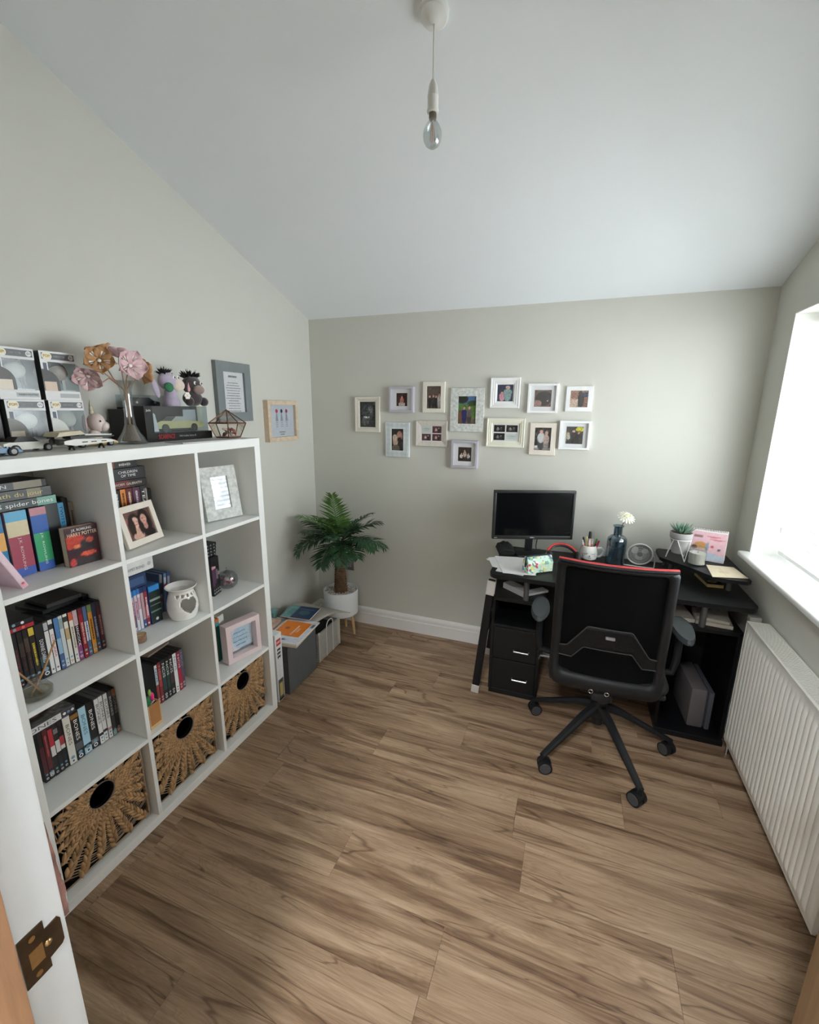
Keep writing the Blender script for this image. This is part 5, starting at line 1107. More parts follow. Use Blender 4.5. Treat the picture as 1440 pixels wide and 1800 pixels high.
for k, (x, z, w, h, bw, th, mf, f, mount, pw, ph, bev, lb) in enumerate(FR):
    panels = None
    if k == 5: panels = [(-.036, .026, .062, .044, script), (.036, .026, .062, .044, col2(3)), (-.036, -.024, .062, .044, col2(4)), (.036, -.024, .062, .044, col2(5))]
    if k == 10: panels = [(-.038, .025, .068, .042, bwp(3)), (.038, .025, .068, .042, bwp(4)), (-.038, -.025, .068, .042, bwp(5)), (.038, -.025, .068, .042, script)]
    fr_ = photo_frame(lb, wallM(x, z), w, h, bw, th, mf, f, mount, pw, ph, GP, bev, panels)
    if k in (0, 7, 10):   # stepped moulding
        e = .006; frame_mesh(w-2*e, h-2*e, .005, th+.0025, th-.002).build('moulding', mf, fr_, smooth=False) if False else None
        b = MB()
        for (s_, zz) in (((bw*.45), th*.86), ((bw*.72), th*.78)):
            W1, H1 = w/2-s_, h/2-s_; b.tube([(-W1, -H1, zz), (W1, -H1, zz), (W1, H1, zz), (-W1, H1, zz), (-W1, -H1, zz)], .0022, 6)
        b.build('moulding', mf, fr_)
    if k == 4:            # trellis relief
        b = MB()
        for sx in (-1, 1):
            for i in range(7):
                cy = -h/2+.02+i*(h-.04)/6
                for rr in (.014, .007): b.tube([(sx*(w/2-.021)+rr, cy, th), (sx*(w/2-.021), cy+rr, th), (sx*(w/2-.021)-rr, cy, th), (sx*(w/2-.021), cy-rr, th)], .0013, 4, closed=True)
        for sy in (-1, 1):
            for i in range(3):
                cx = -.035+.035*i
                for rr in (.014, .007): b.tube([(cx+rr, sy*(h/2-.021), th), (cx, sy*(h/2-.021)+rr, th), (cx-rr, sy*(h/2-.021), th), (cx, sy*(h/2-.021)-rr, th)], .0013, 4, closed=True)
        b.build('trellis_relief', mat('grey_trellis_ink', (168, 178, 180), .6), fr_)
# two frames on the left wall
m_greyf = mat('grey_painted_frame', (122, 128, 130), .5, var=.05)
fa = photo_frame('grey frame with a printed verse above the bookcase', face_x((0, .28, 1.685)), .262, .312, .05, .026, m_greyf, paint((232, 233, 235), [], .015, 2), group='frames on the bookcase wall')
b = MB(); rnd = random.Random(3)
for i in range(13):
    yy = .062-.0135*i if i else .082; wd = .04+.02*rnd.random() if i else .032; x = -wd
    while x < wd-.004:
        l = rnd.uniform(.004, .014); b.box(x, min(x+l, wd), yy-(.0018 if i else .005), yy+(.0018 if i else .005), .0130, .0134); x += l+.003
b.build('verse_print', tm((112, 114, 120)), fa, smooth=False)
m_palew = mat('pale_ash_frame', (208, 188, 164), .6, var=.12, vscale=40, stretch=(1, 1, 6))
fb = photo_frame('pale wooden frame with three small balloon figures', face_x((0, .69, 1.522)), .31, .253, .026, .036, m_palew, paint((206, 214, 224), [], .015, 5), group='frames on the bookcase wall')
b = MB(); zz = .0185
for (x, c) in ((-.05, (196, 60, 66)), (0, (52, 56, 96)), (.052, (150, 50, 80))):
    b.disc((x, .062, zz), .012, col=lin(c)); b.quad((x-.014, .0, zz), (x+.014, .0, zz), (x+.003, .05, zz), (x-.003, .05, zz), col=lin((150, 158, 172)))
    for q in range(3): b.quad((x-.01, -.012-.012*q, zz), (x+.01, -.012-.012*q, zz), (x+.01, -.008-.012*q, zz), (x-.01, -.008-.012*q, zz), col=lin((140, 146, 156)))
for (yy, wd) in ((-.07, .03), (-.084, .022)): b.quad((-wd, yy-.003, zz), (wd, yy-.003, zz), (wd, yy+.003, zz), (-wd, yy+.003, zz), col=lin((120, 124, 130)))
b.build('illustration', INK, fb, smooth=False)

# ------------------------------------------------------------------ boxes beside the bookcase
t = thing('brick_set_box', 'tall white toy box wedged beside the bookcase', 'toy box', (.372, .036, 0))
MB().rbox(-.33, 0, 0, .056, 0, .408, .001, 1).build('carton', mat('white_box_gloss', (226, 226, 228), .3, var=.02), t)
pr = MB(); q = .0006
def Q(y0, y1, z0, z1, c): pr.quad((q, y0, z0), (q, y1, z0), (q, y1, z1), (q, y0, z1), col=lin(c))
Q(.008, .046, .34, .378, (190, 46, 50)); Q(.006, .05, .02, .135, (96, 100, 86))
q = .001
for i in range(3): Q(.012, .04, .312-.022*i, .322-.022*i, (34, 34, 36)); Q(.014, .02, .306-.022*i, .312-.022*i, (34, 34, 36)); Q(.03, .036, .306-.022*i, .312-.022*i, (34, 34, 36))
Q(.016, .042, .03, .11, (206, 180, 110)); Q(.006, .05, .004, .02, (40, 34, 34)); Q(.02, .038, .112, .13, (60, 64, 60))
for i in range(6): Q(.01+.003*(i % 3), .03+.004*(i % 2), .225-.014*i, .227-.014*i, (190, 192, 198))
pr.build('carton_print', INK, t, smooth=False); text('LEGO', .016, tm(WHITE), t, face_x((.0012, .027, .359)), width=.03, bold=.0005)
m_box = mat('grey_card_box', (92, 94, 96), .75, var=.04, vscale=30, bump=.15, bscale=200)
t = thing('storage_box', 'dark grey storage box piled with papers', 'storage box', (0, 0, 0))
x0, x1, y0, y1, hh = .045, .385, .118, .41, .305
b = MB(); e = .005
b.rbox(x1-e, x1, y0, y1, 0, hh, .0015, 1).rbox(x0, x0+e, y0, y1, 0, hh, .0015, 1).rbox(x0, x1, y0, y0+e, 0, hh, .0015, 1).rbox(x0, x1, y1-e, y1, 0, hh, .0015, 1).box(x0, x1, y0, y1, 0, e)
b.build('box_shell', m_box, t)
t2 = thing('paper_stack', 'stack of loose papers filling the grey box', 'papers', (0, 0, 0)); t2['kind'] = 'thing'
b = MB(); b.box(x0+.01, x1-.02, y0+.02, y1-.012, .006, .306); b.build('paper_block', mat('stacked_paper', (196, 190, 184), .9, var=.1, vscale=90, stretch=(.2, .2, 20)), t2, smooth=False)
def sheet(label, c, w, l, th, rz, col_m, name='magazine', cat='magazine', tilt=(0, 0), prn=None, nx=20, ny=26, group='papers piled on the grey box'):
    s_ = thing(name, label, cat, c, group=group); s_.rotation_euler = (tilt[0], tilt[1], rz)
    MB().box(-w/2, w/2, -l/2, l/2, 0, th).build('pages', col_m, s_, smooth=False)
    if prn: print_grid(w, l, prn, nx, ny, M=Matrix.Translation((0, 0, th+.0005))).build('cover_print', GLOSS, s_, smooth=False)
    return s_
m_pp = mat('white_page_edge', (224, 222, 218), .8, var=.06)
tx, ty = 0.0, -.02
sheet('thick bundle of coloured magazines at the box front', (.325, .235, .31), .22, .27, .012, .12, mat('mixed_page_edges', (206, 190, 172), .8, var=.3, vscale=160, stretch=(.1, .1, 12)))
sheet('white printed brochure under the orange leaflet', (.335, .245, .3228), .21, .275, .007, .08, m_pp, prn=paint((222, 222, 230), [('r', .05, .05, .95, .2, (206, 208, 220)), ('e', .5, .12, .06, .04, (90, 70, 110)), ('r', .9, .7, .99, .85, (60, 60, 60))], .06, 5))
sheet('orange leaflet with white lines on top of the pile', (.325, .262, .3304), .17, .17, .0015, .08, m_pp, 'leaflet', 'leaflet', prn=paint((236, 130, 40), [('e', .3, .5, .08, .09, (190, 96, 40)), ('r', .62, .1, .65, .75, (250, 236, 220)), ('r', .7, .3, .72, .6, (250, 230, 210)), ('r', .76, .3, .78, .55, (250, 230, 210))], .03, 6), nx=30, ny=30)
sheet('crumpled pinkish paper bag beside the brochure', (.135, .225, .31), .14, .19, .03, .1, mat('kraft_pink_paper', (190, 160, 146), .85, var=.2, vscale=25, bump=1.0, bscale=30), 'paper_bag', 'paper bag')
# wire basket
wb = thing('wire_basket', 'white wire basket with a grey lining by the palm pot', 'basket', (0, 0, 0))
m_wire = mat('white_wire', (222, 218, 210), .45, var=.04); m_lin = mat('grey_felt_lining', (150, 148, 146), .95, var=.08, bump=.4, bscale=260)
wx0, wx1, wy0, wy1, wz = .06, .372, .462, .722, .2
b = MB(); e = .003
for q_ in ((wx1-.012, wx1-.009, wy0+.01, wy1-.01), (wx0+.009, wx0+.012, wy0+.01, wy1-.01), (wx0+.01, wx1-.01, wy0+.009, wy0+.012), (wx0+.01, wx1-.01, wy1-.012, wy1-.009)): b.box(q_[0], q_[1], q_[2], q_[3], .008, wz-.004)
b.build('lining', m_lin, wb, smooth=False)
i = 0
while i < 20:
    z_ = .006+i*.0098
    ring = [(wx0, wy0, z_), (wx1, wy0, z_), (wx1, wy1, z_), (wx0, wy1, z_)]
    MB().tube([ring[0], ring[1], ring[2], ring[3], ring[0]], .0022, 5).build('wire', m_wire, wb); i += 1
for yy in (wy0, wy0+.09, wy0+.17, wy1): MB().tube([(wx1+.002, yy, .004), (wx1+.002, yy, wz)], .0032, 6).build('upright_wire', m_wire, wb)
for xx in (wx0+.1, wx0+.2):
    for yy in (wy0-.002, wy1+.002): MB().tube([(xx, yy, .004), (xx, yy, wz)], .003, 6).build('upright_wire', m_wire, wb)
MB().tube([(wx1+.003, wy0+.09, wz-.01), (wx1+.004, wy0+.09, wz+.022), (wx1+.004, wy0+.105, wz+.042), (wx1+.004, wy0+.13, wz+.048), (wx1+.004, wy0+.155, wz+.042), (wx1+.004, wy0+.17, wz+.022), (wx1+.003, wy0+.17, wz-.01)], .0035, 8).build('handle', m_wire, wb)
MB().rbox(wx1-.004, wx1+.006, wy0-.008, wy0+.008, wz-.006, wz+.01, .003).build('corner_cap', m_wire, wb)
MB().box(wx0+.014, wx1-.014, wy0+.014, wy1-.014, .01, wz-.03).build('packed_contents', mat('dark_contents', (50, 48, 48), .9, var=.2), wb, smooth=False)
# big board and booklet bridging the box and basket
bd = thing('wrapping_sheet', 'large bowed grey board lying across box and basket', 'board', (0, 0, 0))
V = []; F = []; n1, n2 = 10, 8
A0, A1, A2, A3 = Vector((.14, .41, .322)), Vector((.40, .385, .322)), Vector((.475, .70, .262)), Vector((.1, .70, .275))
for i in range(n1+1):
    for j in range(n2+1):
        u, v = i/n1, j/n2; p = A0.lerp(A1, u).lerp(A3.lerp(A2, u), v); V.append((p.x, p.y, p.z+.03*sin(pi*v)))
for i in range(n1):
    for j in range(n2): F.append((i*(n2+1)+j, (i+1)*(n2+1)+j, (i+1)*(n2+1)+j+1, i*(n2+1)+j+1))
ob = MB().add(V, F).build('board', mat('taupe_board', (168, 162, 152), .6, var=.06, vscale=20), bd, ang=80); md = ob.modifiers.new('thick', 'SOLIDIFY'); md.thickness = .003
sheet('navy and teal booklet with an open corner', (.27, .425, .35), .2, .15, .004, .1, m_pp, 'booklet', 'booklet', (.04, 0), prn=paint((44, 62, 92), [('r', 0, .0, .33, 1, (112, 160, 160)), ('e', .22, .45, .12, .3, (90, 140, 142)), ('e', .65, .5, .18, .2, (60, 92, 110)), ('r', .4, .75, .9, .8, (90, 110, 136))], .06, 8))
sheet('teal gift bag peeping from behind the papers', (.085, .365, .312), .07, .07, .045, .3, mat('teal_paper', (110, 150, 150), .7, var=.1), 'gift_bag', 'gift bag', (.0, .0))

# ------------------------------------------------------------------ potted palm
pot = thing('potted_palm', 'artificial palm in a white pot on wooden legs', 'plant', (.312, .865, 0))
MB().lathe([(0, .165), (.112, .165), (.12, .172), (.122, .345), (.1185, .346), (.1165, .325), (0, .325)], 40).build('pot', mat('white_ceramic_pot', (232, 234, 236), .35, var=.01), pot)
m_peg = mat('pale_beech', (214, 182, 138), .55, var=.1, vscale=40, stretch=(3, 3, .4))
for a in (10, 100, 190, 280):
    c_, s_ = cos(radians(a)), sin(radians(a)); MB().cyl((.078*c_, .078*s_, .17), (.095*c_, .095*s_, 0), .0135, .008, n=14).build('leg', m_peg, pot)
rnd = random.Random(4); peb = MB()
for k in range(260):
    a, r_ = rnd.uniform(0, 2*pi), .113*sqrt(rnd.random()); peb.ell((r_*cos(a), r_*sin(a), .327+rnd.uniform(0, .004)), (rnd.uniform(.004, .007), rnd.uniform(.004, .006), .004), 6, 4)
g = peb.build('pebbles', mat('pale_pebbles', (186, 172, 158), .8, var=.35, vscale=120), pot); g['kind'] = 'stuff'
m_trunk = mat('brown_palm_trunk', (96, 72, 50), .9, var=.45, vscale=40, bump=.6, bscale=160)
prof = []
for k in range(19):
    z_ = .325+k*.0185; r_ = .047-.0009*k; prof += [(r_*1.05, z_), (r_*.9, z_+.014)]
MB().lathe([(0, .325)]+prof+[(.022, .695), (0, .7)], 22).build('trunk', m_trunk, pot)
m_leafA = mat('palm_leaf_dark', (40, 74, 44), .5, var=.3, vscale=20); m_leafB = mat('palm_leaf_light', (88, 124, 62), .5, var=.25, vscale=20)
def frond(az, el, L, droop, m, nl=19, wmax=.135):
    """az direction, el start elevation, arching over; leaflets on both sides"""
    pts = []; p = Vector((0.012*cos(az), .012*sin(az), .69)); e = el
    for i in range(13):
        pts.append(p.copy()); e -= droop/12; p = p+Vector((cos(az)*cos(e), sin(az)*cos(e), sin(e)))*(L/12)
    b = MB(); b.tube(pts, [.005-.0033*i/12 for i in range(13)], 5)
    side0 = Vector((-sin(az), cos(az), 0))
    for k in range(nl):
        s = .22+.76*k/(nl-1); i = min(11, int(s*12)); fr_ = s*12-i; q = pts[i].lerp(pts[i+1], fr_); tg = (pts[i+1]-pts[i]).normalized(); nrm = tg.cross(side0).normalized()
        if nrm.z < 0: nrm = -nrm
        ll = wmax*(.55+.45*sin(pi*min(1, s*.95+.05)))*(1-.35*max(0, s-.6)/.4)
        for sd in (-1, 1):
            d = (tg*(.5+.6*s*s)+side0*sd*1.0+nrm*rnd.uniform(-.25, .2)).normalized(); w = .0075; wv = d.cross(nrm).normalized()
            m1 = q+d*ll*.45+nrm*.004; tip = q+d*ll-Vector((0, 0, .012*rnd.random()))
            b.add([q-wv*w*.35, q+wv*w*.35, m1+wv*w, tip, m1-wv*w], [(0, 1, 2, 4), (4, 2, 3)])
    return b.build('frond', m, pot, ang=80)
for (az, el, L, dr, mm) in ((-25, 50, .37, 1.45, 0), (-2, 38, .36, 1.2, 0), (-58, 42, .33, 1.75, 0), (-95, 72, .36, .9, 1), (-122, 45, .34, 1.6, 0), (-150, 35, .31, 1.3, 0), (178, 42, .25, 1.1, 0),
                          (120, 66, .2, .7, 1), (70, 62, .17, .8, 0), (22, 55, .32, .9, 0), (0, 66, .34, .7, 0), (-80, 84, .38, .35, 1), (-145, 64, .33, .8, 1), (-38, 24, .30, .95, 0), (-92, 22, .27, 1.5, 0), (-165, 60, .28, .9, 0), (-112, 62, .33, 1.2, 0), (-12, 28, .30, .9, 0), (-70, 58, .34, 1.2, 0)):
    frond(radians(az), radians(el), L, dr, m_leafB if mm else m_leafA)
# ------------------------------------------------------------------ desk
m_ash = mat('black_ash_board', (19, 20, 22), .42, spec=.4, var=.18, vscale=60, stretch=(1, 8, 8), bump=.2, bscale=220)
m_silv = mat('silver_plastic_cap', (206, 202, 196), .4, var=.05); m_post = mat('grey_metal_post', (112, 112, 114), .35, metal=.6, var=.05)
dk = thing('computer_desk', 'black two level computer desk with drawers', 'desk', (0, 0, 0))
def rrect(x0, x1, y0, y1, rf, rb, n=6):
    P = []
    for (cx, cy, a0, r_) in ((x1-rf, y0+rf, -90, rf), (x1-rb, y1-rb, 0, rb), (x0+rb, y1-rb, 90, rb), (x0+rf, y0+rf, 180, rf)):
        for k in range(n+1): a = radians(a0+90*k/n); P.append((cx+r_*cos(a), cy+r_*sin(a)))
    return P
DZT = .75
MB().prism(rrect(1.425, 2.632, .49, 1.035, .05, .01), DZT-.022, DZT).build('desktop', m_ash, dk, ang=20)
for (a, c) in ((1.44, 1.715), (2.285, 2.605)):
    MB().prism(rrect(a, c, .54, 1.02, .02, .005), .585, .603).build('lower_shelf', m_ash, dk, ang=20)
    MB().box(a, c, 1.0, 1.012, .03, .585).build('back_board', m_ash, dk, smooth=False)
for x in (1.442, 1.697, 2.3, 2.588): MB().rbox(x, x+.016, .557, 1.0, .03 if x > 1.5 or True else 0, .585, .001, 1).build('side_board', m_ash, dk)
MB().rbox(1.445, 1.71, .56, 1.0, .0, .03, .001, 1).build('plinth', m_ash, dk); MB().rbox(2.303, 2.6, .532, 1.0, .0, .03, .001, 1).build('plinth', m_ash, dk)
MB().box(1.458, 1.697, .562, 1.0, .42, .435).build('niche_shelf', m_ash, dk, smooth=False)
MB().box(1.715, 2.285, .985, .997, .08, .72).build('modesty_panel', m_ash, dk, smooth=False)
m_hnd = mat('brushed_handle', (206, 206, 206), .3, metal=.8, var=.03)
for (z0, z1, hz) in ((.232, .418, .296), (.036, .226, .12)):
    d_ = MB().rbox(1.459, 1.696, .553, .566, z0, z1, .0015, 1).build('drawer', m_ash, dk)
    MB().tube([(1.575, .553, hz), (1.577, .537, hz), (1.654, .537, hz), (1.656, .553, hz)], .0042, 8).build('handle', m_hnd, d_)
for (px, py) in ((1.62, .56), (2.438, .56), (1.62, .96), (2.438, .96)): MB().cyl((px, py, .603), (px, py, DZT-.022), .0145, n=18).build('post', m_post, dk)
def bar(p, q, w, t_, name, m, par):
    p, q = Vector(p), Vector(q); z_ = (q-p).normalized(); x_ = Vector((0, 1, 0)).cross(z_).normalized(); M = Matrix(((x_.x, 0, z_.x, p.x), (x_.y, 1, z_.y, p.y), (x_.z, 0, z_.z, p.z), (0, 0, 0, 1)))
    return MB().rbox(-w/2, w/2, -t_/2, t_/2, 0, (q-p).length, .003, 1, M=M).build(name, m, par)
for (xb, xt) in ((1.372, 1.438), (2.645, 2.628)):
    for yy in (.535, .965):
        lg = bar((xb, yy, 0), (xt, yy, .728 if yy > .9 else .70), .042, .032, 'leg', m_ash, dk)
        v = Vector((xt-xb, 0, .7))
        bar(Vector((xb, yy, 0))-v*.001, Vector((xb, yy, 0))+v*.072, .045, .036, 'foot_cap', m_silv, dk); bar(Vector((xb, yy, 0))+v*.88, Vector((xb, yy, 0))+v*1.0, .045, .036, 'top_cap', m_silv, dk)
    MB().box(min(xb, xt)+.02, min(xb, xt)+.03, .55, .95, .3, .36).build('side_rail', m_ash, dk, smooth=False) if xb < 2 else None
MB().tube([(1.432, .56, .63), (1.412, .56, .34)], .005, 8).build('stay_rod', m_post, dk)
DZT += .0006
# riser shelf
rs = thing('riser_shelf', 'small black corner riser on the desk', 'shelf', (0, 0, 0))
poly = [(2.62, 1.02), (2.295, 1.02), (2.28, 1.0), (2.278, .86), (2.286, .838), (2.335, .785), (2.39, .725), (2.44, .655), (2.475, .615), (2.52, .6), (2.6, .6), (2.62, .62)]
MB().prism(poly, .82, .838).build('riser_top', m_ash, rs, ang=20)
for (x, y) in ((2.345, .9), (2.56, .70), (2.57, .98), (2.33, .995)): MB().cyl((x, y, DZT), (x, y, .82), .011, n=14).build('riser_post', m_post, rs)
# paper in the lower compartments
m_pap = mat('office_paper', (224, 222, 222), .85, var=.04)
def roll(label, p, q, r_, m, name='paper_roll', cat='paper roll'):
    t_ = thing(name, label, cat, (0, 0, 0)); MB().cyl(p, q, r_, n=16).build('roll', m, t_); return t_
def board(label, c, w, l, th, rz, m, name, cat, rot=None, z=0):
    t_ = thing(name, label, cat, c, rot=rot or (0, 0, rz)); MB().box(-w/2, w/2, -l/2, l/2, 0, th).build('sheet', m, t_, smooth=False); return t_
board('rolled white leaflet under the desktop beside the post', (1.56, .66, .604), .06, .16, .032, .9, mat('grey_white_card', (190, 186, 190), .7, var=.05), 'leaflet', 'leaflet')
board('folded white paper behind the desk post', (1.66, .68, .604), .05, .14, .012, -.8, m_pap, 'paper_sheet', 'paper')
for k, (c, w, l, th, rz) in enumerate((((2.34, .68, .604), .13, .2, .018, .1), ((2.5, .66, .604), .15, .17, .016, -.1), ((2.505, .67, .6205), .13, .15, .012, -.2))):
    board(['paper pile on the desk shelf behind the armrest', 'paper pile beyond the second desk post', 'smaller paper pile lying on the beyond pile'][k], c, w, l, th, rz, mat('dull_paper', (196, 188, 174), .85, var=.12, vscale=60, stretch=(1, 1, 30)), 'paper_pile', 'papers')
for k in range(2):
    t = thing('folder_bundle', ['thick folder coloured darker for the shaded compartment', 'thin grey folder beside the thick one'][k], 'folder', (2.455+.078*k, .6, .0305), rz=.05)
    MB().rbox(0, .072 if k == 0 else .022, 0, .28, 0, .215-.006*k, .008 if k == 0 else .003).build('folder', mat('folder_in_shade' if k == 0 else 'grey_folder', (98, 92, 92) if k == 0 else (72, 74, 80), .7, var=.08, stretch=(30, 1, 1)), t)  # folder colours darkened to carry the shade of the compartment

# ------------------------------------------------------------------ monitor
m_bez = mat('black_monitor_plastic', (30, 31, 33), .45, var=.05); m_scr = mat('screen_glass', (12, 13, 15), .12, var=.03, spec=.5)
mcx, mcy, yaw = 1.605, .88, .343
mo = thing('monitor', 'black widescreen computer monitor with a dark screen', 'monitor', (mcx, mcy, DZT), rz=yaw)
w2, zb, zt = .238, .104, .397
b = MB(); bz = .016
b.rbox(-w2, w2, -.004, .02, zb, zb+.022, .003).rbox(-w2, w2, -.004, .02, zt-bz, zt, .003).rbox(-w2, -w2+bz, -.004, .02, zb+.004, zt-.004, .003).rbox(w2-bz, w2, -.004, .02, zb+.004, zt-.004, .003)
b.build('bezel', m_bez, mo)
MB().box(-w2+bz-.002, w2-bz+.002, .001, .006, zb+.02, zt-bz+.002).build('screen', m_scr, mo, smooth=False)
MB().rbox(-w2+.004, w2-.004, .006, .028, zb+.004, zt-.004, .004).rbox(-.16, .16, .028, .055, zb+.05, zt-.05, .012).build('rear_shell', m_bez, mo)
MB().rbox(-.022, .022, .055, .075, .012, .26, .004).rbox(-.03, .03, .03, .06, .19, .25, .004).build('stand_neck', m_bez, mo)
MB().rbox(-.085, .085, -.04, .1, .0, .014, .006).build('stand_base', m_bez, mo)
text('DELL', .0085, tm((214, 214, 216)), mo, face_my((0, -.0048, zb+.011)), width=.026, bold=.0003)
MB().box(-w2+.012, -w2+.03, -.0046, -.004, zb+.007, zb+.011).build('model_mark', tm((160, 160, 162)), mo, smooth=False)
MB().tube([(.05, .055, .16), (.055, .075, .1), (.055, .1, .03), (.06, .1, .006)], .0028, 7).build('cable', m_bez, mo)
# soft black bag
bg_ = thing('laptop_sleeve', 'crumpled black fabric sleeve under the monitor', 'bag', (1.447, .925, DZT), rz=.3)
V = []; F = []; rnd = random.Random(9); nx_, ny_ = 16, 12
for i in range(nx_+1):
    for j in range(ny_+1):
        u, v = i/nx_*2-1, j/ny_*2-1; e = max(0, (1-abs(u)**5)*(1-abs(v)**5)); V.append((u*.05, v*.085, .001+.04*e**.45*(1+.18*sin(5*u+2*v)+.14*sin(9*v-3*u))))
for i in range(nx_):
    for j in range(ny_): a = i*(ny_+1)+j; F.append((a, a+ny_+1, a+ny_+2, a+1))
ob = MB().add(V, F); ob.build('sleeve', mat('black_fabric', (30, 30, 32), .85, var=.15, bump=.3, bscale=400), bg_, ang=80)
MB().tube([(-.045, -.08, .012), (-.02, -.088, .03), (.02, -.088, .03), (.045, -.08, .014)], .003, 6).build('zip', m_bez, bg_)
# loose sheets
def sheet_poly(label, pts, z, m, name='paper_sheet', cat='paper', grp=None):
    t_ = thing(name, label, cat, (pts[0][0], pts[0][1], z), group=grp); MB().prism([(x-pts[0][0], y-pts[0][1]) for x, y in pts], 0, .0012).build('sheet', m, t_, smooth=False); return t_
gp = 'loose paper sheets on the desk corner'
sheet_poly('white sheet peeping out lowest at the desk corner', [(1.452, .545), (1.6, .525), (1.62, .72), (1.47, .75)], DZT+.0002, m_pap, grp=gp)
sheet_poly('white sheet overhanging the desk edge', [(1.374, .745), (1.425, .60), (1.655, .545), (1.70, .80), (1.45, .80)], DZT+.0018, m_pap, grp=gp)
sheet_poly('topmost white sheet under the pencil case', [(1.405, .785), (1.495, .52), (1.665, .545), (1.58, .82)], DZT+.0034, m_pap, grp=gp)
board('small white note sticking out over the desk edge', (1.395, .725, DZT+.0002), .05, .03, .0012, .5, m_pap, 'paper_note', 'paper')
# pencil case
pc = thing('pencil_case', 'pale green floral pencil case on the paper sheets', 'pencil case', (1.605, .575, DZT+.005), rz=radians(38))
def floral():
    m = bpy.data.materials.new('floral_fabric'); m.use_nodes = True; nt = m.node_tree; N = nt.nodes; L = nt.links; b_ = N['Principled BSDF']; b_.inputs['Roughness'].default_value = .6
    tc = N.new('ShaderNodeTexCoord'); v = N.new('ShaderNodeTexVoronoi'); v.inputs['Scale'].default_value = 75; L.new(tc.outputs['Object'], v.inputs['Vector'])
    r_ = N.new('ShaderNodeValToRGB'); r_.color_ramp.interpolation = 'CONSTANT'; e = r_.color_ramp.elements
    cols = [(0, (196, 222, 206)), (.4, (214, 226, 200)), (.55, (120, 176, 150)), (.66, (206, 60, 80)), (.74, (222, 212, 120)), (.82, (70, 120, 150)), (.9, (226, 226, 214))]
    while len(e) < len(cols): e.new(.5)
    for k, (p_, c_) in enumerate(cols): e[k].position = p_; e[k].color = lin(c_)
    sx = N.new('ShaderNodeSeparateColor'); L.new(v.outputs['Color'], sx.inputs[0]); L.new(sx.outputs[0], r_.inputs['Fac']); L.new(r_.outputs['Color'], b_.inputs['Base Color']); return m
m_flo = floral()
L_, Wd, Hh = .15, .055, .085
MB().prism([(-Wd/2, 0), (Wd/2, 0), (Wd/2+.002, .05), (.012, Hh), (-.012, Hh), (-Wd/2-.002, .05)], -L_, 0, M=basis((0, -1, 0), (0, 0, 1))).build('body', m_flo, pc, ang=15)
zp = MB(); zp.tube([(-.0015, 0, .03), (.0, -.0, .055), (.002, 0, .082), (.012, 0, Hh+.002), (.05, 0, Hh+.002), (.12, 0, Hh+.002), (.147, 0, Hh)], .005, 8); zp.build('zip', mat('navy_zip', (30, 46, 58), .6), pc)
pc.children[0].matrix_local = Matrix.Identity(4)
# headphones
hp = thing('headphones', 'black and red headphones lying behind the pencil case', 'headphones', (1.785, .84, DZT), rz=.25)
m_redp = mat('red_plastic', (206, 60, 58), .4, var=.05)
MB().tube([(.085*cos(radians(a)), .07*sin(radians(a)), .035+.05*sin(radians(a))) for a in range(0, 181, 12)], .008, 10).build('headband', m_redp, hp)
MB().tube([(.078*cos(radians(a)), .062*sin(radians(a)), .033+.045*sin(radians(a))) for a in range(10, 171, 12)], .0075, 8).build('band_padding', m_bez, hp)
for sx in (-1, 1):
    c_ = MB().ell((sx*.078, -.012, .034), (.022, .036, .034), 18, 12).build('ear_cup', m_bez, hp); MB().ell((sx*.093, -.014, .034), (.008, .014, .024), 14, 10).build('ear_badge', mat('silver_badge', (210, 210, 212), .3, metal=.4), c_)
MB().tube([(-.08, -.04, .006), (-.05, -.06, .004), (0, -.05, .004), (.03, -.065, .004)], .0022, 6).build('cable', m_bez, hp)
# cat mug with pens
mg = thing('mug', 'white cat face mug holding pens', 'mug', (1.925, .935, DZT), rz=.1)
pr_ = [(0, .002), (.03, .002), (.044, .012), (.05, .032), (.048, .055), (.042, .078), (.04, .086)]
MB().lathe(pr_+[(max(0, r-.0035), z_+.003) for r, z_ in reversed(pr_)], 32).build('cup', m_cer, mg)
MB().tube([(.045, 0, .072), (.066, 0, .076), (.08, 0, .062), (.078, 0, .042), (.064, 0, .026), (.047, 0, .024)], .0068, 10).build('handle', m_cer, mg)
m_ink = tm((70, 70, 72)); b = MB()
def on_cup(u, z_):   # point on the front of the cup (faces -y)
    r_ = .0495+.0008; return (r_*sin(u), -r_*cos(u), z_)
for u0 in (-.42, .42): b.tube([on_cup(u0-.18, .052), on_cup(u0-.06, .046), on_cup(u0+.08, .047), on_cup(u0+.2, .055)], .001, 5)
b.tube([on_cup(-.16, .028), on_cup(-.06, .024), on_cup(0, .032), on_cup(.06, .024), on_cup(.16, .028)], .0009, 5); b.ell(on_cup(0, .037), (.004, .002, .003), 8, 6)
for sd in (-1, 1):
    for q in (0, 1): b.tube([on_cup(sd*.5, .034+.007*q), on_cup(sd*.85, .036+.011*q)], .0007, 5)
b.build('cat_face', m_ink, mg)
m_gr_lid = None
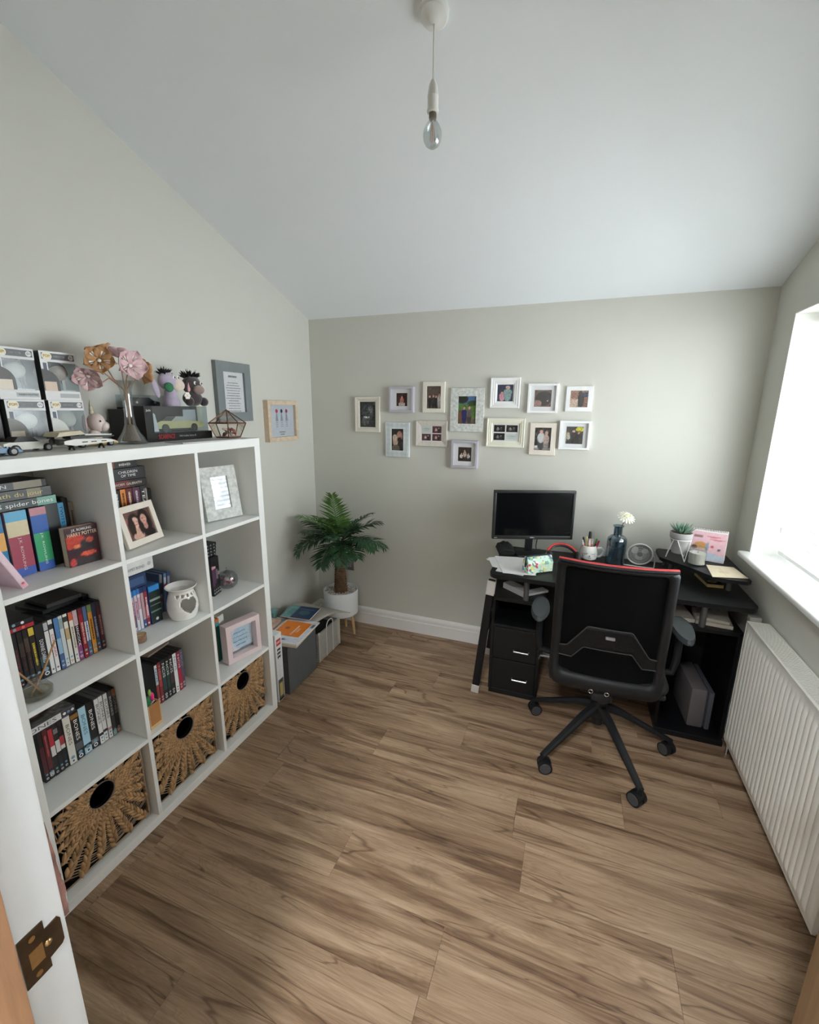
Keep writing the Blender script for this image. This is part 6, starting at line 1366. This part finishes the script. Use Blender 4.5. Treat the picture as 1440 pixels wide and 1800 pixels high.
PEN = [((-.02, .0), (-.035, .004, .135), (226, 140, 160), (40, 36, 40), .006), ((-.012, -.012), (-.018, -.01, .14), (236, 226, 170), (230, 210, 120), .0042), ((.0, .008), (.002, .02, .165), (236, 200, 214), (40, 40, 42), .0088), ((.008, -.012), (.012, -.02, .132), (226, 120, 80), (240, 220, 200), .004),
       ((.016, .006), (.04, .006, .13), (40, 60, 44), (60, 140, 70), .0048), ((.02, -.004), (.05, -.006, .122), (206, 50, 90), (190, 40, 80), .006), ((-.004, -.016), (-.006, -.022, .125), (230, 180, 90), (240, 240, 236), .004), ((-.024, -.006), (-.04, -.014, .12), (200, 50, 60), (226, 226, 226), .0045)]
for k, (a, c, col, cap, r_) in enumerate(PEN):
    t = thing('pen', ['pink marker with a black cap in the mug', 'cream pencil in the mug', 'thick pale pink highlighter with a tall black cap', 'orange pencil in the mug', 'black and green pen leaning out of the mug', 'magenta pen leaning towards the vase', 'amber pencil at the mug front', 'red pen leaning towards the monitor'][k], 'pen', (1.925, .935, DZT), rz=.1, group='pens in the cat mug')
    p, q = Vector((a[0], a[1], .012)), Vector(c); d_ = (q-p).normalized(); l = (q-p).length
    MB().cyl(p, p+d_*l*.74, r_, n=10).build('barrel', cov(col, .35), t); MB().cyl(p+d_*l*.74, q, r_*1.04, r_*.85, n=10).build('cap', cov(cap, .35), t)
# blue bottle vase with daisy
bv = thing('bottle_vase', 'blue grey glass bottle vase with a single flower', 'vase', (2.066, .915, DZT))
pr_ = [(0, .002), (.047, .002), (.051, .008), (.0515, .14), (.049, .153), (.038, .165), (.024, .17), (.0225, .178), (.0225, .215), (.029, .222), (.029, .226)]
MB().lathe(pr_+[(max(0, r-.003), z_+(.004 if i < 2 else 0)) for i, (r, z_) in reversed(list(enumerate(pr_)))], 36).build('bottle', thin_glass('blue_grey_glass', (196, 212, 222), .1, .02, .6), bv)
MB().tube([(-.02+.022*cos(radians(a)), -.0505*cos(.3), .125+.022*sin(radians(a))) for a in range(200, 345, 12)], .0012, 6).build('embossed_line', m_post, bv)
fl = thing('daisy', 'cream silk flower standing in the blue bottle', 'flower', (2.066, .915, DZT))
MB().tube([(-.02, 0, .01), (.0, 0, .12), (.014, -.002, .22), (.03, -.004, .27)], .0022, 6).build('stem', mat('grey_stem', (84, 92, 92), .6), fl)
m_pet = mat('cream_petal', (240, 238, 222), .6, var=.04); Mf = Matrix.Translation((.032, -.004, .276)) @ Matrix.Rotation(.55, 4, 'X') @ Matrix.Rotation(.25, 4, 'Y')
pm = {}
for ring, (n_, r_, lift) in enumerate(((16, .05, .004), (13, .04, .012), (9, .026, .018))):
    for k in range(n_):
        a = 2*pi*(k+.5*ring)/n_; M = Mf @ Matrix.Rotation(a, 4, 'Z')
        V = [(.006, -.0025, lift*.5), (.006, .0025, lift*.5), (r_*.6, .0062, lift+.003), (r_*.6, -.0062, lift+.003), (r_*.95, .003, lift-.004), (r_*.95, -.003, lift-.004), (r_*.6, 0, lift+.0015)]
        MB().add(V, [(0, 1, 2, 6), (0, 6, 3), (6, 2, 4), (6, 4, 5), (6, 5, 3)], M=M).build('petal', m_pet, fl)
MB().ell((0, 0, .016), (.011, .011, .007), 12, 8, M=Mf).build('flower_centre', mat('pale_centre', (232, 226, 180), .8, bump=.5), fl)
# desk fan
fn = thing('desk_fan', 'small chrome desk fan with a wire grille', 'fan', (2.19, .925, DZT), rz=-.05)
m_fanw = mat('silver_white_metal', (226, 224, 220), .3, metal=.15, var=.03); m_fdk = mat('fan_blade_silver', (206, 206, 208), .3, metal=.2, var=.03); m_fdk2 = mat('fan_dark_inside', (50, 50, 52), .5)
Rf, cz = .064, .069; Mfan = Matrix.Translation((0, 0, cz)) @ Matrix.Rotation(radians(90+12), 4, 'X')
MB().tube([(Rf*cos(2*pi*k/40), Rf*sin(2*pi*k/40), .0) for k in range(40)], .0042, 8, closed=True, M=Mfan).build('front_ring', m_fanw, fn)
MB().lathe([(0, -.036), (.05, -.034), (.062, -.02), (.063, -.004), (.06, -.004), (.058, -.02), (.046, -.03), (0, -.032)], 36, M=Mfan).build('rear_cage', mat('fan_cage_grey', (140, 140, 142), .5, var=.05), fn)
for k in range(3):
    a = 2*pi*k/3+.5; V = []; F = []
    for i in range(6):
        s = i/5; r_ = .012+.034*s
        for q in (-1, 0, 1): an = a+q*(.3+.38*sin(pi*min(1, s*.9+.1))); V.append((r_*cos(an), r_*sin(an), -.016+q*.006))
    for i in range(5):
        for q in range(2): F.append((i*3+q, (i+1)*3+q, (i+1)*3+q+1, i*3+q+1))
    MB().add(V, F, M=Mfan).build('blade', m_fdk, fn, ang=80)
MB().lathe([(0, .004), (.014, .003), (.015, -.006), (0, -.008)], 24, M=Mfan).build('hub_cap', mat('fan_hub', (150, 150, 152), .35, metal=.5), fn)
g = MB()
for k in range(44): a = 2*pi*k/44; g.tube([(.015*cos(a), .015*sin(a), .003), (.044*cos(a), .044*sin(a), .005), (Rf*cos(a), Rf*sin(a), 0)], .0007, 4, M=Mfan)
for r_ in (.03, .046): g.tube([(r_*cos(2*pi*k/32), r_*sin(2*pi*k/32), .0045) for k in range(32)], .0007, 4, closed=True, M=Mfan)
gg = g.build('grille_wires', m_fanw, fn); gg['kind'] = 'stuff'
MB().tube([(-.07, -.002, .069), (-.078, 0, .05), (-.078, .0, .006), (-.074, -.02, .003), (-.03, -.022, .003), (.03, -.022, .003), (.074, -.02, .003), (.078, 0, .006), (.078, 0, .05), (.07, -.002, .069)], .0036, 8).build('stand', m_fanw, fn)
# succulent on stand
pp = thing('potted_succulent', 'grey potted succulent in a white wire stand', 'plant', (2.36, .85, .8388))
m_conc = mat('grey_concrete', (170, 168, 166), .85, var=.08, vscale=40, bump=.2)
MB().lathe([(0, .036), (.034, .036), (.04, .09), (.05, .118), (.052, .12), (.053, .146), (.049, .147), (.047, .138), (0, .138)], 32).build('pot', m_conc, pp)
MB().lathe([(0, .139), (.046, .139), (0, .141)], 20).build('soil', mat('brown_soil', (92, 66, 52), .95, var=.3, vscale=160), pp)
MB().tube([(.048*cos(2*pi*k/28), .048*sin(2*pi*k/28), .112) for k in range(28)], .0022, 6, closed=True).build('stand_ring', m_whf, pp)
for k in range(3):
    a = 2*pi*k/3-1.2; ft = (.056*cos(a), .056*sin(a), .0022)
    for d_ in (-.85, .85): MB().tube([(.048*cos(a+d_), .048*sin(a+d_), .112), ft], .0022, 6).build('stand_wire', m_whf, pp)
rnd = random.Random(21); m_suc = mat('succulent_green', (104, 138, 118), .5, var=.15, vscale=40)
for k in range(22):
    a = k*2.4; el = radians(28+50*k/22); L_ = .078-.0011*k; d_ = Vector((cos(a)*cos(el), sin(a)*cos(el), sin(el))); s_ = Vector((-sin(a), cos(a), 0)); n_ = d_.cross(s_)
    if n_.z < 0: n_ = -n_
    p0 = Vector((0, 0, .139))+Vector((cos(a), sin(a), 0))*.006; w = .008; mid_ = p0+d_*L_*.4; tip = p0+d_*L_+Vector((0, 0, .006))
    MB().add([p0-s_*w*.7, p0+s_*w*.7, p0+n_*-.004, mid_-s_*w, mid_+s_*w, mid_-n_*.006, tip, p0+n_*.003, mid_+n_*.001], [(0, 3, 8, 7), (7, 8, 4, 1), (3, 6, 8), (8, 6, 4), (2, 5, 3, 0), (1, 4, 5, 2), (3, 5, 6), (5, 4, 6)]).build('leaf', m_suc, pp, ang=50)
# candle
cj = thing('candle_jar', 'white candle in a clear glass jar', 'candle', (2.432, .792, .8388))
MB().lathe([(0, .001), (.036, .001), (.039, .005), (.039, .07), (.036, .078), (.037, .09), (.035, .09), (.0345, .079), (.037, .07), (.037, .006), (0, .005)], 32).build('glass_jar', m_gl, cj)
MB().lathe([(0, .006), (.0365, .006), (.0365, .062), (.02, .06), (0, .059)], 32).build('wax', mat('white_wax', (240, 234, 224), .5, var=.02), cj)
MB().tube([(0, 0, .058), (.001, 0, .07)], .001, 6).build('wick', tm((60, 50, 44)), cj)
# calendar
cl = thing('desk_calendar', 'pink flip desk calendar with a spiral binding', 'calendar', (2.503, .905, .8388), rz=-.32)
ca = .19; w_ = .155; h_ = .165
def calM(s): return Matrix.Translation((0, s*.038, 0)) @ Matrix.Rotation(-s*ca*-1 if s < 0 else -ca*-1, 4, 'X') if False else Matrix.Translation((0, s*.036, 0)) @ Matrix.Rotation(s*.215, 4, 'X')
for s in (-1, 1): MB().box(-w_/2, w_/2, -.001, .001, 0, h_, M=calM(s)).build('easel_board', m_whf, cl, smooth=False)
MB().box(-w_/2, w_/2, -.036, .036, 0, .001).build('easel_foot', m_whf, cl, smooth=False)
cp = paint((232, 190, 200), [('r', 0, 0, 1, .22, (206, 216, 232)), ('e', .3, .2, .5, .1, (196, 208, 226)), ('e', .28, .5, .2, .13, (206, 150, 90)), ('e', .1, .42, .09, .07, (96, 66, 56)), ('e', .48, .48, .05, .16, (150, 160, 176)), ('e', .62, .5, .05, .05, (206, 90, 104)), ('e', .82, .42, .05, .045, (120, 84, 120)), ('r', .04, .78, .3, .86, (150, 110, 116)), ('e', .62, .85, .2, .03, (206, 120, 132)), ('e', .74, .76, .22, .03, (214, 132, 144))], .03, 2)
print_grid(w_-.004, h_-.018, cp, 34, 34, M=calM(-1) @ face_my((0, -.0016, h_/2-.006))).build('calendar_page', INK, cl, smooth=False)
b = MB()
for k in range(20): cx = -w_/2+.008+k*(w_-.016)/19; b.tube([(cx, .0055*cos(2*pi*i/8), h_-.006+.0055*sin(2*pi*i/8)) for i in range(8)], .0011, 5, closed=True)
gg = b.build('spiral_binding', mat('rose_wire', (150, 110, 110), .4, metal=.6), cl); gg['kind'] = 'stuff'
# envelope and cards
ev = thing('envelope', 'cream card lying over the riser edge', 'card', (2.537, .705, .8388), rz=.02)
MB().prism([(-.058, .09), (-.078, -.095), (.076, -.06), (.062, .092)], .0, .002).build('card', mat('cream_card', (226, 212, 186), .7, var=.03), ev, smooth=False)
MB().box(-.012, -.0112, -.07, .08, .002, .0024).build('card_print', tm((190, 176, 150)), ev, smooth=False)
for k in range(4): MB().box(-.03, .012, .0-.008*k, .0018-.008*k, .002, .0024).build('card_print', tm((196, 180, 154)), ev, smooth=False)
for k in range(2):
    nb_ = thing('notebook', ['dark covered notebook under the riser', 'gold edged booklet beneath the dark notebook'][k], 'notebook', (2.5, .8, DZT+(.008 if k == 0 else .0002)), rz=.12)
    MB().box(-.036, .036, -.085, .085, 0, .0075).build('pages', mat('gold_page_edge', (190, 166, 110), .6, var=.1), nb_, smooth=False)
    if k == 0: print_grid(.072, .17, paint((58, 54, 46), [('e', .5, .6, .3, .25, (96, 90, 76)), ('e', .5, .25, .3, .12, (150, 140, 110))], .2, 3), 12, 20, M=Matrix.Translation((0, 0, .008))).build('cover', GLOSS, nb_, smooth=False)

# ------------------------------------------------------------------ office chair
CX, CY = 2.01, .314
ch = thing('office_chair', 'black mesh back office chair with red top edge', 'chair', (CX, CY, 0))
m_pl = mat('black_chair_plastic', (28, 29, 31), .5, spec=.35, var=.06, bump=.1, bscale=300); m_arm = mat('dark_grey_arm_pad', (58, 62, 64), .55, var=.06)
m_meshf = mat('black_chair_mesh', (11, 10, 11), .9, var=.2, vscale=300, bump=.4, bscale=600, spec=.12); m_cush = mat('black_seat_fabric', (26, 26, 28), .95, var=.15, bump=.3, bscale=500)
for k in range(5):
    a = radians(-133+72*k); d_ = Vector((cos(a), sin(a), 0)); s_ = Vector((-sin(a), cos(a), 0)); V = []; F = []
    st = [(.02, .235, .022, .034), (.1, .208, .019, .028), (.22, .145, .016, .022), (.315, .096, .014, .018), (.34, .082, .013, .016)]
    for (r_, z_, w, h_) in st:
        for (q, zz) in ((-1, 0), (-1, .6), (-.55, 1), (.55, 1), (1, .6), (1, 0)): V.append(d_*r_+s_*w*q+Vector((0, 0, z_-h_*.5+h_*zz)))
    for i in range(len(st)-1):
        for q in range(6): j = (q+1) % 6; F.append((i*6+q, i*6+j, (i+1)*6+j, (i+1)*6+q))
    F.append(tuple(range(5, -1, -1))); F.append(tuple((len(st)-1)*6+q for q in range(6)))
    lg = MB().add(V, F).build('base_leg', m_pl, ch, ang=30)
    c0 = d_*.337; sw = radians([35, -20, 60, 10, -50][k]); ax = (d_*sin(sw)+s_*cos(sw)); tr = Vector((-ax.y, ax.x, 0))*.012
    b = MB(); b.cyl(c0+Vector((0, 0, .05)), c0+Vector((0, 0, .088)), .011, n=12); b.rbox(-.011, .011, -.02, .02, .038, .058, .005, M=basis(ax, Vector((-ax.y, ax.x, 0)), c0+tr*.4)); cs = b.build('castor', m_pl, lg)
    for sd in (-1, 1):
        p = c0+tr+ax*sd*.0055+Vector((0, 0, .0312)); q = p+ax*sd*.02
        MB().cyl(p, q, .031, .0305, n=24).build('castor', m_pl, lg); MB().cyl(q, q+ax*sd*.0015, .025, .023, n=20).build('castor', mat('castor_grey', (70, 72, 74), .5), lg)
MB().lathe([(0, .18), (.03, .18), (.038, .2), (.038, .25), (.03, .262), (0, .262)], 24).build('hub', m_pl, ch)
MB().lathe([(0, .14), (.027, .14), (.026, .31), (.0, .31)], 20).lathe([(0, .31), (.0135, .31), (.0135, .39), (0, .39)], 16).build('gas_lift', m_pl, ch)
MB().rbox(-.1, .1, -.15, .1, .375, .425, .012).build('tilt_mechanism', m_pl, ch)
MB().rbox(-.235, .235, -.17, .29, .42, .445, .012).build('seat_pan', m_pl, ch)
MB().rbox(-.24, .24, -.18, .3, .443, .51, .03, 4).build('seat', m_cush, ch)
MB().tube([(-.2, .05, .41), (-.285, .05, .405), (-.29, .05, .385)], .006, 8).build('lever', m_post, ch)
# back: s across -1..1, v height 0..1
Z0, Z1 = .425, 1.03
def bp(s, v, off=0.0, inset=0.0):
    hw = .2225-.006*v-inset; yb_ = -.185-.075*v-.06*v*v*.5 + .0
    bow = .038*(s*s)*(.4+.6*v); lum = .02*math.exp(-((v-.25)/.2)**2)
    x = s*hw-.022+.012*(1-v); return Vector((x, yb_+bow+lum-off, Z0+(Z1-Z0)*v))
def strip(mb, fa, fb, n):
    pass
def back_panel(s0, s1, v0, v1, off, thick, name, m, par, poly=None, ns=20, nv=18, ang=60):
    V = []; F = []
    for j in range(nv+1):
        v = v0+(v1-v0)*j/nv
        for i in range(ns+1): V.append(bp(s0+(s1-s0)*i/ns, v, off))
    for j in range(nv):
        for i in range(ns): a = j*(ns+1)+i; F.append((a, a+1, a+ns+2, a+ns+1))
    o_ = MB().add(V, F).build(name, m, par, ang=ang); md_ = o_.modifiers.new('thick', 'SOLIDIFY'); md_.thickness = thick; md_.offset = 1; return o_
def rloop(w, z0, z1, rb, rt_, n=10, m=8):
    P = []
    def seg(p, q, k): return [(p[0]+(q[0]-p[0])*i/k, p[1]+(q[1]-p[1])*i/k) for i in range(k)]
    def arc(c, r_, a0, k): return [(c[0]+r_*cos(radians(a0+90*i/k)), c[1]+r_*sin(radians(a0+90*i/k))) for i in range(k)]
    P += seg((-w+rb, z0), (w-rb, z0), n*2)+arc((w-rb, z0+rb), rb, -90, m)+seg((w, z0+rb), (w, z1-rt_), n*2)+arc((w-rt_, z1-rt_), rt_, 0, m)
    P += seg((w-rt_, z1), (-w+rt_, z1), n*2)+arc((-w+rt_, z1-rt_), rt_, 90, m)+seg((-w, z1-rt_), (-w, z0+rb), n*2)+arc((-w+rb, z0+rb), rb, 180, m)
    return P
HB = Z1-Z0
outl = rloop(.2225, -.012, HB-.012, .045, .022); inl = rloop(.184, .062, HB-.03, .03, .02)
V = []; F = []; cs_ = [(0, -.012), (0, .004), (.08, .014), (.35, .022), (.75, .02), (.96, .012), (1, .002), (1, -.012)]
for (p, q) in zip(outl, inl):
    for (t_, off) in cs_:
        x_, z_ = p[0]+(q[0]-p[0])*t_, p[1]+(q[1]-p[1])*t_; V.append(bp(x_/.2195, z_/HB, off))
n7 = len(cs_); m_e = len(outl)
for i in range(m_e):
    i2 = (i+1) % m_e
    for q in range(n7): j = (q+1) % n7; F.append((i*n7+q, i2*n7+q, i2*n7+j, i*n7+j))
MB().add(V, F).build('back_frame', m_pl, ch, ang=50)
back_panel(-.9, .9, .06, .97, .0, .004, 'mesh_panel', m_meshf, ch)
# red top edge
b = MB(); b.tube([bp(-.97+1.94*k/24, .992, .004) for k in range(25)], .0075, 8); b.build('red_edge', mat('red_piping', (196, 66, 70), .5, var=.05), ch)
b = MB(); b.tube([bp(-.97+1.94*k/24, .985, .012) for k in range(25)], .006, 8); b.build('top_rail', m_pl, ch)
# lumbar plate
m_lum = mat('lumbar_plastic', (24, 23, 24), .55, spec=.3, var=.1); m_hole = mat('lumbar_perforation', (14, 14, 14), .9)
def lum_v(s, top):
    a = abs(s)
    if top: return .52 if a < .38 else (.52-(a-.38)/(.72-.38)*.2 if a < .72 else .32-(a-.72)*.06)
    return .335 if a < .42 else (.335-(a-.42)/(.62-.42)*.105 if a < .62 else .23)
V = []; F = []; ns = 44
for i in range(ns+1):
    s = -.86+1.72*i/ns
    for j in range(7): V.append(bp(s, lum_v(s, False)+(lum_v(s, True)-lum_v(s, False))*j/6, .013))
for i in range(ns):
    for j in range(6): a = i*7+j; F.append((a, a+7, a+8, a+1))
lp = MB().add(V, F).build('lumbar_support', m_lum, ch, ang=70); md = lp.modifiers.new('thick', 'SOLIDIFY'); md.thickness = .005; md.offset = -1
for tp in (True, False): MB().tube([bp(-.86+1.72*i/44, lum_v(-.86+1.72*i/44, tp), .0135) for i in range(45)], .0026, 6).build('lumbar_edge', mat('lumbar_rim', (62, 62, 64), .5), lp)
hb = MB(); row = 0; v = .245
while v < .51:
    s = -.84+(.018 if row % 2 else 0)
    while s < .84:
        lo, hi = lum_v(s, False), lum_v(s, True)
        if lo+.012 < v < hi-.012 and not (abs(s) < .07 and v > .36):
            c_ = bp(s, v, .0137); hb.add([c_+Vector((.0032*cos(q*pi/3), -.0002, .0032*sin(q*pi/3))) for q in range(6)], [(0, 1, 2, 3, 4, 5)])
        s += .042
    v += .0165; row += 1
g = hb.build('perforations', m_hole, lp, smooth=False); g['kind'] = 'stuff'
c_ = bp(0.02, .455, .014); MB().rbox(c_.x-.018, c_.x+.018, c_.y-.012, c_.y, c_.z-.006, c_.z+.006, .003).build('slider_knob', mat('light_grey_knob', (150, 150, 150), .35, metal=.4), ch)
for sx in (-.22, .06):
    c_ = bp(sx, .005, .03); b = MB(); b.tube([(c_.x+.0085*cos(2*pi*q/16), c_.y, c_.z+.0085*sin(2*pi*q/16)) for q in range(16)], .0016, 6, closed=True); b.build('bolt_ring', m_chrome, ch)
MB().rbox(-.055, .03, -.2, -.15, Z0-.05, Z0-.01, .012).build('back_bracket', m_pl, ch)
MB().tube([(-.01, -.2, Z0-.03), (0, -.1, .395), (0, 0, .39)], .025, 10).build('back_spine', m_pl, ch)
for sd in (-1, 1):
    MB().tube([(sd*.225, .06, .43), (sd*.29, .06, .44), (sd*.302, .06, .5), (sd*.302, .06, .655)], .016, 10).build('arm_post', m_pl, ch)
    ar = [(sd*.302, .06)]
    P = []
    for k in range(24):
        a = 2*pi*k/24; P.append((sd*.302+.043*cos(a)*(1+.12*sin(a)), .03+.125*sin(a)))
    b = MB(); b.prism(P, .655, .662); b.add([(x, y, .662) for x, y in P]+[(sd*.302+(x-sd*.302)*.9, .03+(y-.03)*.95, .678) for x, y in P], [(k, (k+1) % 24, 24+(k+1) % 24, 24+k) for k in range(24)]+[tuple(range(24, 48))]); b.build('armrest', m_arm, ch, ang=50)
# ------------------------------------------------------------------ lettering becomes plain mesh, fitted to its width
bpy.context.view_layer.update()
dg = bpy.context.evaluated_depsgraph_get()
for o in [q for q in scene.objects if q.type == 'FONT']:
    me = bpy.data.meshes.new_from_object(o.evaluated_get(dg)); me.name = 'lettering'
    w = o.get('fit')
    if w and me.vertices:
        xs = [v.co.x for v in me.vertices]; k = w/max(1e-6, max(xs)-min(xs)); c = (max(xs)+min(xs))/2
        for v in me.vertices: v.co.x = (v.co.x-c)*k
    n = bpy.data.objects.new('lettering', me); COL.objects.link(n); n.parent = o.parent; n.matrix_local = o.matrix_local.copy()
    cu = o.data; bpy.data.objects.remove(o); bpy.data.curves.remove(cu)
